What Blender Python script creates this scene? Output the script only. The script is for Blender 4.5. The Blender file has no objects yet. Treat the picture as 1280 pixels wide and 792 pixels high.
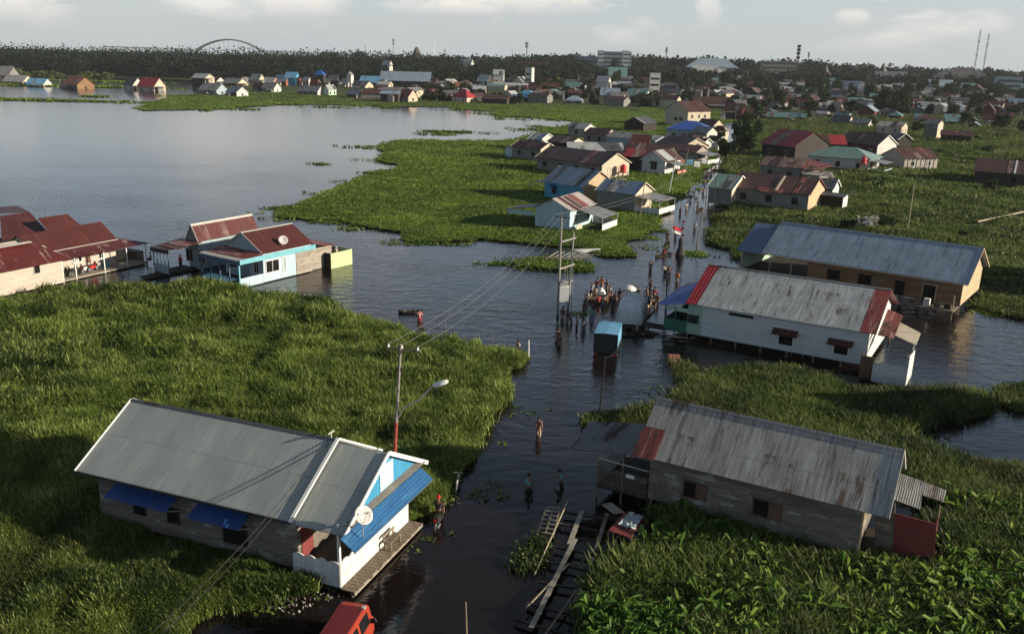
import bpy, math, random
import numpy as np
from mathutils import Vector, Matrix
random.seed(7); RNG = np.random.default_rng(11)
SC = bpy.context.scene
COL = SC.collection
PI = math.pi
# ------------------------------------------------------------------ survey of the photograph
# The camera was recovered from the picture (focal length 1100 px of 1280, drone 23 m above the flood);
# ground() turns a measured photo point into the place on a level plane it belongs to.
F, CAM_H, ROLL, HOR = 1100.0, 23.0, math.radians(1.35), 73.0
CX, CY = 640.0, 396.0
PITCH = math.atan((CY - HOR) * math.cos(ROLL) / F)
CR, SR, CP, SP = math.cos(ROLL), math.sin(ROLL), math.cos(PITCH), math.sin(PITCH)
CAMP = Vector((0, 0, CAM_H))
def ray(px, py):
    u, v = px - CX, py - CY
    x, y = u * CR + v * SR, -u * SR + v * CR
    return Vector((x, F * CP - y * SP, -y * CP - F * SP))
def ground(px, py, z=0.0):
    d = ray(px, py)
    return CAMP + d * ((z - CAM_H) / d.z)
def project(x, y, z):
    z = z - CAM_H
    f, up = y * CP - z * SP, y * SP + z * CP
    u, v = x / f * F, -up / f * F
    return CX + u * CR - v * SR, CY + u * SR + v * CR
# ------------------------------------------------------------------ objects
def tag(o, label=None, cat=None, group=None, kind=None):
    if label: o['label'] = label
    if cat: o['category'] = cat
    if group: o['group'] = group
    if kind: o['kind'] = kind
    return o
def empty(name, loc=(0, 0, 0), rz=0.0):
    o = bpy.data.objects.new(name, None); COL.objects.link(o)
    o.location = loc; o.rotation_euler = (0, 0, rz); o.empty_display_size = .3
    return o
def copy_tree(o, parent=None):
    c = o.copy(); COL.objects.link(c)
    if parent is not None: c.parent = parent
    for ch in list(o.children): copy_tree(ch, c)
    return c
class MB:
    def __init__(s): s.v = []; s.f = []; s.m = []
    def add(s, vs, fs, mi=0):
        n = len(s.v); s.v += [tuple(p) for p in vs]
        for f in fs: s.f.append(tuple(i + n for i in f)); s.m.append(mi)
        return s
    def hexa(s, p, mi=0):
        return s.add(p, [(3, 2, 1, 0), (4, 5, 6, 7), (0, 1, 5, 4), (1, 2, 6, 5), (2, 3, 7, 6), (3, 0, 4, 7)], mi)
    def box(s, x0, x1, y0, y1, z0, z1, mi=0):
        return s.hexa([(x0, y0, z0), (x1, y0, z0), (x1, y1, z0), (x0, y1, z0), (x0, y0, z1), (x1, y0, z1), (x1, y1, z1), (x0, y1, z1)], mi)
    def bar(s, p, q, w, h, mi=0, up=(0, 0, 1)):
        p, q = Vector(p), Vector(q); d = (q - p).normalized(); up = Vector(up)
        if abs(d.dot(up)) > .98: up = Vector((1, 0, 0))
        a = d.cross(up).normalized() * (w / 2); b = a.cross(d).normalized() * (h / 2)
        return s.hexa([p - a - b, p + a - b, q + a - b, q - a - b, p - a + b, p + a + b, q + a + b, q - a + b], mi)
    def tube(s, pts, r, n=8, mi=0, cap=True):
        pts = [Vector(p) for p in pts]; k = len(pts)
        rs = r if isinstance(r, (list, tuple)) else [r] * k
        vs = []; a0 = None
        for i, p in enumerate(pts):
            d = (pts[min(i + 1, k - 1)] - pts[max(i - 1, 0)]).normalized()
            if a0 is None: a0 = d.orthogonal().normalized()
            a = (a0 - d * a0.dot(d)).normalized(); a0 = a; b = d.cross(a)
            for j in range(n):
                t = 2 * PI * j / n; vs.append(p + (a * math.cos(t) + b * math.sin(t)) * rs[i])
        fs = [(i * n + j, i * n + (j + 1) % n, (i + 1) * n + (j + 1) % n, (i + 1) * n + j) for i in range(k - 1) for j in range(n)]
        if cap: fs += [tuple(range(n - 1, -1, -1)), tuple((k - 1) * n + j for j in range(n))]
        return s.add(vs, fs, mi)
    def plate(s, pts, t, mi=0):
        """polygon given as its top face, thickness t below it"""
        pts = [Vector(p) for p in pts]; n = len(pts)
        nr = Vector((0, 0, 0))
        for i in range(n): nr += (pts[i] - pts[0]).cross(pts[(i + 1) % n] - pts[0])
        nr.normalize(); 
        if nr.z < -1e-4 : pts.reverse(); nr = -nr
        lo = [p - nr * t for p in pts]
        fs = [tuple(range(n)), tuple(range(2 * n - 1, n - 1, -1))] + [(i, i + n, (i + 1) % n + n, (i + 1) % n) for i in range(n)]
        return s.add(pts + lo, fs, mi)
    def prism(s, poly, p0, ex, mi=0):
        """poly points (3-D), swept by vector ex"""
        ps = [Vector(p) for p in poly]; n = len(ps); ex = Vector(ex)
        return s.add(ps + [p + ex for p in ps], [tuple(range(n - 1, -1, -1)), tuple(range(n, 2 * n))] + [(i, (i + 1) % n, (i + 1) % n + n, i + n) for i in range(n)], mi)
    def lathe(s, prof, n=12, mi=0, c=(0, 0, 0), M=None):
        vs = []
        for (r, z) in prof:
            for j in range(n):
                p = Vector((r * math.cos(2 * PI * j / n), r * math.sin(2 * PI * j / n), z))
                if M: p = M @ p
                vs.append(p + Vector(c))
        k = len(prof)
        fs = [(i * n + j, i * n + (j + 1) % n, (i + 1) * n + (j + 1) % n, (i + 1) * n + j) for i in range(k - 1) for j in range(n)]
        fs += [tuple(range(n - 1, -1, -1)), tuple((k - 1) * n + j for j in range(n))]
        return s.add(vs, fs, mi)
    def build(s, name, mats, parent=None, smooth=False):
        me = bpy.data.meshes.new(name); me.from_pydata(s.v, [], s.f)
        if not isinstance(mats, (list, tuple)): mats = [mats]
        for m in mats: me.materials.append(m)
        me.polygons.foreach_set('material_index', s.m)
        if smooth: me.polygons.foreach_set('use_smooth', [True] * len(s.f))
        me.update()
        o = bpy.data.objects.new(name, me); COL.objects.link(o)
        if parent is not None: o.parent = parent
        return o
def fast_mesh(name, V, Fq, mats, col=None, mi=None, smooth=False):
    """numpy quads to mesh; col = one colour per quad"""
    me = bpy.data.meshes.new(name); n = len(Fq)
    me.vertices.add(len(V)); me.vertices.foreach_set('co', np.ascontiguousarray(V, np.float32).ravel())
    me.loops.add(n * 4); me.loops.foreach_set('vertex_index', np.ascontiguousarray(Fq, np.int32).ravel())
    me.polygons.add(n); me.polygons.foreach_set('loop_start', np.arange(0, n * 4, 4, dtype=np.int32))
    for m in (mats if isinstance(mats, (list, tuple)) else [mats]): me.materials.append(m)
    if mi is not None: me.polygons.foreach_set('material_index', np.ascontiguousarray(mi, np.int32))
    if col is not None:
        at = me.attributes.new('tint', 'FLOAT_COLOR', 'FACE')
        at.data.foreach_set('color', np.concatenate([col, np.ones((n, 1))], 1).astype(np.float32).ravel())
    if smooth: me.polygons.foreach_set('use_smooth', np.ones(n, dtype=bool))
    me.update(calc_edges=True)
    return me
# ------------------------------------------------------------------ materials
def srgb(h):
    h = h.lstrip('#'); c = [int(h[i:i + 2], 16) / 255 for i in (0, 2, 4)]
    return tuple(x / 12.92 if x <= .04045 else ((x + .055) / 1.055) ** 2.4 for x in c)
class NT:
    def __init__(s, name):
        s.mat = bpy.data.materials.new(name); s.mat.use_nodes = True; s.t = s.mat.node_tree; s.t.nodes.clear()
        s.out = s.n('ShaderNodeOutputMaterial')
    def n(s, t, **k):
        o = s.t.nodes.new(t)
        for a, b in k.items(): setattr(o, a, b)
        return o
    def set(s, sock, v):
        if isinstance(v, bpy.types.NodeSocket): s.t.links.new(v, sock)
        else:
            if hasattr(sock.default_value, '__len__') and not hasattr(v, '__len__'): v = (v,) * len(sock.default_value)
            if hasattr(v, '__len__') and len(v) == 3 and len(sock.default_value) == 4: v = tuple(v) + (1,)
            sock.default_value = v
    def math(s, op, a, b=0.0, c=None):
        o = s.n('ShaderNodeMath', operation=op); s.set(o.inputs[0], a); s.set(o.inputs[1], b)
        if c is not None: s.set(o.inputs[2], c)
        return o.outputs[0]
    def coord(s, which='Object'): return s.n('ShaderNodeTexCoord').outputs[which]
    def pos(s): return s.n('ShaderNodeNewGeometry').outputs['Position']
    def mapping(s, v, sc):
        o = s.n('ShaderNodeVectorMath', operation='MULTIPLY'); s.set(o.inputs[0], v); s.set(o.inputs[1], sc); return o.outputs[0]
    def noise(s, v, scale, detail=3, rough=.55, dist=0.0):
        o = s.n('ShaderNodeTexNoise'); s.set(o.inputs['Vector'], v); s.set(o.inputs['Scale'], scale)
        o.inputs['Detail'].default_value = detail; o.inputs['Roughness'].default_value = rough; o.inputs['Distortion'].default_value = dist
        return o.outputs['Fac']
    def ramp(s, f, lo, hi):
        o = s.n('ShaderNodeMapRange'); o.clamp = True; s.set(o.inputs[0], f); o.inputs[1].default_value = lo; o.inputs[2].default_value = hi
        return o.outputs[0]
    def mix(s, f, a, b, blend='MIX'):
        o = s.n('ShaderNodeMix', data_type='RGBA', blend_type=blend); s.set(o.inputs[0], f); s.set(o.inputs[6], a); s.set(o.inputs[7], b)
        return o.outputs[2]
    def xyz(s, v):
        o = s.n('ShaderNodeSeparateXYZ'); s.set(o.inputs[0], v); return o.outputs
    def comb(s, x, y, z):
        o = s.n('ShaderNodeCombineXYZ')
        for i, q in enumerate((x, y, z)): s.set(o.inputs[i], q)
        return o.outputs[0]
    def wn(s, v):
        o = s.n('ShaderNodeTexWhiteNoise', noise_dimensions='3D'); s.set(o.inputs[0], v); return o.outputs[0]
    def bump(s, h, st=.4, dist=.02):
        o = s.n('ShaderNodeBump'); s.set(o.inputs['Height'], h); o.inputs['Strength'].default_value = st; o.inputs['Distance'].default_value = dist
        return o.outputs[0]
    def bsdf(s, col, rough=.7, metal=0, normal=None, spec=.5, **k):
        o = s.n('ShaderNodeBsdfPrincipled'); s.set(o.inputs['Base Color'], col); s.set(o.inputs['Roughness'], rough); s.set(o.inputs['Metallic'], metal)
        s.set(o.inputs['Specular IOR Level'], spec)
        if normal is not None: s.set(o.inputs['Normal'], normal)
        for a, b in k.items(): s.set(o.inputs[a], b)
        s.t.links.new(o.outputs[0], s.out.inputs[0]); return s.mat
def darker(c, k): return tuple(x * k for x in c)
def m_plain(name, col, rough=.7, var=.35, scale=2.0, metal=0, spec=.4):
    t = NT(name); v = t.coord(); n = t.noise(v, scale, 4)
    n2 = t.noise(v, scale * 9, 2)
    c = t.mix(t.ramp(n, .3, .7), darker(col, 1 - var), col)
    c = t.mix(t.math('MULTIPLY', n2, .25), c, darker(col, .6))
    return t.bsdf(c, rough, metal, spec=spec)
def m_metal(name, c1, c2, rust=None, amt=0.0, period=.115, rough=.45, sheet=.9, row=1.7, metal=.25, bump=.35, stain=None):
    """corrugated sheet: ribs run down the slope (local y), x counts along the ridge"""
    t = NT(name); v = t.coord(); x, y, z = t.xyz(v)
    rib = t.math('SINE', t.math('MULTIPLY', x, 2 * PI / period))
    si = t.math('FLOOR', t.math('DIVIDE', x, sheet)); ri = t.math('FLOOR', t.math('DIVIDE', y, row))
    w = t.wn(t.comb(si, ri, 3.1))
    st = t.noise(t.mapping(v, (5.0, .35, .35)), 1.0, 5, .65)
    big = t.noise(v, .45, 3)
    st2 = t.noise(t.mapping(v, (11.0, .9, .9)), 1.0, 4, .7)
    c = t.mix(t.ramp(t.math('ADD', t.math('MULTIPLY', st, .62), t.math('MULTIPLY', st2, .38)), .36, .64), c1, c2)
    c = t.mix(t.math('MULTIPLY', w, .45), c, darker(c2, .6))
    lx = t.math('LESS_THAN', t.math('FRACT', t.math('DIVIDE', x, sheet)), .05); c = t.mix(t.math('MULTIPLY', lx, .25), c, darker(c1, .6))
    c = t.mix(t.math('MULTIPLY', t.ramp(big, .42, .68), .4), c, darker(c1, .7))
    lap = t.math('LESS_THAN', t.math('FRACT', t.math('DIVIDE', t.math('ADD', y, 50), row)), .035)
    c = t.mix(t.math('MULTIPLY', lap, .35), c, darker(c1, .55))
    if stain is not None:
        sn = t.noise(t.mapping(v, (2.6, .22, .22)), 1.7, 6, .7, .6)
        c = t.mix(t.ramp(sn, .52, .66), c, stain)
    r = rough
    if rust is not None:
        rn = t.noise(t.mapping(v, (2.2, .45, .45)), 1.1, 6, .7)
        rw = t.math('ADD', rn, t.math('MULTIPLY', t.math('SUBTRACT', w, .5), .25))
        f = t.ramp(rw, .62 - amt * .3, .70 - amt * .3)
        c = t.mix(f, c, t.mix(t.noise(v, 9, 3), rust, darker(rust, .45)))
        r = t.math('ADD', t.math('MULTIPLY', f, .85 - rough), rough)
    h = t.math('ADD', rib, t.math('MULTIPLY', st, .8))
    return t.bsdf(c, r, metal, t.bump(h, bump, .03), .4)
def m_planks(name, c1, c2, bw=.2, vertical=False, rough=.85, worn=None, wamt=.5, length=2.3, weights=.6):
    t = NT(name); v = t.coord(); x, y, z = t.xyz(v)
    s = t.math('ADD', x, y)
    u, q = (s, z) if vertical else (z, s)
    ub = t.math('DIVIDE', t.math('ADD', u, 60), bw); bi = t.math('FLOOR', ub); fr = t.math('FRACT', ub)
    off = t.wn(t.comb(bi, 0.5, 7))
    qi = t.math('FLOOR', t.math('ADD', t.math('DIVIDE', q, length), off))
    w = t.wn(t.comb(bi, qi, 1.7))
    g = t.noise(t.mapping(v, (14, 14, 1.2) if vertical else (1.6, 1.6, 16)), 1.0, 5, .7)
    c = t.mix(t.math('MULTIPLY', w, weights), c1, c2)
    c = t.mix(t.ramp(g, .35, .7), c, t.mix(.5, c, darker(c1, .62)))
    if worn is not None:
        wn = t.noise(t.mapping(v, (.8, .8, 1.6)), 1.3, 6, .75)
        c = t.mix(t.ramp(wn, .62 - wamt * .3, .72 - wamt * .3), c, worn)
    gap = t.math('LESS_THAN', fr, .09)
    c = t.mix(t.math('MULTIPLY', gap, .55), c, darker(c1, .35))
    h = t.math('ADD', t.math('MULTIPLY', t.math('SUBTRACT', 1, gap), 1.0), t.math('MULTIPLY', g, .4))
    return t.bsdf(c, rough, 0, t.bump(h, .5, .02), .25)
def m_glass(name, col=(.012, .014, .016), rough=.12):
    t = NT(name); v = t.coord(); n = t.noise(v, 1.3, 2)
    return t.bsdf(t.mix(n, col, darker(col, .4)), rough, 0, spec=.4)
MAT = {}
def setup_materials():
    A = MAT
    # roofs
    A['zinc_green'] = m_metal('aged green-grey zinc', (.26, .29, .28), (.38, .41, .395), period=.115, bump=.25, row=2.0, metal=.15, rough=.5)
    A['zinc_worn'] = m_metal('weathered zinc with dirt runs', (.17, .17, .16), (.47, .47, .445), rust=(.15, .11, .09), amt=.03, bump=.3, period=.1, stain=(.115, .112, .108), metal=.15, row=1.55)
    A['zinc_scuffed'] = m_metal('scuffed grey zinc', (.21, .235, .25), (.46, .50, .52), rust=(.14, .11, .10), amt=.0, bump=.35, period=.1, stain=(.135, .13, .135), row=1.3, metal=.15)
    A['zinc_blue'] = m_metal('blue grey zinc', (.20, .27, .345), (.35, .435, .52), stain=(.11, .14, .18), bump=.3, period=.14, metal=.2, row=1.6)
    A['zinc_deep'] = m_metal('slate blue zinc', (.08, .13, .22), (.13, .19, .30), metal=.15)
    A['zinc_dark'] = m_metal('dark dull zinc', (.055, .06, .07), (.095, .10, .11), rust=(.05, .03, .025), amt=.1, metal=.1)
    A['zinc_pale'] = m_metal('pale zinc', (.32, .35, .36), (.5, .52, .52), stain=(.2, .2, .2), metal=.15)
    A['zinc_mid'] = m_metal('mid grey zinc', (.15, .16, .165), (.27, .28, .285), rust=(.11, .06, .04), amt=.15, metal=.15)
    A['zinc_teal'] = m_metal('teal painted sheet', (.10, .22, .22), (.16, .30, .29), stain=(.15, .2, .2), metal=.1)
    A['sheet_green'] = m_metal('pale green painted sheet', (.12, .22, .19), (.21, .32, .28), metal=.1, stain=(.18,.24,.22))
    A['rib_brown'] = m_metal('maroon sheet', (.052, .013, .012), (.078, .019, .017), period=.3, metal=.05, rough=.55, stain=(.09, .03, .025))
    A['rib_red'] = m_metal('crimson sheet', (.26, .022, .03), (.34, .03, .038), period=.3, metal=.05, rough=.5)
    A['rib_rust'] = m_metal('maroon sheet with bare patches', (.065, .013, .013), (.095, .02, .019), rust=(.22, .14, .13), amt=.12, metal=.05)
    A['rust_red'] = m_metal('rusted red sheet', (.16, .035, .03), (.23, .055, .045), rust=(.06, .03, .024), amt=.3, metal=.05, stain=(.33,.25,.22))
    A['rust_dark'] = m_metal('dark rusted sheet', (.05, .024, .02), (.085, .036, .03), rust=(.19, .11, .09), amt=.02, metal=.05)
    A['rust_stripe'] = m_metal('rusted zinc sheets', (.14, .055, .04), (.30, .25, .22), rust=(.11, .04, .03), amt=.3, sheet=.8, metal=.1)
    A['roof_blue'] = m_metal('bright blue sheet', (.022, .075, .30), (.03, .10, .38), period=.3, metal=.05)
    A['awning_blue'] = m_metal('blue awning sheet', (.016, .085, .22), (.022, .11, .27), period=.14, bump=.2, metal=.05, stain=(.05, .17, .33))
    A['awning_navy'] = m_metal('navy awning sheet', (.02, .06, .20), (.03, .085, .26), period=.25, metal=.05)
    A['roof_sky'] = m_metal('light blue sheet', (.10, .28, .44), (.15, .36, .54), metal=.05)
    A['terracotta'] = m_metal('orange brown roof', (.20, .075, .045), (.28, .11, .07), period=.3, metal=0, rough=.8)
    A['roof_striped'] = m_metal('striped zinc sheets', (.36, .33, .31), (.44, .40, .38), rust=(.08, .06, .05), amt=.1, sheet=1.1, metal=.1)
    # walls
    A['wood_grey'] = m_planks('grey weathered boards', (.115, .10, .085), (.24, .215, .185), .21, worn=(.30, .28, .25), wamt=.25)
    A['wood_pale'] = m_planks('pale weathered boards', (.24, .22, .19), (.40, .37, .32), .2, worn=(.17, .15, .125), wamt=.3)
    A['wood_brown'] = m_planks('brown boards', (.17, .095, .05), (.32, .20, .11), .25, worn=(.20, .15, .11), wamt=.3)
    A['wood_tan'] = m_planks('tan boards', (.40, .31, .20), (.55, .45, .31), .22)
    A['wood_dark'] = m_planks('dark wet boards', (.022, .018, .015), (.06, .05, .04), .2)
    A['deck'] = m_planks('deck boards', (.13, .11, .09), (.24, .2, .165), .2, vertical=False, length=.16)
    A['deck_board'] = m_planks('old deck boards', (.15, .12, .09), (.26, .215, .165), .19, vertical=True)
    A['white_board'] = m_planks('white painted boards', (.50, .53, .53), (.66, .68, .67), .3, worn=(.36, .37, .36), wamt=.15, weights=.4)
    A['white_vert'] = m_planks('white painted fence boards', (.52, .54, .53), (.70, .71, .69), .12, vertical=True, worn=(.33, .33, .31), wamt=.2)
    A['cream_board'] = m_planks('cream boards', (.50, .44, .35), (.64, .57, .46), .24, worn=(.30, .25, .2), wamt=.2)
    A['white_wood'] = m_planks('whitewashed boards', (.40, .355, .31), (.55, .50, .44), .2, worn=(.38, .32, .27), wamt=.25)
    A['green_board'] = m_planks('light green boards', (.27, .40, .32), (.36, .49, .40), .22, vertical=True)
    A['green_deep'] = m_planks('deep green boards', (.03, .13, .085), (.045, .18, .12), .2)
    A['lime_board'] = m_planks('yellow green boards', (.42, .52, .28), (.56, .65, .38), .4, vertical=True, worn=(.30, .33, .2), wamt=.3)
    A['blue_board'] = m_planks('turquoise boards', (.07, .27, .42), (.10, .34, .50), .2, vertical=True)
    A['paleblue_board'] = m_planks('pale blue boards', (.34, .48, .55), (.50, .63, .68), .2, vertical=True, worn=(.5, .52, .5), wamt=.2)
    A['sky_board'] = m_planks('sky blue boards', (.035, .21, .38), (.05, .27, .46), .3, vertical=True)
    A['grey_wall'] = m_plain('grey plaster', (.20, .20, .19), .9, .3, .8)
    A['white_wall'] = m_plain('white plaster', (.50, .50, .48), .85, .2, .7)
    A['cream_wall'] = m_plain('cream plaster', (.47, .41, .32), .85, .2, .7)
    A['pink_wall'] = m_plain('salmon plaster', (.45, .2, .16), .85, .2, .7)
    A['mint_wall'] = m_plain('mint plaster', (.38, .52, .42), .85, .2, .7)
    A['bluegrey_wall'] = m_plain('blue grey plaster', (.28, .36, .40), .85, .2, .7)
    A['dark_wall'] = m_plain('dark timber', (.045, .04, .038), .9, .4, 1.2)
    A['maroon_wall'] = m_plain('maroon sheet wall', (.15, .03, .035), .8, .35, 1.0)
    A['red_panel'] = m_plain('dull red panel', (.19, .035, .035), .7, .4, 1.2)
    A['concrete'] = m_plain('stained concrete', (.20, .19, .175), .9, .4, 1.0)
    A['orange_base'] = m_plain('orange paint', (.52, .12, .035), .7, .3, 2)
    # bits
    A['white_trim'] = m_plain('white trim', (.72, .73, .72), .6, .15, 3)
    A['grey_trim'] = m_plain('grey trim', (.42, .42, .4), .7, .3, 2)
    A['blue_trim'] = m_plain('blue trim', (.06, .22, .40), .6, .2, 2)
    A['teal_trim'] = m_plain('pale teal trim', (.13, .38, .47), .6, .25, 2)
    A['navy_trim'] = m_plain('slate blue trim', (.05, .10, .19), .6, .2, 2)
    A['dark_trim'] = m_plain('dark trim', (.03, .03, .032), .7, .3, 2)
    A['post_pale'] = m_plain('pale post', (.44, .44, .42), .7, .25, 2)
    A['post_wood'] = m_plain('bare timber', (.20, .16, .115), .9, .4, 3)
    A['plank_pale'] = m_plain('sun bleached plank', (.30, .275, .235), .9, .4, 3)
    A['bamboo'] = m_plain('bamboo', (.36, .31, .21), .7, .35, 3)
    A['glass'] = m_glass('dark glass')
    A['void'] = m_plain('dark unlit room', (.012, .011, .011), .9, .3, 2, spec=.1)  # near-black colour stands in for the shade inside openings and porches
    A['shutter'] = m_planks('brown shutter boards', (.10, .06, .04), (.17, .105, .07), .12, vertical=True)
    A['steel'] = m_plain('galvanised steel', (.40, .41, .42), .4, .25, 2, .6)
    A['concrete_pole'] = m_plain('concrete pole', (.26, .25, .235), .9, .3, 2)
    A['red_pole'] = m_plain('red oxide pole', (.34, .06, .05), .6, .4, 3)
    A['wire'] = m_plain('overhead wire', (.14, .145, .145), .5, .1, 1)
    A['wire_dark'] = m_plain('dark cable', (.015, .015, .016), .6, .1, 1)
    A['dish'] = m_plain('pale dish', (.55, .54, .53), .5, .3, 3)
    A['red_plastic'] = m_plain('red plastic', (.52, .03, .035), .4, .15, 2)
    A['orange'] = m_plain('orange cloth', (.75, .25, .03), .8, .2, 4)
    A['flag_red'] = m_plain('red cloth', (.55, .02, .03), .8, .15, 4)
    A['white_cloth'] = m_plain('white cloth', (.72, .72, .70), .9, .15, 4)
    A['tarp_grey'] = m_plain('blue grey tarpaulin', (.58, .66, .70), .55, .3, 2.2)
    A['tarp_blue'] = m_plain('light blue tarpaulin', (.13, .33, .52), .55, .25, 2)
    A['black'] = m_plain('black rubber', (.012, .012, .012), .8, .3, 3)
    A['truck_blue'] = m_plain('blue truck paint', (.08, .24, .40), .5, .3, 2)
    A['truck_dark'] = m_plain('dark truck tarpaulin', (.03, .032, .035), .8, .4, 2)
    A['red_light'] = m_plain('red lamp lens', (.45, .02, .02), .3, .1, 2)
    A['metal_dark'] = m_plain('dark metal', (.05, .05, .055), .4, .3, 3, .5)
    A['water_tank'] = A['red_plastic']
# ------------------------------------------------------------------ camera, light, sky
SUN_AZ, SUN_EL = math.radians(-10), math.radians(16.5)      # towards the sun, from +X counter-clockwise
def setup_view():
    cam = bpy.data.cameras.new('camera'); co = bpy.data.objects.new('camera', cam); COL.objects.link(co)
    cam.sensor_width = 36; cam.lens = F / 1280 * 36; cam.clip_end = 20000; cam.clip_start = .5
    R = Vector((CR, 0, 0)); 
    right = (ray(CX + 1, CY) - ray(CX, CY)).normalized(); fwd = ray(CX, CY).normalized(); up = right.cross(fwd)
    m = Matrix((right, up, -fwd)).transposed().to_4x4(); m.translation = CAMP
    co.matrix_world = m; SC.camera = co
    sun = bpy.data.lights.new('sun', 'SUN'); so = bpy.data.objects.new('sun', sun); COL.objects.link(so)
    sun.energy = 5.0; sun.angle = math.radians(.6); sun.color = (1, .86, .66)
    d = Vector((math.cos(SUN_AZ) * math.cos(SUN_EL), math.sin(SUN_AZ) * math.cos(SUN_EL), math.sin(SUN_EL)))
    so.rotation_euler = d.to_track_quat('Z', 'Y').to_euler(); so.location = d * 200
    w = bpy.data.worlds.new('World'); SC.world = w; w.use_nodes = True; t = w.node_tree; t.nodes.clear()
    N = NT.__new__(NT); N.t = t
    out = N.n('ShaderNodeOutputWorld'); bg = N.n('ShaderNodeBackground')
    sky = N.n('ShaderNodeTexSky', sky_type='NISHITA', sun_disc=False)
    sky.sun_elevation = SUN_EL; sky.sun_rotation = PI / 2 - SUN_AZ; sky.dust_density = 2.0; sky.air_density = 1.0; sky.altitude = 20
    v = N.coord('Generated'); x, y, z = N.xyz(v)
    # thin high haze over the whole sky, broken cumulus low over the horizon
    hv = N.comb(N.math('MULTIPLY', x, 5.0), N.math('MULTIPLY', y, 5.0), N.math('MULTIPLY', z, 13.0))
    n1 = N.noise(hv, 1.15, 6, .58, .25)
    n2 = N.noise(hv, .42, 3, .5)
    grey = N.mix(N.ramp(z, .24, .52), N.mix(N.ramp(z, .03, .22), SKY_LOW, SKY_MID), SKY_HIGH)
    base = N.mix(.80, sky.outputs[0], grey)
    soft = N.ramp(n2, .40, .70)
    base = N.mix(N.math('MULTIPLY', N.math('MULTIPLY', soft, .40), N.ramp(z, .20, .05)), base, (4.6, 4.5, 4.45))
    cl = N.math('MULTIPLY', N.ramp(n1, .52, .64), N.math('MULTIPLY', N.ramp(z, .012, .05), N.ramp(z, .40, .14)))
    base = N.mix(N.math('MULTIPLY', cl, .7), base, (6.6, 6.2, 5.8))
    # a few larger cumulus where the evening sky has them (directions, half widths)
    for (px, py, wx, wz, am) in ((20, 8, .05, .022, .8), (372, 6, .055, .022, 1.0), (640, 2, .12, .020, 1.0), (560, 10, .07, .012, .7), (885, 14, .016, .026, .6), (1066, 24, .02, .012, .6), (430, -60, .3, .03, .7), (820, -80, .4, .03, .6)):
        c = ray(px, py).normalized()
        e = N.math('ADD', N.math('POWER', N.math('ABSOLUTE', N.math('DIVIDE', N.math('SUBTRACT', x, c.x), wx)), 2.0), N.math('POWER', N.math('ABSOLUTE', N.math('DIVIDE', N.math('SUBTRACT', z, c.z), wz)), 2.0))
        nz = N.noise(N.comb(N.math('MULTIPLY', x, 30.0), N.math('MULTIPLY', y, 30.0), N.math('MULTIPLY', z, 62.0)), 1.0, 6, .62, .4)
        k = N.math('MULTIPLY', N.ramp(N.math('SUBTRACT', N.math('MULTIPLY', nz, 2.2), e), .15, .95), am * .85); k = N.math('MULTIPLY', k, N.ramp(y, 0.0, .1))
        base = N.mix(k, base, N.mix(N.ramp(N.math('SUBTRACT', z, c.z), -wz * .8, wz * .5), (3.6, 3.75, 3.9), (7.0, 6.5, 5.9)))
    dk = N.math('MULTIPLY', N.ramp(N.noise(hv, .75, 5, .6, .3), .55, .75), N.ramp(z, .05, .12))
    base = N.mix(N.math('MULTIPLY', dk, .55), base, (2.5, 2.8, 3.1))
    N.set(bg.inputs[0], base); bg.inputs[1].default_value = .085
    t.links.new(bg.outputs[0], out.inputs[0])
    vs = SC.view_settings; vs.view_transform = 'Standard'; vs.look = 'None'; vs.exposure = EXPO; vs.gamma = 1; vs.use_curve_mapping = False
    cy = SC.cycles; cy.use_denoising = True; cy.denoiser = 'OPENIMAGEDENOISE'; cy.max_bounces = 5; cy.diffuse_bounces = 2; cy.glossy_bounces = 3
    cy.transmission_bounces = 2; cy.volume_bounces = 0; cy.caustics_reflective = False; cy.caustics_refractive = False
    cy.use_adaptive_sampling = True; cy.adaptive_threshold = .02
EXPO = .85
SKY_LOW, SKY_MID, SKY_HIGH = (3.95, 4.3, 4.48), (2.4, 3.45, 4.95), (.75, .9, 1.12)
# ------------------------------------------------------------------ water and ground
def m_water():
    t = NT('flood water'); p = t.pos(); x, y, z = t.xyz(p)
    mild = t.ramp(t.noise(t.mapping(p, (1, 1.6, 1)), .03, 4, .6), .32, .62)     # ruffled and calm reaches
    a = t.noise(t.mapping(p, (1.0, 1.7, 1)), .55, 3, .55, .5)
    b = t.noise(t.mapping(p, (1.3, 2.1, 1)), 1.6, 3, .6, .4)
    c = t.noise(p, 6.0, 2, .5)
    h = t.math('ADD', t.math('ADD', t.math('MULTIPLY', a, 1.1), t.math('MULTIPLY', b, .42)), t.math('MULTIPLY', c, .05))
    far = t.ramp(y, 230, 85)
    st = t.math('MULTIPLY', t.math('ADD', .25, t.math('MULTIPLY', mild, .75)), t.math('ADD', .03, t.math('MULTIPLY', far, .97)))
    near = t.ramp(y, 38, 75)
    st = t.math('MULTIPLY', st, t.math('ADD', .3, t.math('MULTIPLY', near, .7)))
    bn = t.n('ShaderNodeBump'); t.set(bn.inputs['Height'], h); t.set(bn.inputs['Strength'], t.math('MULTIPLY', st, .42)); bn.inputs['Distance'].default_value = .28
    mud = t.mix(t.noise(p, .12, 3), (.011, .006, .005), (.006, .005, .006))
    rough = t.math('ADD', .06, t.math('MULTIPLY', t.ramp(y, 60, 300), .06))
    t.bsdf(mud, rough, 0, bn.outputs[0], .65, **{'IOR': 1.33})
    return t.mat
def sheet(name, pts, z, m, kind='structure'):
    me = bpy.data.meshes.new(name); me.from_pydata([(x, y, z) for x, y in pts], [], [tuple(range(len(pts)))]); me.materials.append(m)
    o = bpy.data.objects.new(name, me); COL.objects.link(o); o['kind'] = kind
    return o
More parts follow.
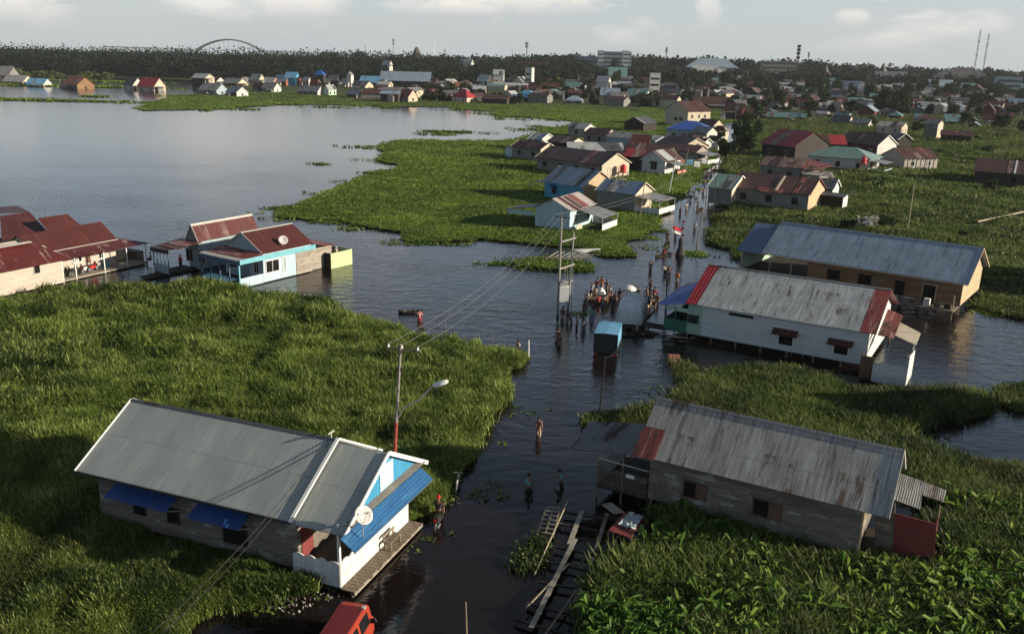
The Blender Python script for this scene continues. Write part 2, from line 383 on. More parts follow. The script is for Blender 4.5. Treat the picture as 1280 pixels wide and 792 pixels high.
def hill_z(x, y):
    """the town stands on slightly higher ground far behind the flood"""
    d = np.clip((y - 430 - np.clip(-x, 0, 400) * .25) / 700, 0, 1)
    r = np.clip((x + 260) / 300, 0, 1)
    land = np.clip((x + .362 * y) / 15, 0, 1) * np.clip((y - 425) / 15, 0, 1); land = np.maximum(land, np.clip((y - 752) / 12, 0, 1))
    return (d * d * (3 - 2 * d)) * (9.5 + 4.0 * np.sin(x * .006 + .6)) * (.25 + .75 * r) * land + land * .5 - (1 - land) * .6
def setting():
    wm = m_water()
    wp = [(-9000, -60), (9000, -60), (9000, 9000), (-9000, 9000)]
    sheet('water', wp, 0, wm)
    # river bed under the flood and the town ground that rises out of it
    t = NT('dark damp soil'); p = t.pos()
    gm = t.bsdf(t.mix(t.noise(p, .05, 4), (.030, .045, .018), (.055, .065, .028)), .95, spec=.1)
    n1, n2 = 160, 110
    xs = np.linspace(-1, 1, n1); xs = np.sign(xs) * np.abs(xs) ** 1.6 * 5000; ys = 420 + np.linspace(0, 1, n2) ** 2 * 7000
    X, Y = np.meshgrid(xs, ys); Z = hill_z(X, Y)
    Z = Z - .2
    V = np.stack([X, Y, Z], -1).reshape(-1, 3)
    i = np.arange(n1 * n2).reshape(n2, n1)
    Q = np.stack([i[:-1, :-1], i[:-1, 1:], i[1:, 1:], i[1:, :-1]], -1).reshape(-1, 4)
    me = fast_mesh('terrain', V, Q, gm, smooth=True)
    o = bpy.data.objects.new('terrain', me); COL.objects.link(o); o['kind'] = 'structure'
    sheet('river_bed', [(-9000, -60), (9000, -60), (9000, 9000), (-9000, 9000)], -.7, gm)
# ------------------------------------------------------------------ marsh plants
def inside(px, py, poly):
    r = np.zeros(len(px), bool); n = len(poly)
    for i in range(n):
        x0, y0 = poly[i]; x1, y1 = poly[(i + 1) % n]
        if y0 == y1: continue
        c = ((y0 > py) != (y1 > py)) & (px < (x1 - x0) * (py - y0) / (y1 - y0) + x0)
        r ^= c
    return r
def unproject(px, py, z=0.0):
    u, v = px - CX, py - CY
    x, y = u * CR + v * SR, -u * SR + v * CR
    d = np.stack([x, F * CP - y * SP, -y * CP - F * SP], -1)
    return np.array([0, 0, CAM_H]) + d * ((z - CAM_H) / d[:, 2])[:, None]
def vnoise(x, y, s, seed=0):
    """cheap smooth value noise 0..1"""
    x = x / s; y = y / s; xi = np.floor(x).astype(int); yi = np.floor(y).astype(int); fx = x - xi; fy = y - yi
    fx = fx * fx * (3 - 2 * fx); fy = fy * fy * (3 - 2 * fy)
    def h(a, b):
        k = (a * 374761393 + b * 668265263 + seed * 1442695041) & 0xffffffff
        k = ((k ^ (k >> 13)) * 1274126177) & 0xffffffff
        return ((k ^ (k >> 16)) & 0xffff) / 65535.0
    return (h(xi, yi) * (1 - fx) + h(xi + 1, yi) * fx) * (1 - fy) + (h(xi, yi + 1) * (1 - fx) + h(xi + 1, yi + 1) * fx) * fy
def fbm(x, y, s, seed=0):
    return .55 * vnoise(x, y, s, seed) + .3 * vnoise(x, y, s / 2.3, seed + 1) + .15 * vnoise(x, y, s / 5.1, seed + 2)
def m_leaf(name, trans=.48, rough=.6, spec=.25):
    t = NT(name)
    a = t.n('ShaderNodeAttribute', attribute_name='tint').outputs['Color']
    nz = t.noise(t.pos(), 5.0, 2)
    c = t.mix(t.math('MULTIPLY', nz, .5), a, t.mix(.5, a, (.02, .025, .008)))
    b = t.n('ShaderNodeBsdfPrincipled'); t.set(b.inputs['Base Color'], c); b.inputs['Roughness'].default_value = rough; b.inputs['Specular IOR Level'].default_value = spec
    tr = t.n('ShaderNodeBsdfTranslucent'); t.set(tr.inputs[0], c)
    mx = t.n('ShaderNodeMixShader'); mx.inputs[0].default_value = trans
    t.t.links.new(b.outputs[0], mx.inputs[1]); t.t.links.new(tr.outputs[0], mx.inputs[2]); t.t.links.new(mx.outputs[0], t.out.inputs[0])
    return t.mat
def scatter(poly, per_px, seed, ragged=1.5):
    r = np.random.default_rng(seed); P = np.array(poly, float)
    x0, y0 = P.min(0); x1, y1 = P.max(0); n = int((x1 - x0) * (y1 - y0) * per_px)
    px = r.uniform(x0, x1, n); py = r.uniform(y0, y1, n)
    W = unproject(px, py)
    # ragged shoreline: wobble the test point by noise in metres
    j = (fbm(W[:, 0], W[:, 1], 5.0, seed) - .5) * ragged * 2; k = (fbm(W[:, 0], W[:, 1], 5.0, seed + 9) - .5) * ragged * 2
    d = np.maximum(W[:, 1], 20); qx = px + j * F / d; qy = py + k * F / d * CAM_H / d
    ok = inside(qx, qy, poly)
    return W[ok], r
def grid_floor(name, poly, m, z=.06, amp=.12, step=None, seed=3):
    """the matted floating plants below the blades"""
    P = unproject(*np.array(poly, float).T)
    x0, y0 = P[:, :2].min(0); x1, y1 = P[:, :2].max(0)
    step = step or max(.6, (x1 - x0) / 260)
    nx, ny = int((x1 - x0) / step) + 2, int((y1 - y0) / step) + 2
    X, Y = np.meshgrid(x0 + np.arange(nx) * step, y0 + np.arange(ny) * step)
    X = X + (vnoise(X * 9, Y * 9, 3, 5) - .5) * step * .8; Y = Y + (vnoise(X * 9, Y * 9, 3, 6) - .5) * step * .8
    Z = z + amp * fbm(X, Y, 2.2, seed)
    V = np.stack([X, Y, Z], -1).reshape(-1, 3)
    i = np.arange(nx * ny).reshape(ny, nx)
    Q = np.stack([i[:-1, :-1], i[:-1, 1:], i[1:, 1:], i[1:, :-1]], -1).reshape(-1, 4)
    c = V[Q].mean(1)
    f, up = c[:, 1] * CP + CAM_H * SP, c[:, 1] * SP - CAM_H * CP
    u, v = c[:, 0] / f * F, -up / f * F
    px, py = CX + u * CR - v * SR, CY + u * SR + v * CR
    j = (fbm(c[:, 0], c[:, 1], 5.0, seed) - .5) * 3; k = (fbm(c[:, 0], c[:, 1], 5.0, seed + 9) - .5) * 3
    d = np.maximum(c[:, 1], 20)
    ok = inside(px + j * F / d, py + k * F / d * CAM_H / d, poly)
    me = fast_mesh(name, V, Q[ok], m, smooth=True)
    o = bpy.data.objects.new(name, me); COL.objects.link(o); return o
def blades(W, r, nb, hgt, wid, lean, pal, spread=.35, hvar=.5, size=None):
    """nb bent two-quad blades round each point; returns verts, quads, colour per quad"""
    n = len(W); m = n * nb
    P = np.repeat(W, nb, 0); S = np.repeat(size if size is not None else np.ones(n), nb)
    P = P + np.concatenate([r.normal(0, spread, (m, 2)) * S[:, None], np.zeros((m, 1))], 1)
    a = r.uniform(0, 2 * PI, m); h = hgt * S * (1 - hvar + hvar * 2 * r.random(m) * .9); l = h * lean * r.uniform(.3, 1.3, m)
    w = wid * S * r.uniform(.6, 1.3, m)
    dx, dy = np.cos(a), np.sin(a); sx, sy = -dy, dx
    z0 = P[:, 2]
    def row(t, ww, k):
        c = np.stack([P[:, 0] + dx * l * k, P[:, 1] + dy * l * k, z0 + h * t], -1)
        s = np.stack([sx * w * ww, sy * w * ww, np.zeros(m)], -1)
        return c - s, c + s
    b0, b1 = row(0, .6, 0); m0, m1 = row(.6, 1, .35); t0, t1 = row(.97, .18, 1.0)
    V = np.stack([b0, b1, m0, m1, t0, t1], 1).reshape(-1, 3)
    k = np.arange(m)[:, None] * 6
    Q = np.stack([k + np.array([0, 1, 3, 2]), k + np.array([2, 3, 5, 4])], 1).reshape(-1, 4)
    big = fbm(P[:, 0], P[:, 1], 9.0, 21); mid = fbm(P[:, 0], P[:, 1], 2.4, 4); jit = r.random(m)
    f = np.clip((big - .5) * 1.5 + (mid - .5) * 1.5 + jit * .7 + .12, 0, 1)
    c = pal[0] + (pal[1] - pal[0]) * f[:, None]
    g = (jit * (.45 + mid) > .78)[:, None]
    c = np.where(g, pal[2], c)
    br = np.clip((fbm(P[:, 0], P[:, 1], 11.0, 91) - .60) * 5, 0, 1)[:, None] * (r.random(m) < .3)[:, None]
    c = c * (1 - br) + np.array((.14, .115, .045)) * br
    return V, Q, np.repeat(c, 2, 0)
def leaves(W, r, nl, size, h, pal, S=None, broad=.8, tilt=.6, spread=.35):
    """broad leaves (taro, water hyacinth): folded two-quad blades on stalk height"""
    n = len(W); m = n * nl; P = np.repeat(W, nl, 0); S = np.repeat(S if S is not None else np.ones(n), nl)
    P = P + np.concatenate([r.normal(0, spread, (m, 2)) * S[:, None], np.zeros((m, 1))], 1)
    a = r.uniform(0, 2 * PI, m); ln = size * S * r.uniform(.6, 1.25, m); ti = r.normal(.0, tilt, m); z = P[:, 2] + h * S * r.uniform(.35, 1.0, m)
    D = np.stack([np.cos(a) * np.cos(ti), np.sin(a) * np.cos(ti), np.sin(ti)], -1)
    T = np.stack([-np.sin(a), np.cos(a), r.normal(0, .35, m)], -1)
    N_ = np.cross(D, T)
    C = np.stack([P[:, 0], P[:, 1], z], -1); L = ln[:, None]
    wv = T * L * broad * .5
    v0 = C - D * L * .5; v1 = C - D * L * .22 + wv + N_ * L * .10; v2 = C + D * L * .5 - np.array([0, 0, .16]) * L; v3 = C - D * L * .22 - wv + N_ * L * .10
    v4 = C + D * L * .20 + wv * .72 + N_ * L * .05; v5 = C + D * L * .20 - wv * .72 + N_ * L * .05
    V = np.stack([v0, v1, v4, v2, v5, v3], 1).reshape(-1, 3)
    k = np.arange(m)[:, None] * 6; Q = np.stack([k + np.array([0, 1, 2, 3]), k + np.array([0, 3, 4, 5])], 1).reshape(-1, 4)
    big = fbm(P[:, 0], P[:, 1], 8.0, 31); mid = fbm(P[:, 0], P[:, 1], 2.0, 14); jit = r.random(m)
    f = np.clip((big - .5) * 1.3 + (mid - .5) * 1.3 + jit * .8 + .1, 0, 1)
    c = pal[0] + (pal[1] - pal[0]) * f[:, None]
    c = np.where((jit > .93)[:, None], pal[2], c)
    return V, Q, np.repeat(c, 2, 0)
def plant_object(name, chunks, m):
    Vs, Qs, Cs, n = [], [], [], 0
    for V, Q, c in chunks: Vs.append(V); Qs.append(Q + n); Cs.append(c); n += len(V)
    me = fast_mesh(name, np.concatenate(Vs), np.concatenate(Qs), m, np.concatenate(Cs))
    o = bpy.data.objects.new(name, me); COL.objects.link(o); return o
PG = [np.array(c) for c in ((.034, .066, .014), (.215, .305, .056), (.40, .46, .14))]        # tall grass
PGD = [np.array(c) for c in ((.026, .048, .014), (.115, .175, .036), (.23, .27, .09))]
PH = [np.array(c) for c in ((.060, .115, .020), (.215, .33, .050), (.33, .41, .12))]        # floating water plants
PT = [np.array(c) for c in ((.026, .066, .014), (.085, .185, .03), (.22, .33, .06))]          # broad leaved taro
# ------------------------------------------------------------------ where plants grow (shores measured on the photograph)
POLY_FIELD = [(-160, 400), (0, 384), (62, 366), (144, 357), (240, 358), (309, 367), (361, 379), (440, 394), (485, 407), (520, 420), (523, 430), (560, 430), (610, 437), (640, 443), (668, 452), (652, 482), (632, 510), (612, 533), (603, 548), (590, 572), (570, 604), (545, 632), (505, 652), (430, 730), (366, 722), (335, 734), (300, 750), (252, 778), (200, 900), (-160, 900)]
POLY_ISLE = [(470, 183), (497, 176), (561, 176), (635, 176), (655, 172), (679, 163), (727, 157), (760, 150), (850, 150), (905, 150), (905, 185), (880, 214), (860, 238), (826, 269), (808, 293), (788, 307), (796, 320), (764, 322), (740, 315), (719, 308), (633, 304), (599, 300), (533, 304), (509, 302), (502, 292), (458, 285), (420, 277), (388, 276), (347, 271), (344, 266), (370, 255), (420, 236), (454, 222), (502, 207), (471, 201), (482, 191)]
POLY_BAND = [(165, 136), (210, 122), (300, 113), (420, 112), (560, 110), (700, 116), (870, 118), (900, 130), (900, 150), (870, 172), (800, 176), (700, 174), (679, 161), (727, 157), (716, 151), (689, 148), (622, 145), (618, 140), (554, 134), (487, 133), (430, 131), (353, 131), (302, 134.5), (235, 138), (181, 138.5)]
POLY_MEADOW = [(882, 286), (893, 272), (915, 262), (905, 200), (940, 150), (1100, 145), (1280, 142), (1420, 142), (1420, 415), (1280, 397), (1217, 385), (1190, 360), (1100, 345), (960, 330), (912, 322), (897, 308)]
POLY_STRIP = [(806, 513), (838, 500), (868, 476), (895, 468), (924, 464), (991, 470), (1073, 488), (1124, 492), (1170, 496), (1229, 503), (1232, 518), (1190, 526), (1138, 527), (1120, 548), (1150, 570), (1215, 580), (1290, 590), (1420, 600), (1420, 660), (1180, 640), (1110, 600), (800, 560), (772, 545), (786, 520)]
POLY_TARO = [(812, 640), (860, 650), (1075, 702), (1110, 697), (1175, 694), (1182, 640), (1290, 615), (1420, 600), (1420, 910), (690, 910), (742, 790), (765, 738), (792, 680)]
POLY_SPIT = [(634, 329), (660, 325), (700, 327), (738, 331), (741, 338), (700, 338), (660, 335)]
POLY_CORNER = [(1238, 490), (1290, 478), (1420, 490), (1420, 522), (1290, 515), (1245, 505)]
POLY_WEEDS = [(645, 705), (648, 690), (662, 668), (676, 662), (690, 672), (690, 700), (676, 714), (655, 716)]
POLY_DARK = [(838, 470), (846, 456), (862, 452), (876, 460), (870, 474), (848, 480)]
POLY_BANK = [(728, 530), (742, 520), (775, 516), (790, 524), (770, 534), (740, 538)]
FOOT = []        # house footprints in metres: no plants inside
def keep(W):
    ok = np.ones(len(W), bool)
    for q in FOOT: ok &= ~inside(W[:, 0], W[:, 1], q)
    return W[ok]
def plants():
    leaf = m_leaf('marsh leaves'); base = NT('matted roots'); p = base.pos()
    basem = base.bsdf(base.mix(base.noise(p, .8, 4), (.018, .026, .008), (.045, .062, .016)), .95, spec=.1)
    based = NT('floating plant mat'); p = based.pos(); x, y, z = based.xyz(p)
    n1 = based.noise(p, .9, 5, .7); n2 = based.noise(based.mapping(p, (1, .5, 1)), .07, 3)
    c = based.mix(based.ramp(n1, .3, .7), (.040, .072, .012), (.125, .190, .030)); c = based.mix(based.math('MULTIPLY', based.ramp(n2, .45, .7), .5), c, (.06, .075, .02))
    matm = based.bsdf(c, .9, normal=based.bump(based.noise(p, 1.3, 5, .7), 1.0, .5), spec=.15)
    def stuff(o, label=None): o['kind'] = 'stuff'; return o
    # tall swamp grass on the left
    stuff(grid_floor('grass_mat', POLY_FIELD, basem, .03, .2, seed=3))
    W, r = scatter(POLY_FIELD, .36, 3); W = keep(W)
    d = np.hypot(W[:, 0], W[:, 1]); clump = fbm(W[:, 0], W[:, 1], 4.5, 77); W[:, 2] = .05
    clump = np.clip(clump + (vnoise(W[:, 0], W[:, 1], 1.3, 19) - .5) * .55, 0, 1); sz = (.35 + 1.25 * clump ** 1.2) * np.clip(d / 70, .85, 1.15)
    ch = [blades(W, r, 7, .74, .03, .5, PG, .22, size=sz)]
    sel = r.random(len(W)) < .62
    ch.append(leaves(W[sel], r, 9, .215, .72, PG, sz[sel], .40, .95, .26))
    stuff(plant_object('tall_grass', ch, leaf))
    # right of the street: reeds between the white and the grey house
    for nm, poly, sd, hh, den in (('reed_grass', POLY_STRIP, 5, .75, .36), ('reed_grass', POLY_CORNER, 6, .5, .3), ('waterside_weeds', POLY_WEEDS, 7, .28, .14), ('waterside_weeds', POLY_DARK, 9, .45, .2), ('waterside_weeds', POLY_BANK, 10, .35, .22)):
        stuff(grid_floor('grass_mat', poly, basem, .03, .15, seed=sd))
        W, r = scatter(poly, den, sd); W = keep(W); W[:, 2] = .03
        cl = fbm(W[:, 0], W[:, 1], 4.0, 7); sz = .5 + .9 * cl
        stuff(plant_object(nm, [blades(W, r, 8, hh, .034, .6, PGD, .28, size=sz), leaves(W[::2], r, 3, .2, .4, PGD, sz[::2], .5)], leaf))
    # broad leaves in the foreground
    stuff(grid_floor('grass_mat', POLY_TARO, basem, .03, .15, seed=8))
    W, r = scatter(POLY_TARO, .17, 8); W = keep(W); W[:, 2] = .03
    cl = fbm(W[:, 0], W[:, 1], 3.0, 7); sz = .55 + .8 * cl
    small = leaves(W, r, 6, .28, .62, PT, sz, .38, .75, .35)
    g = blades(W[::2], r, 7, .8, .03, .6, PGD, .3, size=sz[::2])
    k = r.random(len(W)) < np.clip((fbm(W[:, 0], W[:, 1], 4.0, 50) - .40) * 1.2, .02, .34)
    big = leaves(W[k], r, 3, .52, .95, [PT[1], PT[2], np.array((.24, .30, .07))], r.uniform(.6, 1.25, k.sum()), .36, .85, .3)
    stuff(plant_object('taro_leaves', [small, g, big], leaf))
    # floating hyacinth island, spit, meadow, far band
    stuff(grid_floor('hyacinth_mat', POLY_ISLE, matm, .05, .25, .7, seed=12))
    W, r = scatter(POLY_ISLE, .62, 12); W = keep(W); W[:, 2] = .08
    d = np.hypot(W[:, 0], W[:, 1]); sz = np.clip(d / 130, .7, 1.5) * (.35 + .8 * fbm(W[:, 0], W[:, 1], 6, 3))
    stuff(plant_object('hyacinth', [leaves(W, r, 6, .30, .42, PH, sz, .85, .6, .4), blades(W[::3], r, 5, .5, .05, .5, PH, .4, size=sz[::3])], leaf))
    stuff(grid_floor('hyacinth_mat', POLY_SPIT, matm, .03, .1, .3, seed=14))
    W, r = scatter(POLY_SPIT, 1.0, 14); W[:, 2] = .05
    stuff(plant_object('hyacinth', [leaves(W, r, 6, .3, .3, PH, None, .85)], leaf))
    stuff(grid_floor('meadow_mat', POLY_MEADOW, basem, .03, .3, .9, seed=15))
    W, r = scatter(POLY_MEADOW, .42, 15, 2.5); W = keep(W); W[:, 2] = .08
    d = np.hypot(W[:, 0], W[:, 1]); sz = np.clip(d / 120, .8, 1.6) * (.35 + 1.25 * fbm(W[:, 0], W[:, 1], 7, 3) ** 1.3)
    stuff(plant_object('meadow_plants', [blades(W, r, 6, .62, .05, .6, PGD, .4, size=sz), leaves(W, r, 4, .34, .5, PGD, sz, .8, .6, .45)], leaf))
    pale = [np.array((.30, .36, .16)), np.array((.42, .46, .26)), np.array((.6, .6, .45))]; k = r.random(len(W)) < np.clip((fbm(W[:, 0], W[:, 1], 9.0, 61) - .42) * .5, 0, .10)
    stuff(plant_object('meadow_flowers', [leaves(W[k], r, 2, .26, .95, pale, sz[k], .7, .5, .5)], leaf))
    stuff(grid_floor('hyacinth_mat', POLY_BAND, matm, .05, .3, 2.2, seed=16))
    W, r = scatter(POLY_BAND, 1.2, 16, 5); W = keep(W); W[:, 2] = .1
    d = np.hypot(W[:, 0], W[:, 1]); sz = d / 260 * (.4 + .8 * fbm(W[:, 0], W[:, 1], 14, 3))
    stuff(plant_object('hyacinth', [leaves(W, r, 4, .34, .35, PH, sz, .85, .5, .6)], leaf))
    # scraps of weed drifting off the shores
    rr = np.random.default_rng(77); pts = []
    for poly, n, out in ((POLY_FIELD, 14, 5), (POLY_ISLE, 60, 6), (POLY_SPIT, 14, 6), (POLY_BAND, 50, 4), (POLY_STRIP, 10, 6), (POLY_MEADOW, 20, 5)):
        for _ in range(n):
            i = int(rr.integers(0, len(poly))); a, b = np.array(poly[i]), np.array(poly[(i + 1) % len(poly)]); p = a + (b - a) * rr.random() + rr.normal(0, out, 2) * np.array((1.6, .55))
            if 0 < p[0] < 1290 and 95 < p[1] < 790:
                g = unproject(np.array([p[0]]), np.array([p[1]]))[0]; k = int(rr.integers(4, 26)); s = rr.uniform(.25, 1.1) * max(1, g[1] / 110); q = rr.normal(0, 1, (k, 2)) * s * np.array((1.7, .7)); pts.append(np.concatenate([g[None, :2] + q, np.full((k, 1), .01)], 1))
    for p0, k0, sx, sy in (((560, 165), 90, 5, 1.2), ((548, 168), 30, 3, 1), ((130, 108), 60, 9, 2), ((118, 121), 40, 3, 2), ((30, 125), 420, 22, 3.0), ((75, 108), 500, 30, 4), ((150, 103), 240, 16, 3), ((60, 100), 260, 28, 4), ((400, 205), 14, 1, .5), ((1160, 512), 60, 2.5, .8), ((865, 318), 60, 1.2, .8), ((640, 330), 60, 2, .5), ((720, 392), 14, .8, .4), ((655, 300), 40, 3, .6)):
        g = unproject(np.array([p0[0]]), np.array([p0[1]]))[0]; q = rr.normal(0, 1, (k0, 2)) * np.array((sx, sy)); pts.append(np.concatenate([g[None, :2] + q, np.full((k0, 1), .01)], 1))
    W = keep(np.concatenate(pts)); d = np.hypot(W[:, 0], W[:, 1])
    stuff(plant_object('floating_weeds', [leaves(W, rr, 7, .30, .12, PH, np.clip(d / 120, .55, 5), .85, .3, .35)], leaf))
# ------------------------------------------------------------------ houses
class House:
    """ridge A-B and the eave C were measured on the photo at heights zr, ze; everything else is in metres.
    local x runs along the ridge, -y is the side of C, z up from the water"""
    def __init__(s, name, label, A, B, C, zr=5.5, ze=3.2, z0=.45, oe=.35, oo=.45, cat='house', group=None, w=None, foot=True, at=None):
        if at:      # (x, y, angle in degrees, length): centre of the front eave line on the ground
            x, y, dg, L = at; t = math.radians(dg); u = Vector((math.cos(t), math.sin(t))); v = Vector((-u.y, u.x)); o = Vector((x, y)) + v * (w - oo)
            a, b, c = [Vector((*(p), 0)) for p in (o - u * L / 2, o + u * L / 2, o - v * w)]
        else: a, b, c = ground(*A, zr), ground(*B, zr), ground(*(C or A), ze)
        ax = (b - a).xy.normalized()
        if C and (c - a).xy.dot(Vector((-ax.y, ax.x))) > 0: a, b = b, a; ax = -ax
        s.L = (b - a).xy.length; s.ang = math.atan2(ax.y, ax.x)
        s.w = w or abs((c - a).xy.dot(Vector((-ax.y, ax.x)))); s.zr, s.ze, s.z0, s.oe, s.oo = zr, ze, z0, oe, oo
        s.root = empty(name, (a.x, a.y, 0), s.ang); s.a = a
        tag(s.root, label, cat, group)
        s.ca, s.sa = math.cos(s.ang), math.sin(s.ang)
        s.wy = s.w - oo; s.sl = (zr - ze) / s.w
        if foot: s.footprint(oe - .1, s.L - oe + .1, -s.wy - .1, s.wy + .1)
    def footprint(s, x0, x1, y0, y1): FOOT.append([s.world(x, y)[:2] for x, y in ((x0, y0), (x1, y0), (x1, y1), (x0, y1))])
    def world(s, x, y, z=0): return (s.a.x + x * s.ca - y * s.sa, s.a.y + x * s.sa + y * s.ca, z)
    def local(s, p):
        dx, dy = p.x - s.a.x, p.y - s.a.y
        return Vector((dx * s.ca + dy * s.sa, -dx * s.sa + dy * s.ca, p.z))
    def q(s, px, py, z): return s.local(ground(px, py, z))
    def on(s, side, px, py, off=None):
        """photo point to (u, z) on a wall"""
        o = s.local(CAMP); d = s.local(CAMP + ray(px, py)) - o
        if side in 'fb':
            yy = off if off is not None else (-s.wy if side == 'f' else s.wy); t = (yy - o.y) / d.y
        else:
            xx = off if off is not None else (s.oe if side == 'l' else s.L - s.oe); t = (xx - o.x) / d.x
        p = o + d * t
        return (p.x if side in 'fb' else p.y), p.z
    def pt(s, side, u, d, z, off=None):
        if side == 'f': return (u, (-s.wy if off is None else off) - d, z)
        if side == 'b': return (u, (s.wy if off is None else off) + d, z)
        if side == 'l': return ((s.oe if off is None else off) - d, u, z)
        return ((s.L - s.oe if off is None else off) + d, u, z)
    def wbox(s, mb, side, u0, u1, d0, d1, z0, z1, mi=0, off=None):
        p, q = s.pt(side, u0, d0, z0, off), s.pt(side, u1, d1, z1, off)
        return mb.box(min(p[0], q[0]), max(p[0], q[0]), min(p[1], q[1]), max(p[1], q[1]), z0, z1, mi)
    def walls(s, m, x0=None, x1=None, name='wall', y0=None, y1=None, z0=None, gable=None, label=None):
        x0 = s.oe if x0 is None else x0; x1 = s.L - s.oe if x1 is None else x1
        y0 = -s.wy if y0 is None else y0; y1 = s.wy if y1 is None else y1; z0 = s.z0 if z0 is None else z0
        f = lambda y: s.zr - s.sl * abs(y) - .07
        poly = [(x0, y0, z0), (x0, y1, z0), (x0, y1, f(y1))] + ([(x0, 0, f(0))] if y0 < 0 < y1 else []) + [(x0, y0, f(y0))]
        o = MB().prism(poly, None, (x1 - x0, 0, 0)).build(name, m, s.root)
        if label: o['label'] = label
        return o
    def roof(s, segs, t=.05, cap=None, name='roof'):
        """segs: [(x0, x1, front material, back material)]"""
        mb = MB(); ms = []
        for (x0, x1, mf, mk) in segs:
            for sg, m in ((-1, mf), (1, mk)):
                if m is None: continue
                if m not in ms: ms.append(m)
                mb.plate([(x0, 0, s.zr), (x1, 0, s.zr), (x1, sg * s.w, s.ze), (x0, sg * s.w, s.ze)], t, ms.index(m))
        r = mb.build(name, ms, s.root)
        if cap:
            c = MB(); x0, x1 = min(g[0] for g in segs) - .02, max(g[1] for g in segs) + .02
            for sg in (-1, 1): c.plate([(x0, 0, s.zr + .05), (x1, 0, s.zr + .05), (x1, sg * .13, s.zr + .045 - .13 * s.sl), (x0, sg * .13, s.zr + .045 - .13 * s.sl)], .02)
            c.build('ridge_cap', cap, r)
        s.r = r
        return r
    def hip(s, m, inset=None, name='roof', t=.05, base=True):
        i = inset or s.w; L, w, zr, ze = s.L, s.w, s.zr, s.ze; mb = MB()
        P, Q = (min(i, L * .45), 0, zr), (L - min(i, L * .45), 0, zr)
        c = [(0, -w, ze), (L, -w, ze), (L, w, ze), (0, w, ze)]
        for f in ([c[0], c[1], Q, P], [c[1], c[2], Q], [c[2], c[3], P, Q], [c[3], c[0], P]): mb.plate(f, t)
        return mb.build(name, m, s.root)
    def barge(s, ends, m, wd=.16, name='bargeboard'):
        for e in ends:
            x = -.025 if e == 'l' else s.L + .025; mb = MB()
            for sg in (-1, 1): mb.bar((x, 0, s.zr - .03), (x, sg * s.w, s.ze - .03), .05, wd)
            mb.build(name, m, s.root)
    def fascia(s, side, m, wd=.2, x0=0, x1=None, name='fascia'):
        x1 = s.L if x1 is None else x1; sg = -1 if side == 'f' else 1
        return MB().box(x0, x1, sg * s.w - .02, sg * s.w + .02, s.ze - wd, s.ze - .06).build(name, m, s.root)
    def window(s, side, a, b, frame, pane=None, bars=1, off=None, shutter=None, name='window', fw=.07):
        """a, b: opposite corners on the photo"""
        u0, z1 = s.on(side, *a, off); u1, z0 = s.on(side, *b, off)
        return s.window_m(side, u0, u1, z0, z1, frame, pane, bars, off, shutter, name, fw)
    def window_m(s, side, u0, u1, z0, z1, frame, pane=None, bars=1, off=None, shutter=None, name='window', fw=.07):
        u0, u1 = min(u0, u1), max(u0, u1); z0, z1 = min(z0, z1), max(z0, z1)
        mb = MB()
        s.wbox(mb, side, u0 - fw, u0, -.05, .06, z0, z1, 0, off); s.wbox(mb, side, u1, u1 + fw, -.05, .06, z0, z1, 0, off)
        s.wbox(mb, side, u0 - fw - .02, u1 + fw + .02, -.05, .075, z1, z1 + fw, 0, off); s.wbox(mb, side, u0 - fw - .03, u1 + fw + .03, -.05, .1, z0 - fw, z0, 0, off)
        for i in range(1, bars + 1):
            if bars and u1 - u0 > .4:
                u = u0 + (u1 - u0) * i / (bars + 1); s.wbox(mb, side, u - .02, u + .02, .0, .05, z0, z1, 0, off)
        wo = mb.build(name, frame, s.root)
        s.wbox(p := MB(), side, u0, u1, -.04, .022, z0, z1, 0, off); p.build('pane', pane or MAT['glass'], wo)
        if shutter:
            sb = MB(); s.wbox(sb, side, u1 + fw + .03, u1 + fw + .03 + (u1 - u0) * .8, .02, .07, z0 - .05, z1 + .02, 0, off); sb.build('shutter', shutter, wo)
        return wo
    def door(s, side, a, b, m, frame, off=None, name='door'):
        u0, z1 = s.on(side, *a, off); u1, z0 = s.on(side, *b, off); u0, u1 = min(u0, u1), max(u0, u1)
        d = MB(); s.wbox(d, side, u0, u1, -.03, .04, z0, z1, 0, off); o = d.build(name, m, s.root)
        f = MB(); s.wbox(f, side, u0 - .08, u0, -.03, .07, z0, z1, 0, off); s.wbox(f, side, u1, u1 + .08, -.03, .07, z0, z1, 0, off); s.wbox(f, side, u0 - .1, u1 + .1, -.03, .08, z1, z1 + .09, 0, off)
        f.build('door_frame', frame, o)
        return o
    def stilts(s, m, n=6, x0=None, x1=None, y=None, r=.09, top=None):
        x0 = s.oe + .1 if x0 is None else x0; x1 = s.L - s.oe - .1 if x1 is None else x1
        for yy in ([-s.wy + .12, s.wy - .12] if y is None else y):
            for i in range(n):
                x = x0 + (x1 - x0) * i / max(1, n - 1)
                MB().tube([(x, yy, -.75), (x, yy, top or s.z0 + .02)], r, 6).build('stilt', m, s.root)
    def slab(s, pts, t, m, name, parent=None, label=None):
        """pts: (photo x, photo y, height) corners of a plate"""
        o = MB().plate([s.q(*p) for p in pts], t).build(name, m, parent or s.root)
        if label: o['label'] = label
        return o
    def post(s, px, py, z0, z1, m, r=.05, name='post', n=6, zref=None):
        p = s.q(px, py, z0 if zref is None else zref)
        return MB().tube([(p.x, p.y, z0), (p.x, p.y, z1)], r, n).build(name, m, s.root)
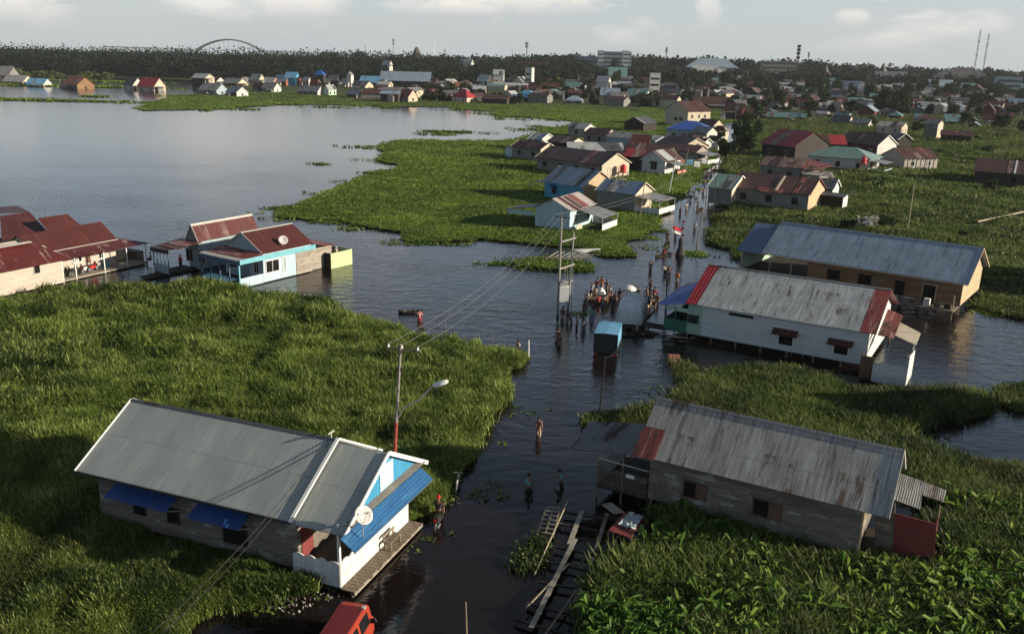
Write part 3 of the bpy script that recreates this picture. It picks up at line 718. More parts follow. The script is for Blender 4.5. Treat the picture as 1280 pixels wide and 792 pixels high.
# ------------------------------------------------------------------ the houses near the camera
def rail(h, pts, z, name, m, parent=None, w=.06, t=.09):
    mb = MB()
    for a, b in zip(pts[:-1], pts[1:]): mb.bar((a[0], a[1], z), (b[0], b[1], z), w, t)
    return mb.build(name, m, parent or h.root)
def dish(name, label, loc, dia, aim, m=None, group=None, post=.6):
    root = empty(name, loc); tag(root, label, 'satellite dish', group)
    R = Vector(aim).normalized().to_track_quat('Z', 'Y').to_matrix(); r = dia / 2
    prof = [(.02 * r, .0), (.45 * r, .05 * r), (.8 * r, .16 * r), (r, .26 * r), (r * .985, .28 * r), (.78 * r, .185 * r), (.4 * r, .07 * r), (.02 * r, .03 * r)]
    MB().lathe(prof, 28, 0, M=R).build('reflector', m or MAT['dish'], root, True)
    tip = R @ Vector((0, 0, r * .85)); mb = MB()
    for k in range(3):
        a = 2 * PI * k / 3; mb.tube([R @ Vector((r * .92 * math.cos(a), r * .92 * math.sin(a), .24 * r)), tip], .012, 5)
    mb.build('feed_arm', MAT['steel'], root); MB().tube([tip, tip + R @ Vector((0, 0, .09))], .035, 8).build('feed_horn', MAT['metal_dark'], root)
    MB().tube([(0, 0, 0), R @ Vector((0, 0, -.12)), (0, 0, -post)], .03, 6).build('mast', MAT['steel'], root)
    return root
def scallop(p, q, z0, zt, amp, n, th=.06):
    """fence panel with a wavy top edge between two ground points"""
    p, q = Vector((*p, 0)), Vector((*q, 0)); d = q - p; nr = Vector((-d.y, d.x, 0)).normalized() * th / 2
    N = n * 6; mb = MB(); top = []
    for i in range(N + 1):
        t = i / N; top.append(zt + amp * abs(math.sin(PI * n * t)) - amp * .5)
    for i in range(N):
        a, b = p + d * (i / N), p + d * ((i + 1) / N)
        mb.add([(*(a - nr).xy, z0), (*(b - nr).xy, z0), (*(b - nr).xy, top[i + 1]), (*(a - nr).xy, top[i]), (*(a + nr).xy, z0), (*(b + nr).xy, z0), (*(b + nr).xy, top[i + 1]), (*(a + nr).xy, top[i])],
               [(0, 1, 2, 3), (5, 4, 7, 6), (3, 2, 6, 7), (0, 4, 5, 1)] + ([(0, 3, 7, 4)] if i == 0 else []) + ([(1, 5, 6, 2)] if i == N - 1 else []))
    return mb
def house_porch_fence():
    """front left: grey roof, blue porch gable"""
    M = MAT
    h = House('wooden_house', 'grey weathered board house with green-grey metal roof and blue porch gable at lower left', (165, 498.5), (422, 549), (94.5, 588), 5.5, 3.2, .35, oe=.55, oo=.75)
    L, w = h.L, h.w
    pk = h.q(483, 567, 5.35); Lp = pk.x
    h.walls(M['wood_grey'], x1=L - .2)
    h.roof([(0, L, M['zinc_green'], M['zinc_green'])], cap=M['zinc_dark'])
    h.barge('l', M['white_trim'], .18)
    bb = MB()
    for sg in (-1, 1): bb.bar((L + .02, 0, h.zr + .06), (L + .02, sg * w * 1.02, h.ze + .03), .16, .09)
    bb.build('bargeboard', M['white_trim'], h.root)
    MB().box(-.02, .0 + L, -w - .02, -w + .03, h.ze - .13, h.ze - .055).build('fascia', M['dark_trim'], h.root)
    # porch roof, a hand lower
    wp, zp, zq = w - .05, 5.33, 3.08
    pr = MB()
    for sg in (-1, 1): pr.plate([(L - .3, 0, zp), (Lp, 0, zp), (Lp, sg * wp, zq), (L - .3, sg * wp, zq)], .05)
    pro = pr.build('porch_roof', M['zinc_green'], h.root)
    for sg in (-1, 1): MB().bar((Lp + .03, 0, zp + .0), (Lp + .03, sg * (wp + .05), zq + .0), .06, .2).build('bargeboard', M['white_trim'], pro)
    zb = 3.35; yb = wp * (zp - zb) / (zp - zq)
    gb = MB().prism([(Lp - .28, -yb, zb), (Lp - .28, yb, zb), (Lp - .28, 0, zp - .07)], None, (.08, 0, 0)).build('gable', M['sky_board'], h.root)
    MB().box(Lp - .2, Lp - .17, -.5, .75, zb + .15, zp - .62).build('gable_panel', M['paleblue_board'], gb)
    MB().plate([(Lp - .2, -yb - .1, zb + .1), (Lp - .2, yb + .1, zb + .1), (Lp + .12, yb + .1, zb + .02), (Lp + .12, -yb - .1, zb + .02)], .06).build('gable_ledge', M['concrete'], gb)
    MB().plate([(Lp + .05, -wp - .4, zq + .12), (Lp + .05, 3.15, zq + .12), (Lp + .72, 3.15, zq - .36), (Lp + .72, -wp - .4, zq - .36)], .04).build('awning', M['awning_blue'], h.root)
    MB().box(Lp + .70, Lp + .74, -wp - .4, 3.15, zq - .46, zq - .37).build('awning_edge', M['navy_trim'], h.root)
    # porch: floor, posts, scalloped fence, deck on the street
    z0 = .5
    c0, c1, c2 = h.q(363, 720, .35), h.q(429, 733.5, .35), h.q(507, 649, .35)
    x1, ya, yb2 = (c1.x + c2.x) / 2, c1.y, c2.y
    x0 = L - .2
    MB().box(x0, x1, ya, yb2, z0 - .18, z0).build('porch_floor', M['deck'], h.root)
    scallop((x0 + .02, ya), (x1, ya), .3, 1.5, .12, 4).build('fence_panel', M['white_vert'], h.root)
    scallop((x1, ya), (x1, yb2), .3, 1.5, .14, 8).build('fence_panel', M['white_vert'], h.root)
    for (x, y) in ((x1 - .08, ya + .1), (x1 - .08, 0), (x1 - .08, yb2 - .1)):
        MB().box(x - .06, x + .06, y - .06, y + .06, z0, zb).build('porch_post', M['white_trim'], h.root)
    MB().box(x0 - .02, x0 + .05, -w + 1.0, -w + 1.9, z0, 2.6).build('red_door', M['red_panel'], h.root)
    h.window_m('r', -.6, .6, 1.3, 2.5, M['white_trim'], off=L - .2)
    d3, d2 = h.q(450, 741, .32), h.q(521, 655, .32)
    xd = (d3.x + d2.x) / 2
    dk = MB(); nb = 26
    for i in range(nb):
        y = ya - .1 + (yb2 - ya + .2) * i / nb; j = RNG.uniform(-.06, .06)
        dk.box(x1 + .06, xd + j, y + .01, y + (yb2 - ya + .2) / nb - .012, .26, .31)
    dk.build('deck', M['deck_board'], h.root)
    MB().box(xd - .12, xd - .02, ya - .1, yb2 + .1, .12, .26).build('deck_beam', M['plank_pale'], h.root)
    for i in range(6): MB().tube([(xd - .2, ya + (yb2 - ya) * i / 5, -.7), (xd - .2, ya + (yb2 - ya) * i / 5, .26)], .07, 6).build('deck_post', M['post_wood'], h.root)
    h.footprint(L - 1, xd + .2, ya - .2, yb2 + .3)
    # shaded wall with two blue awnings
    h.window('f', (168, 625), (182, 642), M['wood_dark'], M['void'], 0)
    h.window('f', (210, 634), (224, 653), M['wood_dark'], M['void'], 0)
    h.door('f', (280, 652), (309, 683), M['void'], M['wood_dark'])
    for (p, q) in (((150, 612), (226, 628)), ((252, 636), (316, 656))):
        u0, z = h.on('f', *p); u1, _ = h.on('f', *q); zz = 2.75
        MB().plate([(u0, -h.wy + .02, zz), (u1, -h.wy + .02, zz), (u1, -h.wy - 1.05, zz - .42), (u0, -h.wy - 1.05, zz - .42)], .03).build('awning', M['awning_navy'], h.root)
        for u in (u0 + .1, u1 - .1): MB().bar((u, -h.wy, zz - .9), (u, -h.wy - .98, zz - .43), .05, .05).build('awning_strut', M['post_pale'], h.root)
    # aerial, dish, bench
    rb = MB().tube([(L - .35, .0, h.zr), (L - .35, .0, h.zr + .35)], .035, 6); rb.bar((L - .35, -.25, h.zr + .3), (L - .35, .25, h.zr + .3), .05, .06)
    rb.build('wire_bracket', M['post_pale'], h.root)
    p = ground(453.5, 644, 4.0)
    dish('satellite_dish', 'pale satellite dish on the blue porch awning of the grey-roofed house', p, .85, (.55, -.55, .62), post=1.05)
    b = empty('bench', h.world(x1 + .42, ya + (yb2 - ya) * .62, .31), h.ang); tag(b, 'small dark wooden bench on the deck outside the white scalloped fence', 'bench')
    sb = MB()
    for k in range(3): sb.box(-.2 + k * .14, -.08 + k * .14, -.55, .55, .4, .44)
    sb.build('seat', M['post_wood'], b)
    for x in (-.15, .17):
        for y in (-.45, .45): MB().box(x - .03, x + .03, y - .03, y + .03, 0, .4).build('leg', M['post_wood'], b)
    MB().box(-.22, -.18, -.55, .55, .62, .74).build('backrest', M['post_wood'], b)
    for y in (-.45, .45): MB().box(-.22, -.18, y - .03, y + .03, .4, .62).build('back_post', M['post_wood'], b)
    return h
def house_weathered():
    """front right: long weathered roof, plain boards"""
    M = MAT
    h = House('wooden_house', 'unpainted grey board house with dirty zinc roof and open shutters at lower right', (822, 496), (1130, 562), (791, 567), 5.5, 3.3, .75, oe=.55, oo=.5)
    L, w = h.L, h.w
    h.walls(M['wood_grey'], x0=.75, x1=L - 1.15)
    h.oe = .75
    h.roof([(0, L, M['zinc_worn'], M['zinc_worn'])], cap=M['zinc_mid'])
    s0, s1 = .52, 1.0
    MB().plate([(-.06, -w * s0, h.zr - (h.zr - h.ze) * s0 + .03), (1.15, -w * s0, h.zr - (h.zr - h.ze) * s0 + .03), (1.15, -w * 1.03, h.ze - .04), (-.06, -w * 1.03, h.ze - .04)], .03).build('roof_patch', M['rust_red'], h.root)['label'] = 'rusty red roof sheet at the left corner'
    h.barge('r', M['grey_trim'], .13)
    h.window('f', (856, 600), (869, 622), M['shutter'], M['void'], 0, shutter=M['shutter'])
    h.window('f', (943, 622), (959, 646), M['shutter'], M['void'], 0, shutter=M['shutter'])
    MB().box(L - 1.16, L - 1.06, -h.wy + .05, -h.wy + .17, .75, 3.3).build('corner_board', M['wood_tan'], h.root)
    h.stilts(M['post_wood'], 6, x0=.9, x1=L - 1.3)
    # porch on the street side
    zf = .8
    h.slab([(737, 526, 3.05), (812, 530, 3.1), (792, 568, 2.75), (713, 561, 2.7)], .05, M['zinc_dark'], 'porch_roof')
    a, b, c = h.q(727, 622, zf), h.q(808, 637, zf), h.q(742, 560, zf)
    xl, yf, yb = a.x, -h.wy - .15, h.wy - .8
    MB().box(xl, .75, yf, yb, zf - .12, zf).build('porch_floor', M['wood_dark'], h.root)
    for (x, y, zt) in ((xl + .06, yf + .05, 2.72), ((xl + .75) / 2, yf + .05, 2.75), (xl + .06, yb - .1, 2.95), ((xl + .75) / 2, yb - .1, 3.0)):
        MB().tube([(x, y, -.7), (x, y, zt)], .05, 6).build('porch_post', M['post_wood'], h.root)
    pk = MB(); n = 30
    for i in range(n):
        x = xl + .1 + (.6 - xl) * i / n; pk.bar((x, yf + .02, zf), (x, yf + .02, zf + 1.12 + RNG.uniform(-.04, .04)), .05, .02)
    for i in range(20):
        y = yf + .1 + (yb - yf - .2) * i / 20; pk.bar((xl + .03, y, zf), (xl + .03, y, zf + 1.1), .05, .02)
    pk.bar((xl, yf + .05, zf + .3), (.7, yf + .05, zf + .3), .04, .06); pk.bar((xl, yf + .05, zf + .9), (.7, yf + .05, zf + .9), .04, .06)
    pk.build('picket_rail', M['wood_grey'], h.root)
    MB().bar((xl, yf + .0, zf + 1.6), (.75, yf + .0, zf + 1.55), .05, .05).build('hand_rail', M['post_pale'], h.root)
    MB().box((xl + .75) / 2 + .25, (xl + .75) / 2 + .7, yf - .04, yf - .01, zf + .9, zf + 1.1).build('notice_board', M['white_trim'], h.root)
    # lean-to kitchen at the far end
    x0, x1 = L - 1.15, h.q(1172, 690, .4).x
    ym = -h.wy + 1.2
    pq = lambda px, py, y: (h.on('f', px, py, y)[0], y, h.on('f', px, py, y)[1])
    MB().prism([pq(1092, 690, ym), pq(1118, 692, ym), pq(1119, 628, ym), pq(1095, 632, ym)], None, (0, .06, 0)).build('kitchen_wall', M['wood_grey'], h.root)
    MB().prism([pq(1116, 690, ym - .05), pq(1167, 697, ym - .05), pq(1171, 655, ym - .05), pq(1118, 641, ym - .05)], None, (0, .05, 0)).build('red_panel', M['red_panel'], h.root)
    xp = pq(1171, 655, ym)[0]; MB().box(xp - .05, xp, ym, ym + 2.4, .3, 2.0).build('kitchen_wall', M['red_panel'], h.root)
    MB().box(x0, xp, ym + .3, ym + 2.4, .3, .5).build('kitchen_floor', M['wood_dark'], h.root)
    for y in (ym + .04, ym + 2.4): MB().tube([(xp - .05, y, -.6), (xp - .05, y, 2.6)], .05, 6).build('kitchen_post', M['post_wood'], h.root)
    MB().bar((xp - 1.6, ym - .02, 2.1), (xp, ym - .02, 2.0), .06, .06).build('kitchen_rail', M['post_wood'], h.root)
    h.slab([(1120, 589, 3.0), (1183, 612, 2.8), (1179, 627, 2.5), (1118, 606, 2.7)], .05, M['zinc_worn'], 'kitchen_roof')
    h.slab([(1116, 604, 2.85), (1153, 616, 2.65), (1150, 636, 2.35), (1112, 622, 2.55)], .04, M['zinc_mid'], 'kitchen_roof')
    h.footprint(x0, x1 + .1, ym - .2, ym + 2.7); h.footprint(xl, .8, yf - .1, yb)
    return h
def house_white():
    M = MAT
    h = House('white_house', 'long white board house with scuffed zinc roof, red end sheets and a green porch', (886, 330), (1115, 362), (860, 379), 5.7, 3.3, .55, oe=.1, oo=.35)
    L, w = h.L, h.w
    xa, xb = h.q(899, 332, 5.7).x, h.q(1094.5, 359, 5.7).x
    h.roof([(0, xa, M['rib_red'], M['rib_red']), (xa, xb, M['zinc_scuffed'], M['zinc_scuffed']), (xb, L, M['rust_red'], M['rust_red'])], cap=M['zinc_mid'])
    xg = h.on('f', 877, 400)[0]
    h.walls(M['white_board'], x0=xg, x1=L - .5); h.walls(M['green_board'], x0=.15, x1=xg, name='wall')['label'] = 'light green board wall at the porch end'
    h.window('f', (861, 393), (872, 404), M['green_deep'], bars=0)
    for (a, b, p, q) in (((974, 418), (990, 432.5), (967, 408), (998, 417)), ((1043, 431), (1059, 444), (1036, 420), (1067, 429))):
        h.window('f', a, b, M['white_trim'], bars=0)
        u0, _ = h.on('f', *p); u1, _ = h.on('f', *q); zz = h.on('f', *a)[1] + .55
        MB().plate([(u0, -h.wy + .02, zz), (u1, -h.wy + .02, zz), (u1, -h.wy - .6, zz - .4), (u0, -h.wy - .6, zz - .4)], .05).build('window_awning', M['rib_brown'], h.root)
    u0, z = h.on('f', 911, 389); u1, _ = h.on('f', 942, 393.5)
    s = MB(); h.wbox(s, 'f', u0, u1, -.02, .03, z - .3, z - .08); s.build('vent_slot', M['void'], h.root)
    for px in (990, 1004):
        u, _ = h.on('f', px, 440); MB().tube([(u, -h.wy - .06, .2), (u, -h.wy - .06, 1.9 if px < 1000 else 1.2)], .02, 5).build('drain_pipe', M['grey_trim'], h.root)
    h.stilts(M['post_wood'], 8)
    # porch with blue roof at the street end
    zf = .65; x0 = h.q(815, 419, zf).x
    yf = -h.wy; yb = h.wy - 1.0
    a, b = h.q(823, 379, 2.75), h.q(854, 356, 3.9)
    MB().plate([(.2, -w, 3.28), (.2, -.6, 4.35), (a.x + .5, -.9, 3.5), (a.x, -w, 2.75)], .05).build('porch_roof', M['roof_blue'], h.root)
    MB().plate([(.2, -.6, 4.35), (.2, yb, 3.6), (a.x, yb, 2.9), (a.x, -w, 2.73), (a.x + .5, -.9, 3.48)], .05).build('porch_roof', M['zinc_dark'], h.root)
    MB().box(x0, .2, yf, yb, zf - .15, zf).build('porch_floor', M['wood_dark'], h.root)
    MB().box(x0, .14, yf - .03, yf + .03, zf - .1, zf + .95).build('porch_wall', M['green_deep'], h.root)
    MB().box(x0 - .03, x0 + .03, yf - .03, yb, zf - .1, zf + .95).build('porch_wall', M['green_deep'], h.root)
    for (x, y) in ((x0, yf), (x0, (yf + yb) / 2), (x0, yb), (x0 / 2, yf)):
        MB().tube([(x, y, -.7), (x, y, 2.8)], .05, 6).build('porch_post', M['navy_trim'], h.root)
    MB().box(x0, .14, yf - .02, yf + .02, 2.35, 2.72).build('porch_frieze', M['mint_wall'], h.root)
    MB().box(.05, .13, yf + .4, yb - .3, zf, 2.9).build('porch_shade_panel', M['void'], h.root)  # near-black panel paints the shade behind the porch
    MB().box(x0 - 2.2, x0, yf + .3, yf + 1.6, .3, .42).build('jetty', M['wood_dark'], h.root)
    for (x, y) in ((x0 - 2.0, yf + .5), (x0 - 2.0, yf + 1.4)): MB().tube([(x, y, -.7), (x, y, .3)], .06, 6).build('jetty_post', M['post_wood'], h.root)
    # patched back annex
    xe = L - .5; zz = .5
    c0, c1 = h.q(1089, 472, .4), h.q(1131, 480, .4)
    h.slab([(1110, 386, 4.0), (1129, 394, 3.8), (1117, 423, 2.9), (1097, 418, 3.0)], .05, M['rust_red'], 'annex_roof')
    h.slab([(1124, 402, 3.2), (1151, 416, 2.9), (1145, 431, 2.6), (1117, 418, 2.8)], .05, M['cream_board'], 'annex_roof')
    x1 = c1.x; y1 = c1.y
    MB().box(c0.x, x1, y1 - .03, y1 + .03, .15, 1.65).build('annex_wall', M['white_board'], h.root)
    MB().prism([(x1, y1, .15), (x1, y1 + 3.2, .15), (x1, y1 + 3.2, 2.2), (x1, y1, 2.6)], None, (.06, 0, 0)).build('annex_wall', M['white_board'], h.root)
    MB().box(xe - .1, c0.x + .02, y1 + .1, y1 + .2, .15, 2.0).build('annex_door', M['shutter'], h.root)
    MB().box(xe, x1, y1 + .05, y1 + 3.0, .1, .3).build('annex_floor', M['wood_dark'], h.root)
    for y in (y1 + .1, y1 + 3.0): MB().tube([(x1 - .08, y, -.7), (x1 - .08, y, 2.6)], .06, 6).build('annex_post', M['post_pale'], h.root)
    for k in range(3): MB().box(xe + .3 + k * .5, xe + .62 + k * .5, y1 + .9, y1 + 1.3, .3, .75 + .2 * (k % 2)).build('stored_crate', M[('red_panel', 'white_wall', 'post_wood')[k]], h.root)
    return h
def house_brown():
    M = MAT
    h = House('wooden_house', 'brown plank house on stilts under a long blue-grey zinc roof behind the white house', (977, 277), (1230, 310), (954.6, 316), 6.05, 3.3, .95, oe=.5, oo=.6)
    L, w = h.L, h.w
    h.roof([(0, L, M['zinc_blue'], M['zinc_blue'])], cap=M['zinc_blue'])
    x0 = h.on('f', 1010.5, 330)[0]
    h.walls(M['wood_brown'], x0=x0, x1=L - .6)
    MB().prism([(L - .56, -h.wy, .95), (L - .56, h.wy, .95), (L - .56, h.wy, h.ze), (L - .56, 0, h.zr - .3), (L - .56, -h.wy, h.ze)], None, (.05, 0, 0)).build('gable_boards', M['wood_tan'], h.root)
    h.barge('r', M['wood_tan'], .12)
    MB().box(.02, L, -w - .02, -w + .02, h.ze - .16, h.ze - .055).build('fascia', M['cream_board'], h.root)
    # lower roof at the street end
    a = h.q(948, 277, 5.6); 
    MB().plate([(a.x, .2, 5.55), (.6, .2, 5.55), (.6, -w + .1, 3.12), (a.x, -w + .1, 3.12)], .05).build('porch_roof', M['zinc_deep'], h.root)
    MB().plate([(a.x, .2, 5.55), (.6, .2, 5.55), (.6, w - .1, 3.12), (a.x, w - .1, 3.12)], .05).build('porch_roof', M['zinc_deep'], h.root)
    MB().box(a.x + .3, x0, -h.wy, h.wy, .8, .95).build('porch_floor', M['wood_dark'], h.root)
    for x in (a.x + .4, .8, 3.2): MB().tube([(x, -h.wy + .1, -.7), (x, -h.wy + .1, 3.2)], .06, 6).build('porch_post', M['wood_tan'], h.root)
    MB().box(a.x + .5, a.x + .55, -h.wy, h.wy, .95, 2.9).build('porch_screen', M['mint_wall'], h.root)
    MB().box(x0 - .06, x0 - .01, -h.wy + .8, h.wy, .95, 3.0).build('porch_shade_sheet', M['void'], h.root)  # near-black sheet paints the shade deep in the porch
    for (p, q) in (((1035, 336), (1049, 350)), ((1074, 342), (1088, 356))): h.window('f', p, q, M['shutter'], M['void'], 0)
    h.window('f', (1120, 350), (1129, 369), M['shutter'], M['void'], 0); h.door('f', (1155, 355), (1167, 378), M['void'], M['wood_tan'])
    d0, d1 = h.on('f', 1125, 380)[0], L - .6
    MB().box(d0, d1, -h.wy - 2.4, -h.wy, .72, .86).build('back_deck', M['deck_board'], h.root)
    for x in (d0 + .1, (d0 + d1) / 2, d1 - .1):
        for y in (-h.wy - 2.3, -h.wy - .3): MB().tube([(x, y, -.7), (x, y, .72)], .07, 6).build('deck_post', M['post_wood'], h.root)
    MB().tube([(d1 - .1, -h.wy - 2.3, .8), (d1 - .1, -h.wy - 2.3, 2.4)], .05, 6).build('deck_post', M['wood_tan'], h.root)
    for k in range(5):
        x = d0 + .6 + k * .95; MB().box(x, x + .55, -h.wy - 1.9 + .3 * (k % 2), -h.wy - 1.4, .86, 1.15 + .2 * (k % 3)).build('stored_bundle', M[('grey_wall', 'post_wood', 'white_wall', 'dark_wall', 'wood_dark')[k]], h.root)
    h.stilts(M['post_wood'], 9, x0=x0 + .2)
    h.footprint(a.x, x0, -h.wy, h.wy)
    return h
def house_floating_blue():
    M = MAT
    h = House('floating_house', 'blue trimmed flooded house with maroon roof and a satellite dish', (301, 290.5), (365, 279), (331, 317), 5.0, 3.15, .1, oe=.15, oo=.2)
    L, w = h.L, h.w
    h.roof([(0, L, M['rib_brown'], M['rib_brown'])], cap=M['grey_trim'])
    h.walls(M['paleblue_board'])
    MB().prism([(.1, -w + .5, 3.2), (.1, w - .5, 3.2), (.1, 0, h.zr - .15)], None, (.06, 0, 0)).build('gable', M['bluegrey_wall'], h.root)
    h.barge('l', M['grey_trim'], .14)
    # shaded porch along the near gable end: roof slab, deep fascia, posts and railing
    px0 = -3.0
    MB().plate([(px0, -w - .1, 2.85), (px0, w, 2.85), (.3, w, 3.25), (.3, -w - .1, 3.25)], .05).build('porch_roof', M['rust_red'], h.root)
    MB().plate([(px0 + .05, -w - .12, 2.9), (px0 + .05, w + .02, 2.9), (px0 + .7, w + .02, 2.99), (px0 + .7, -w - .12, 2.99)], .03).build('roof_edge_strip', M['grey_trim'], h.root)
    MB().box(px0 - .05, px0, -w - .13, w, 2.45, 2.86).build('fascia', M['navy_trim'], h.root)
    MB().box(px0 - .05, L + .2, -w - .15, -w - .1, 2.55, 3.05).build('fascia', M['teal_trim'], h.root)
    MB().box(px0, .15, -h.wy, h.wy, -.1, .25).build('porch_floor', M['wood_dark'], h.root)
    for k in range(5):
        y = -h.wy + .05 + (2 * h.wy - .1) * k / 4; MB().box(px0 + .02, px0 + .12, y - .05, y + .05, -.6, 2.5).build('porch_post', M['navy_trim'], h.root)
    rl = MB()
    for k in range(30):
        y = -h.wy + 2 * h.wy * k / 30; rl.bar((px0 + .07, y, .25), (px0 + .07, y, 1.0), .03, .03)
    rl.bar((px0 + .07, -h.wy, 1.0), (px0 + .07, h.wy, 1.0), .06, .06); rl.build('railing', M['blue_trim'], h.root)
    MB().box(px0, .1, -h.wy - .04, -h.wy + .04, .1, 1.05).build('porch_wall', M['paleblue_board'], h.root)
    MB().box(px0, px0 + .14, -h.wy - .06, -h.wy + .08, -.5, 2.6).build('corner_post', M['teal_trim'], h.root)
    for (y0, y1) in ((-2.3, -1.6), (1.2, 2.2)): h.window_m('l', y0, y1, 1.0, 2.1, M['white_trim'], bars=1)
    d = MB(); h.wbox(d, 'l', -.7, .1, 0, .06, .2, 2.2); d.build('door', M['bluegrey_wall'], h.root)
    # sunlit right wall
    z0, z1 = 1.05, 2.25
    h.window_m('f', .5, 2.2, z0, z1, M['white_trim'], M['void'], 1); h.window_m('f', 2.75, 3.15, .75, 2.35, M['white_trim'], M['bluegrey_wall'], 0)
    MB().box(4.6, L - .15, -h.wy - .05, -h.wy, .1, 2.6).build('bare_boards', M['wood_pale'], h.root)
    # low rear part and the yellow-green pen
    MB().plate([(L - .1, -w + .1, 3.0), (L - .1, w - .8, 3.1), (L + 3.6, w - .8, 2.6), (L + 3.6, -w + .2, 2.45)], .05).build('rear_roof', M['rust_red'], h.root)
    MB().box(L - .15, L + 3.2, -h.wy + .3, h.wy - 1.0, .05, 2.4).build('rear_wall', M['wood_pale'], h.root)
    g0, g1 = h.q(413, 335, .1), h.q(441.5, 329, .1)
    gx0, gx1, gy = g0.x, g1.x, (g0.y + g1.y) / 2
    for nm, (a, b, c, e), m in (('pen_wall', (gx0, gx1, gy, gy + .06), 'lime_board'), ('pen_wall', (gx0, gx0 + .06, gy + .06, gy + 3.5), 'wood_dark'), ('pen_wall', (gx1 - .06, gx1, gy + .06, gy + 3.0), 'lime_board'), ('pen_wall', (gx0, gx1, gy + 3.0, gy + 3.06), 'wood_pale')):
        MB().box(a, b, c, e, -.3, 1.75).build(nm, M[m], h.root)
    MB().box(gx0 + .1, gx1 - .1, gy + .1, gy + 2.9, .0, .9).build('pen_floor', M['wood_dark'], h.root)
    for k in range(6): MB().box(gx0 + .3 + .45 * k, gx0 + .6 + .45 * k, gy + .8 + .5 * (k % 3), gy + 1.2 + .5 * (k % 3), .9, 1.5 + .2 * (k % 3)).build('stored_crate', M[('post_wood', 'red_panel', 'white_wall', 'wood_dark', 'bamboo', 'grey_wall')[k]], h.root)
    p = h.world(3.3, -w * .82, h.ze + .85)
    dish('satellite_dish', 'large pale satellite dish on the maroon roof of the blue trimmed flooded house', p, 1.0, (.35, -.75, .5), post=.7)
    return h
def house_floating_dark():
    M = MAT
    h = House('floating_house', 'flooded grey house with streaked red roof and dark porch, behind the blue trimmed one', (238, 280.6), (314.6, 267.5), (261, 300), 5.0, 3.2, .1, oe=.15, oo=.2)
    L, w = h.L, h.w
    h.roof([(0, L, M['rib_rust'], M['rib_rust'])], cap=M['grey_trim'])
    h.walls(M['bluegrey_wall']); h.barge('l', M['grey_trim'], .16)
    MB().prism([(.1, -w + .5, 3.25), (.1, w - .5, 3.25), (.1, 0, h.zr - .15)], None, (.06, 0, 0)).build('gable', M['grey_wall'], h.root)
    px0 = -3.6
    MB().plate([(px0, -w + .3, 2.85), (px0, w + 1.2, 2.85), (.4, w + 1.2, 3.2), (.4, -w + .3, 3.2)], .05).build('porch_roof', M['rust_dark'], h.root)
    MB().box(px0 - .06, px0, -w + .25, w + 1.2, 2.4, 2.86).build('fascia', M['dark_trim'], h.root)
    MB().plate([(px0 + .6, -1.6, 3.0), (px0 + .6, 1.6, 3.0), (.1, 1.6, 3.22), (.1, -1.6, 3.22)], .03).build('roof_patch', M['rust_red'], h.root)
    MB().box(px0, .15, -h.wy + .5, h.wy + 1.0, -.1, .25).build('porch_floor', M['wood_dark'], h.root)
    for k in range(5):
        y = -w + .6 + (2 * w + .3) * k / 4; MB().tube([(px0 + .1, y, -.6), (px0 + .1, y, 2.5)], .06, 6).build('porch_post', M['navy_trim'], h.root)
    MB().box(px0 + .05, px0 + .12, -w + .6, w + 1.0, .2, 1.15).build('porch_wall', M['bluegrey_wall'], h.root)
    for (y0, y1) in ((-1.8, -.8), (.2, 1.2)): h.window_m('l', y0, y1, .9, 2.2, M['grey_trim'], bars=1)
    rb = MB().box(px0 - 2.4, px0, w - 1.2, w + .2, .12, .22)
    rb.build('landing', M['wood_dark'], h.root)
    for x in (px0 - 2.3, px0 - 1.2): MB().tube([(x, w - .5, -.6), (x, w - .5, .2)], .06, 6).build('landing_post', M['post_wood'], h.root)
    return h
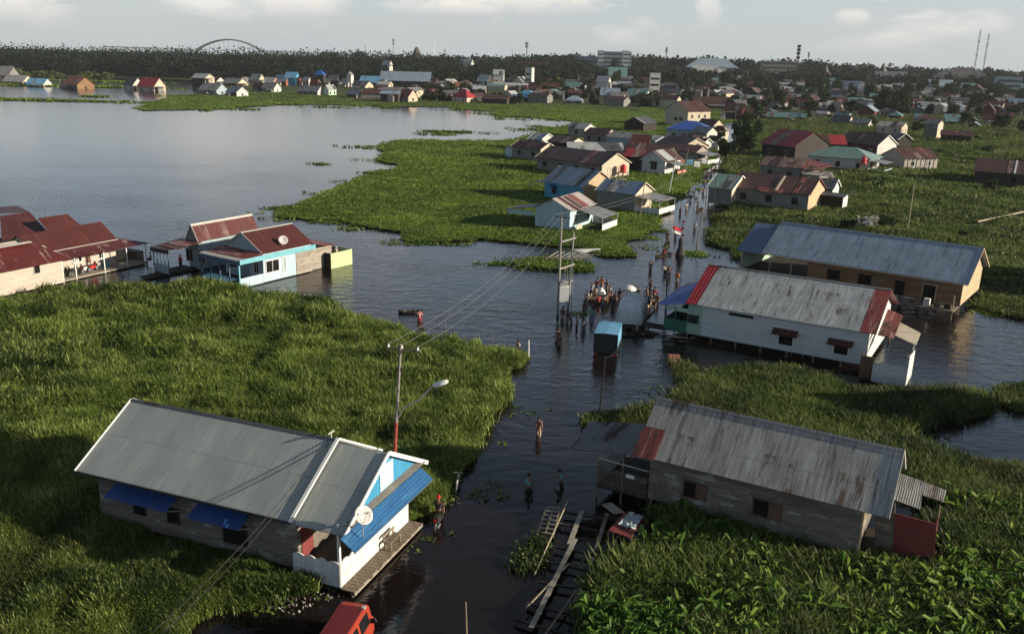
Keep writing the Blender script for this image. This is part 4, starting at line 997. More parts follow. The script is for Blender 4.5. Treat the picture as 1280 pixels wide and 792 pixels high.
def house_maroon_group():
    M = MAT
    h = House('veranda_house', 'whitewashed plank house with maroon roof, long veranda and parked motorcycles', (20, 294.5), (126, 277), (44.5, 317.5), 4.7, 3.05, .25, oe=.1, oo=.3)
    L, w = h.L, h.w; h.root['halfw'] = w
    h.roof([(0, L, M['rib_brown'], M['rib_brown'])])
    h.walls(M['white_wood'])
    sc = h.sl
    # lower veranda roof, carried round the far end
    o1 = 1.9
    MB().plate([(.3, -w - .02, 2.98), (L + .1, -w - .02, 2.98), (L + 2.6, -w - o1, 2.4), (-.2, -w - o1, 2.4)], .05).build('veranda_roof', M['rib_rust'], h.root)
    MB().plate([(L - .02, -w - .02, 2.98), (L - .02, w, 2.98), (L + 2.6, w, 2.4), (L + 2.6, -w - o1, 2.4)], .05).build('veranda_roof', M['rib_rust'], h.root)
    MB().box(.3, L + .1, -w - .06, -w, 2.97, 3.03).build('roof_joint', M['grey_trim'], h.root)
    x0 = -.4
    MB().box(x0, L + 2.4, -w - 1.7, -h.wy, .1, .25).build('veranda_floor', M['wood_pale'], h.root); MB().box(L - .1, L + 2.4, -h.wy, w - .2, .1, .25).build('veranda_floor', M['wood_pale'], h.root)
    for x in (h.on('f', 64, 340)[0], h.on('f', 80, 336)[0], h.on('f', 116, 330)[0], L - .2, L + 2.3): MB().box(x - .045, x + .045, -w - 1.65, -w - 1.56, -.6, 2.45).build('veranda_post', M['white_trim'], h.root)
    MB().box(L + 2.25, L + 2.34, w - .4, w - .31, -.6, 2.45).build('veranda_post', M['white_trim'], h.root)
    for a, b in (((90, 317), (95, 327.5)), ((97, 315.5), (102, 326)), ((122.5, 311.5), (130, 321.5))): h.window('f', a, b, M['white_trim'], bars=1)
    u0, _ = h.on('f', 107, 325); u1, _ = h.on('f', 113, 325); d = MB(); h.wbox(d, 'f', u0, u1, 0, .05, .25, 2.2); d.build('door', M['shutter'], h.root)
    for k in range(12):
        pl = MB().box(L + .9 + .12 * k, L + 1.0 + .12 * k, w * .15 - .03, w * .15 + .03, .25, 1.3); 
        if k % 4 == 0: pl.build('screen_board', M['cream_board'], h.root)
    MB().box(L + 1.0, L + 2.2, -.6, -.5, .25, 1.35).build('screen', M['cream_board'], h.root)
    MB().box(L + 2.5, L + 3.4, -w + .2, w * .2, -.3, 1.1).build('wash_house', M['wood_grey'], h.root)
    for x, m in ((h.on('f', 118, 330)[0], 'white_wall'), (h.on('f', 127, 329)[0], 'teal_trim')): MB().box(x, x + .45, -h.wy - .55, -h.wy - .1, .25, .85).build('storage_bin', M[m], h.root)
    # near lean-to part with the plank wall towards the grass
    r0 = [h.q(-60, 309, 4.4), h.q(19, 296, 4.4), h.q(73, 322, 2.45), h.q(12.5, 333.6, 2.45), h.q(-70, 349, 2.45)]
    xe = h.q(73, 322, 2.45).x
    MB().plate([(-9, -w + .2, 4.35), (.2, -w + .2, 4.35), (xe + .3, -w - 2.3, 2.45), (-9, -w - 2.3, 2.45)], .05).build('front_roof', M['rib_rust'], h.root)
    MB().box(-9, -.1, -w - .2, -w + .3, 4.33, 4.42).build('ridge_cap', M['grey_trim'], h.root)
    MB().prism([(-8.8, -w - 1.9, .1), (-8.8, 0, .1), (-8.8, 0, 4.2), (-8.8, -w - 1.9, 2.6)], None, (8.8 + xe - .4, 0, 0)).build('front_wall', M['white_wood'], h.root)
    yy = -w - 1.9
    h.window('f', (41.5, 331), (50, 340.5), M['grey_trim'], M['void'], 0, off=yy)
    h.slab([(0, 265 + 5, 4.9), (37, 265, 4.9), (60, 290, 3.3), (2, 300, 3.3)], .05, M['rib_brown'], 'rear_roof')
    h.slab([(47, 272.6, 4.9), (84, 267.5, 4.9), (104, 284, 3.5), (62, 291, 3.5)], .05, M['rib_brown'], 'rear_roof')
    h.slab([(-40, 268, 4.9), (37, 265, 4.9), (22, 257, 3.6), (-50, 262, 3.6)], .05, M['rib_brown'], 'rear_roof')
    MB().box(-6, 6.0, w - .4, w + 5.2, .1, 3.1).build('rear_wall', M['dark_wall'], h.root)
    h.footprint(-9, xe, -w - 2.1, -w); h.footprint(-1, L + 3, -w - 1.8, w)
    return h
def tank_house():
    """grey cabin cut by the left frame edge"""
    M = MAT
    g = ground(17, 359, .1); a = math.radians(62)
    r = empty('cabin', (g.x, g.y, 0), a); tag(r, 'grey cabin with an orange painted base beside the maroon roofed house', 'cabin')
    MB().box(-6, 0, 0, 3.5, .9, 2.9).build('wall', M['concrete'], r); MB().box(-6.03, .03, -.03, 3.5, -.3, .9).build('wall_base', M['orange_base'], r)
    MB().plate([(-6.3, -.4, 3.0), (.3, -.4, 3.0), (.3, 3.8, 3.5), (-6.3, 3.8, 3.5)], .06).build('roof', M['zinc_dark'], r)
    MB().box(-2.2, -1.2, -.06, -.01, 1.4, 2.4).build('window', M['glass'], r)
    return r
# ------------------------------------------------------------------ houses along the flooded street
MR = np.random.default_rng(8)
def mid(name, label, A, B, C, zr, ze, w, roof, wall, gable=None, hip=False, wins='fr', z0=.35, at=None, trim=None, back=None, oe=.3, oo=.4, cat='house', frame='white_trim', stilts=True):
    M = MAT
    if hip and A:      # A-B is the ridge of a hipped roof: the eaves reach further out
        a, b = ground(*A, zr), ground(*B, zr); u = (b - a).xy.normalized(); c = (a + b).xy / 2 - Vector((-u.y, u.x)) * (w - oo); at = (c.x, c.y, math.degrees(math.atan2(u.y, u.x)), (b - a).xy.length + 1.5 * w); A = B = C = None
    h = House(name, label, A, B, C, zr, ze, z0, oe, oo, w=w, at=at, cat=cat)
    if hip: 
        h.hip(M[roof]); MB().box(h.oe, h.L - h.oe, -h.wy, h.wy, z0, ze + .05).build('wall', M[wall], h.root)
    else:
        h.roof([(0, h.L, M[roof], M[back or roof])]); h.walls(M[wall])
        if gable: 
            f = lambda y: h.zr - h.sl * abs(y) - .1
            MB().prism([(h.L - h.oe, -h.wy, z0), (h.L - h.oe, h.wy, z0), (h.L - h.oe, h.wy, f(h.wy)), (h.L - h.oe, 0, f(0)), (h.L - h.oe, -h.wy, f(h.wy))], None, (.04, 0, 0)).build('gable_wall', M[gable], h.root)
        if trim: h.barge('lr', M[trim], .15)
    if not hip:
        for k in range(int(MR.integers(1, 4))):
            a = MR.uniform(.3, h.L - 2); b = a + MR.uniform(.8, 1.7); f0, f1 = MR.choice([0, .05, .45]), MR.choice([.5, .98, 1.02]); fz = lambda f: zr - (zr - ze) * f + .045
            MB().plate([(a, -h.w * f0, fz(f0)), (b, -h.w * f0, fz(f0)), (b, -h.w * f1, fz(f1)), (a, -h.w * f1, fz(f1))], .025).build('roof_patch', M[MR.choice({'z': ['zinc_mid', 'zinc_worn', 'zinc_dark'], 'r': ['rust_red', 'rust_dark', 'rust_stripe', 'rib_brown'], 's': ['zinc_mid', 'zinc_green']}[roof[0]])], h.root)
    if 'f' in wins:
        n = max(1, int(h.L / 4))
        for i in range(n):
            u = h.oe + (h.L - 2 * h.oe) * (i + .5) / n; h.window_m('f', u - .45, u + .45, z0 + .9, z0 + 1.9, M[frame], bars=1)
    if 'r' in wins:
        for u in (-h.wy * .5, h.wy * .4): h.window_m('r', u - .4, u + .4, z0 + .8, z0 + 1.9, M[frame], bars=0)
    if 'd' in wins: 
        d = MB(); h.wbox(d, 'r', -.45, .45, 0, .05, z0, z0 + 2.0); d.build('door', M['shutter'], h.root)
    if stilts: h.stilts(M['post_wood'], 4)
    return h
def lean(h, x0, x1, y0, y1, z0, z1, roof, posts='post_wood', name='porch_roof', axis='x', low=.35, wall=None):
    """lean-to roof: z0 at the x0 (or y0) edge, z1 at the other, on four posts with a low parapet"""
    M = MAT
    zz = (lambda x, y: z0 + (z1 - z0) * ((x - x0) / (x1 - x0))) if axis == 'x' else (lambda x, y: z0 + (z1 - z0) * ((y - y0) / (y1 - y0)))
    c = [(x0, y0), (x1, y0), (x1, y1), (x0, y1)]
    MB().plate([(x, y, zz(x, y)) for x, y in c], .05).build(name, M[roof], h.root)
    for x, y in c: 
        x2, y2 = x + (.15 if x == x0 else -.15), y + (.15 if y == y0 else -.15); MB().tube([(x2, y2, -.7), (x2, y2, zz(x2, y2) - .05)], .055, 6).build('porch_post', M[posts], h.root)
    MB().box(x0 + .1, x1 - .1, y0 + .1, y1 - .1, low - .1, low).build('porch_floor', M['wood_dark'], h.root)
    if wall:
        MB().box(x0 + .1, x1 - .1, y0 + .1, y0 + .15, low, low + .85).build('porch_wall', M[wall], h.root); MB().box(x1 - .15, x1 - .1, y0 + .15, y1 - .1, low, low + .85).build('porch_wall', M[wall], h.root)
def water_tank(label, h, x, y, zb, H=1.2, r=.5, z0=-.6):
    p = h.world(x, y, 0); t = empty('water_tank', p, h.ang); tag(t, label, 'water tank')
    MB().lathe([(r * .96, zb), (r, zb + .1), (r, zb + H * .3), (r * .96, zb + H * .33), (r, zb + H * .36), (r, zb + H * .62), (r * .96, zb + H * .65), (r, zb + H * .68), (r, zb + H * .85), (r * .4, zb + H)], 18).build('tank', MAT['red_plastic'], t, True)
    MB().lathe([(r * .38, zb + H), (r * .38, zb + H + .08), (.05, zb + H + .12)], 12).build('lid', MAT['red_plastic'], t)
    MB().box(-r - .15, r + .15, -r - .15, r + .15, zb - .08, zb).build('platform', MAT['post_wood'], t)
    for sx in (-1, 1):
        for sy in (-1, 1): MB().bar((sx * r, sy * r, z0), (sx * r, sy * r, zb - .08), .1, .1).build('leg', MAT['post_wood'], t)
    mb = MB(); mb.bar((-r, -r, .6), (r, -r, zb - .3), .05, .05); mb.bar((r, -r, .6), (-r, -r, zb - .3), .05, .05); mb.build('brace', MAT['post_wood'], t)
def midtown():
    M = MAT
    # left of the street
    h = mid('house', 'turquoise walled house with blue-grey zinc roof and tan boarded gable', (700, 206.6), (751, 214), (676.6, 226.7), 5.4, 3.0, 4.2, 'zinc_blue', 'blue_board', 'wood_tan', wins='', trim='wood_tan')
    h.window_m('f', 2.2, 3.2, 1.2, 2.3, M['navy_trim'], bars=0)
    MB().plate([(2.0, -h.wy, 2.6), (3.4, -h.wy, 2.6), (3.4, -h.wy - .7, 2.3), (2.0, -h.wy - .7, 2.3)], .04).build('awning', M['awning_navy'], h.root)
    lean(h, -4.2, -.1, -3.2, .8, 2.4, 2.7, 'zinc_dark', name='shed_roof')
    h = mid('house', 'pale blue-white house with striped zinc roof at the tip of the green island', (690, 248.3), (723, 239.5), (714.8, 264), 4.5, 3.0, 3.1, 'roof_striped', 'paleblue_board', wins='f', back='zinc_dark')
    MB().plate([(.2, h.w - .3, 3.0), (5.0, h.w - .3, 3.0), (5.0, h.w + 4.4, 2.3), (.2, h.w + 4.4, 2.3)], .05).build('side_roof', M['zinc_dark'], h.root)
    MB().box(.35, .42, h.w, h.w + 4.2, 1.75, 2.3).build('side_fascia', M['paleblue_board'], h.root)
    MB().box(.9, 4.8, h.wy, h.w + 4.0, -.2, .3).build('side_floor', M['wood_dark'], h.root)
    for (x, y) in ((.5, h.w + 4.1), (4.8, h.w + 4.1), (.5, h.w + 2)): MB().tube([(x, y, -.6), (x, y, 2.3)], .06, 6).build('side_post', M['post_wood'], h.root)
    lean(h, 2.6, 8.0, -h.w - 3.6, -h.wy, 2.1, 2.9, 'zinc_mid', axis='y', posts='post_pale', wall='white_board')
    MB().box(.6, 2.4, -h.wy - .9, -h.wy, .2, .35).build('front_step', M['cream_board'], h.root); MB().box(.6, 2.4, -h.wy - .95, -h.wy - .88, .35, 1.0).build('porch_wall', M['cream_board'], h.root)
    h = mid('house', 'grey walled house with dark slate zinc roof and cream gable beside the street', (757, 222.7), (807.6, 228), (740.4, 237.7), 4.6, 3.0, 3.5, 'zinc_deep', 'grey_wall', 'cream_wall', wins='r', trim='cream_board')
    lean(h, h.L - .2, h.L + 4.2, -3.4, 2.6, 2.75, 2.3, 'zinc_mid', posts='post_pale', wall='white_board')
    for k in range(4): MB().box(h.L + .8 + k * .8, h.L + 1.3 + k * .8, -3.0 + .4 * k, -2.5 + .4 * k, .35, 1.0 + .25 * (k % 2)).build('stored_goods', M[('white_wall', 'wood_tan', 'pink_wall', 'bamboo')[k]], h.root)
    h = mid('house', 'long dark maroon roofed house with cream gable and a red water tank', (688, 181.8), (772, 191.5), (667, 197.4), 5.2, 3.0, 4.7, 'rust_dark', 'grey_wall', 'cream_wall', wins='fr', trim='cream_board', frame='dark_trim')
    MB().box(.0, h.L, -h.w - .02, -h.w + .03, 2.82, 2.98).build('fascia', M['red_panel'], h.root)
    MB().box(h.L + .2, h.L + 2.8, -3.4, 2.5, .1, .3).build('back_step', M['cream_wall'], h.root)
    water_tank('red water tank on a timber stand at the cream gable of the maroon roofed house', h, h.L + 1.2, .6, 1.5, 1.5, .65)
    h = mid('house', 'small maroon roofed grey house at the island edge, with a white closet', (649, 174.5), (687, 178.8), (638.5, 182.7), 4.4, 3.0, 3.0, 'rib_brown', 'grey_wall', 'cream_board', wins='f', trim='cream_board', frame='dark_trim')
    MB().box(-2.2, .2, -2.4, 0, 0, 2.5).build('wash_closet', M['paleblue_board'], h.root); MB().plate([(-2.4, -2.6, 2.55), (.3, -2.6, 2.55), (.3, .2, 2.9), (-2.4, .2, 2.9)], .05).build('closet_roof', M['pink_wall'], h.root)
    mid('house', 'little house with slate blue roof and white gable behind the small maroon roof', (669, 165.5), (686, 167), (655, 173), 4.5, 3.0, 3.4, 'zinc_deep', 'grey_wall', 'white_wall', wins='', trim='white_trim')
    mid('house', 'low dark brown roofed house between the slate blue roof and the grey sheds', (694, 168.8), (724, 172), (690, 176), 4.4, 3.0, 3.2, 'rust_dark', 'wood_dark', 'cream_board', wins='')
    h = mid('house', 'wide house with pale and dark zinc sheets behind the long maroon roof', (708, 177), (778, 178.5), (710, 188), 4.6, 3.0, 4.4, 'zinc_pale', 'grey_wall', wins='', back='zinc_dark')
    MB().plate([(h.L * .55, 0, h.zr + .06), (h.L * .92, 0, h.zr + .06), (h.L * .98, -h.w - .05, h.ze + .05), (h.L * .7, -h.w - .05, h.ze + .05)], .03).build('roof_tarpaulin', M['zinc_dark'], h.root)
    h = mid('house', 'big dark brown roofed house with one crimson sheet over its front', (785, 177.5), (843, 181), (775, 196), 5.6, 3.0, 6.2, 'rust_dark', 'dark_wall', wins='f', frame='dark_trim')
    MB().plate([(.9, -h.w * .45, h.zr - h.sl * h.w * .45 + .07), (2.6, -h.w * .45, h.zr - h.sl * h.w * .45 + .07), (2.6, -h.w, h.ze + .06), (.9, -h.w, h.ze + .06)], .03).build('roof_patch', M['rib_red'], h.root)
    g = ground(826, 221)
    h = mid('house', 'small white gabled house with a dark window awning by the street', None, None, None, 5.0, 3.0, 3.1, 'rust_dark', 'white_board', wins='', at=(g.x + 3.0, g.y + 4.0, 55, 8.0), trim='white_trim')
    h.window_m('l', -.7, .5, 1.3, 2.5, M['dark_trim'], bars=0); MB().plate([(.35, -1.0, 2.9), (.35, .8, 2.9), (-.35, .8, 2.6), (-.35, -1.0, 2.6)], .04).build('awning', M['dark_trim'], h.root)
    MB().plate([(1.0, .1, 5.1), (4.5, .1, 5.1), (4.5, -3.0, 3.2), (1.0, -3.0, 3.2)], .04).build('roof_patch', M['zinc_pale'], h.root)
    lean(h, 1.2, 5.5, -h.wy - 2.6, -h.wy + .1, 2.3, 2.9, 'zinc_mid', axis='y', posts='post_pale', wall='pink_wall')
    mid('house', 'maroon gabled house in front of the long grey shed', (790, 167.5), (814, 168.5), (786, 176), 5.4, 3.6, 3.6, 'rib_brown', 'dark_wall', wins='')
    mid('shed', 'long low grey zinc shed behind the dark brown roofs', (766, 164), (830, 169.5), (762, 171), 4.0, 2.8, 4.0, 'zinc_mid', 'bluegrey_wall', wins='', cat='shed')
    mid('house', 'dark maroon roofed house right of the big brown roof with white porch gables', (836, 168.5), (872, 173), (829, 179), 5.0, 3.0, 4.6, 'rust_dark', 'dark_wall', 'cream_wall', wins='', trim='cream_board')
    for (px, py, lb) in ((872, 191, 'small porch with white gable and rusty roof facing the flooded street'), (890, 188, 'white pillared porch gable nearest the bend of the street')):
        g = ground(px, py); h = mid('street_porch', lb, None, None, None, 3.9, 2.7, 1.9, 'rust_stripe', 'white_board', wins='d', at=(g.x, g.y, -52, 4.5), trim='white_trim', cat='porch')
    g = ground(852, 204); h = mid('house', 'low shaded house with rusty roof and clutter between the white gabled house and the street', None, None, None, 4.2, 2.8, 3.6, 'rust_dark', 'wood_pale', wins='fr', at=(g.x, g.y, -38, 7.5))
    lean(h, h.L - .3, h.L + 3, -3.2, 3.2, 2.7, 2.2, 'zinc_mid', posts='post_pale', wall='white_board')
    g = ground(812, 165); h = mid('house', 'dark cabin with a half dark, half pale zinc roof on the edge of the green field', None, None, None, 4.9, 2.9, 4.2, 'zinc_dark', 'wood_dark', 'dark_wall', wins='', at=(g.x, g.y, 50, 9.0), back='zinc_pale')  # pale back slope puts the lit half of the roof into its colour
    mid('house', 'house with bright blue hipped roof by the street bend', (852, 150.5), (876, 151.5), (833, 160.5), 5.6, 3.2, 5.5, 'roof_blue', 'bluegrey_wall', hip=True, wins='f')
    g = ground(889, 160); h = mid('house', 'tall cream gable walled house with brown roof and yellow street front', None, None, None, 9.2, 5.6, 6.6, 'rust_dark', 'cream_wall', wins='', at=(g.x - 4, g.y + 4, 33, 12), z0=.1)
    for u in (.2, -2.6): h.window_m('l', u - .8, u + .8, 2.2, 3.2, M['dark_trim'], bars=1)
    for u in (2.5, 6, 9): h.window_m('f', u - .5, u + .5, 3.2, 4.5, M['white_trim'], bars=1)
    for (px, py, dg, L, w, zr, rf, wl, gb, lb) in ((858, 190, -40, 7, 3.4, 4.4, 'rust_stripe', 'wood_pale', 'cream_wall', 'low rusty roofed shop between the big brown roof and the white porch gables'), (873, 178, -45, 6, 3.2, 4.6, 'zinc_mid', 'grey_wall', 'white_wall', 'grey roofed shop behind the white porch gables'), (800, 204, -40, 6, 3.0, 4.2, 'rust_dark', 'wood_dark', 'wood_pale', 'dark shack between the red water tank and the white gabled house'), (742, 181, -42, 8, 3.6, 4.5, 'rib_brown', 'grey_wall', 'cream_wall', 'maroon roofed house behind the pale and dark zinc sheets'), (880, 168, -45, 7, 3.6, 5.0, 'rust_dark', 'pink_wall', 'cream_wall', 'salmon walled house between the blue hipped roof and the street'), (720, 172, -42, 7, 3.2, 4.4, 'zinc_pale', 'wood_pale', 'white_wall', 'pale zinc roofed house at the back of the maroon roof cluster'), (905, 176, 50, 6, 3.0, 4.4, 'zinc_worn', 'cream_wall', 'cream_wall', 'small shop with pale roof at the head of the flooded street')):
        g = ground(px, py); mid('house', lb, None, None, None, zr, 2.8, w, rf, wl, gb, wins='fr', at=(g.x, g.y, dg, L), frame='dark_trim')
    # right of the street
    h = mid('house', 'house with pale green sheet roof standing in the flooded street edge', (896, 216.5), (928.6, 219.5), (885, 235), 4.9, 3.0, 4.4, 'sheet_green', 'grey_wall', 'cream_wall', wins='r', trim='white_trim')
    MB().plate([(-2.4, -h.w + .5, 2.6), (0, -h.w + .5, 3.3), (0, 2.0, 3.6), (-2.4, 2.0, 2.7)], .05).build('porch_roof', M['roof_blue'], h.root)
    for y in (-h.w + .7, 1.8): MB().tube([(-2.2, y, -.7), (-2.2, y, 2.6)], .06, 6).build('porch_post', M['post_wood'], h.root)
    g = ground(957, 262); h = mid('house', 'wide dark house with rust patched maroon roof behind the pale green roof', None, None, None, 5.2, 3.0, 5.2, 'rust_dark', 'grey_wall', 'wood_tan', wins='f', at=(g.x + .5, g.y + .8, -33, 13.5), trim='rust_red', frame='dark_trim')
    MB().bar((h.L * .58, -.6, h.zr - .6 * h.sl * .3), (h.L * .58, -h.w + .3, h.ze + .25), .35, .12).build('roof_seam', M['cream_board'], h.root)
    MB().plate([(h.L * .36, -h.w + 1.0, h.ze + .5), (h.L * .66, -h.w + 1.0, h.ze + .5), (h.L * .66, -h.w - .4, h.ze - .1), (h.L * .36, -h.w - .4, h.ze - .1)], .04).build('roof_patch', M['rust_red'], h.root)
    g = ground(1022, 255); h = mid('house', 'small zinc roofed hut with white gable behind the rust patched house', None, None, None, 4.3, 2.8, 2.3, 'zinc_mid', 'wood_grey', 'white_board', wins='', at=(g.x, g.y, -35, 5.0), trim='white_trim')
    g = ground(1044, 262); mid('outhouse', 'dark leaning outhouse with one white side in the meadow', None, None, None, 2.6, 2.2, 1.8, 'zinc_dark', 'wood_dark', 'white_board', wins='', at=(g.x - .5, g.y + .5, -35, 4.0), cat='outhouse')
    h = mid('house', 'long grey house with striped rusty zinc roof before the green hipped roof', (958, 194.5), (1010, 199), (945, 206), 4.8, 3.2, 3.6, 'rust_stripe', 'grey_wall', wins='f', frame='dark_trim')
    p = [h.world(*q) for q in ((h.L, -.5, 0),)][0]
    MB().plate([(h.L - .4, 1.5, 4.7), (h.L + 5.2, 1.0, 4.0), (h.L + 3.4, -h.w - .5, 3.2), (h.L - .2, -h.w + .2, 3.4)], .05).build('side_roof', M['rust_red'], h.root)
    MB().plate([(h.L + .2, -h.w + 1.2, 3.1), (h.L + 5.5, -h.w + 2.0, 2.9), (h.L + 7.5, -h.w - 1.6, 2.3), (h.L + 1.0, -h.w - 1.6, 2.4)], .05).build('shed_roof', M['roof_striped'], h.root)
    MB().box(h.L + .6, h.L + 4.0, -h.w - .8, h.w - 2, .2, 2.4).build('shed_wall', M['grey_wall'], h.root); MB().box(h.L + 5.2, h.L + 8.6, -h.w - 1.0, -h.w - .9, .1, 1.5).build('fence_panel', M['terracotta'], h.root)
    g = ground(1058, 216); h = mid('house', 'white house with green-grey hipped roof and a red water tank', None, None, None, 5.3, 3.2, 5.0, 'sheet_green', 'white_wall', hip=True, wins='fr', at=(g.x - 1.5, g.y + 2.0, -36, 15.0), oo=.7, oe=.7, frame='dark_trim')
    lean(h, h.L - .6, h.L + 2.8, -4, 2.5, 2.9, 2.5, 'zinc_mid', wall='paleblue_board')
    water_tank('red water tank on a high timber stand beside the green hipped roof', h, h.L - 1.4, -h.w - 1.2, 2.5, 1.5, .6)
    h = mid('house', 'long low house with dark maroon roof and whitewashed veranda in the meadow', (1117, 184.5), (1160, 184.5), (1131, 202), 5.0, 2.9, 4.6, 'rust_dark', 'white_wood', wins='f', at=None)
    for k in range(8): MB().box(.6 + k * (h.L - 1.2) / 7 - .06, .6 + k * (h.L - 1.2) / 7 + .06, -h.w + .05, -h.w + .17, -.5, 2.9).build('veranda_post', M['white_trim'], h.root)
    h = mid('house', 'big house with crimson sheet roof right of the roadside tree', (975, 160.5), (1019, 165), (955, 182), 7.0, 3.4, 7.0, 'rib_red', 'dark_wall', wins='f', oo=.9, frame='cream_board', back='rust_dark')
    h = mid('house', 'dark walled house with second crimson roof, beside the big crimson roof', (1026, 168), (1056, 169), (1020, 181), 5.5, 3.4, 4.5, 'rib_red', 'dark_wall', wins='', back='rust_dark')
    h = mid('house', 'black roofed house with white end gable behind the green hipped roof', (1060, 164.5), (1112, 169), (1049, 180), 5.8, 3.2, 5.0, 'rust_dark', 'maroon_wall', 'white_wall', wins='f', trim='white_trim')
    h = mid('house', 'pale house with two cream roof sheets behind the black roofed house', (1100, 151), (1133, 153), (1098, 158), 4.6, 3.0, 3.6, 'roof_striped', 'cream_wall', wins='fr')
    h = mid('house', 'small green roofed hut with white gable trim right of the black roofed house', (1122, 165.5), (1133, 167), (1117, 176), 4.4, 2.6, 2.6, 'zinc_dark', 'dark_wall', 'dark_wall', wins='', trim='white_trim')
    h = mid('house', 'grey windowless house with a bright cream end wall in the far meadow', (1160, 149), (1178, 150), (1152, 160), 6.4, 5.2, 4.0, 'zinc_dark', 'concrete', 'cream_wall', wins='', stilts=False)
    mid('house', 'long low dark roofed house beside the windowless grey one', (1176, 162), (1216, 164), (1172, 170), 4.0, 2.6, 3.6, 'rust_dark', 'wood_dark', wins='f', frame='dark_trim')
    g = ground(1262, 236); h = mid('house', 'dark walled house with black roof and one pale gutter at the right frame edge', None, None, None, 5.2, 2.9, 5.6, 'rust_dark', 'dark_wall', wins='f', at=(g.x + 1, g.y + 1, -30, 15), frame='dark_trim', back='zinc_blue')
    MB().bar((h.L * .5, -.2, h.zr - .05), (h.L * .5, -h.w, h.ze + .1), .3, .12).build('roof_gutter', M['white_trim'], h.root)
    g = ground(1300, 208); mid('house', 'blue-grey roofed house half cut by the right frame edge', None, None, None, 6.4, 3.2, 5.2, 'zinc_blue', 'dark_wall', wins='', at=(g.x + 2, g.y, -30, 10))
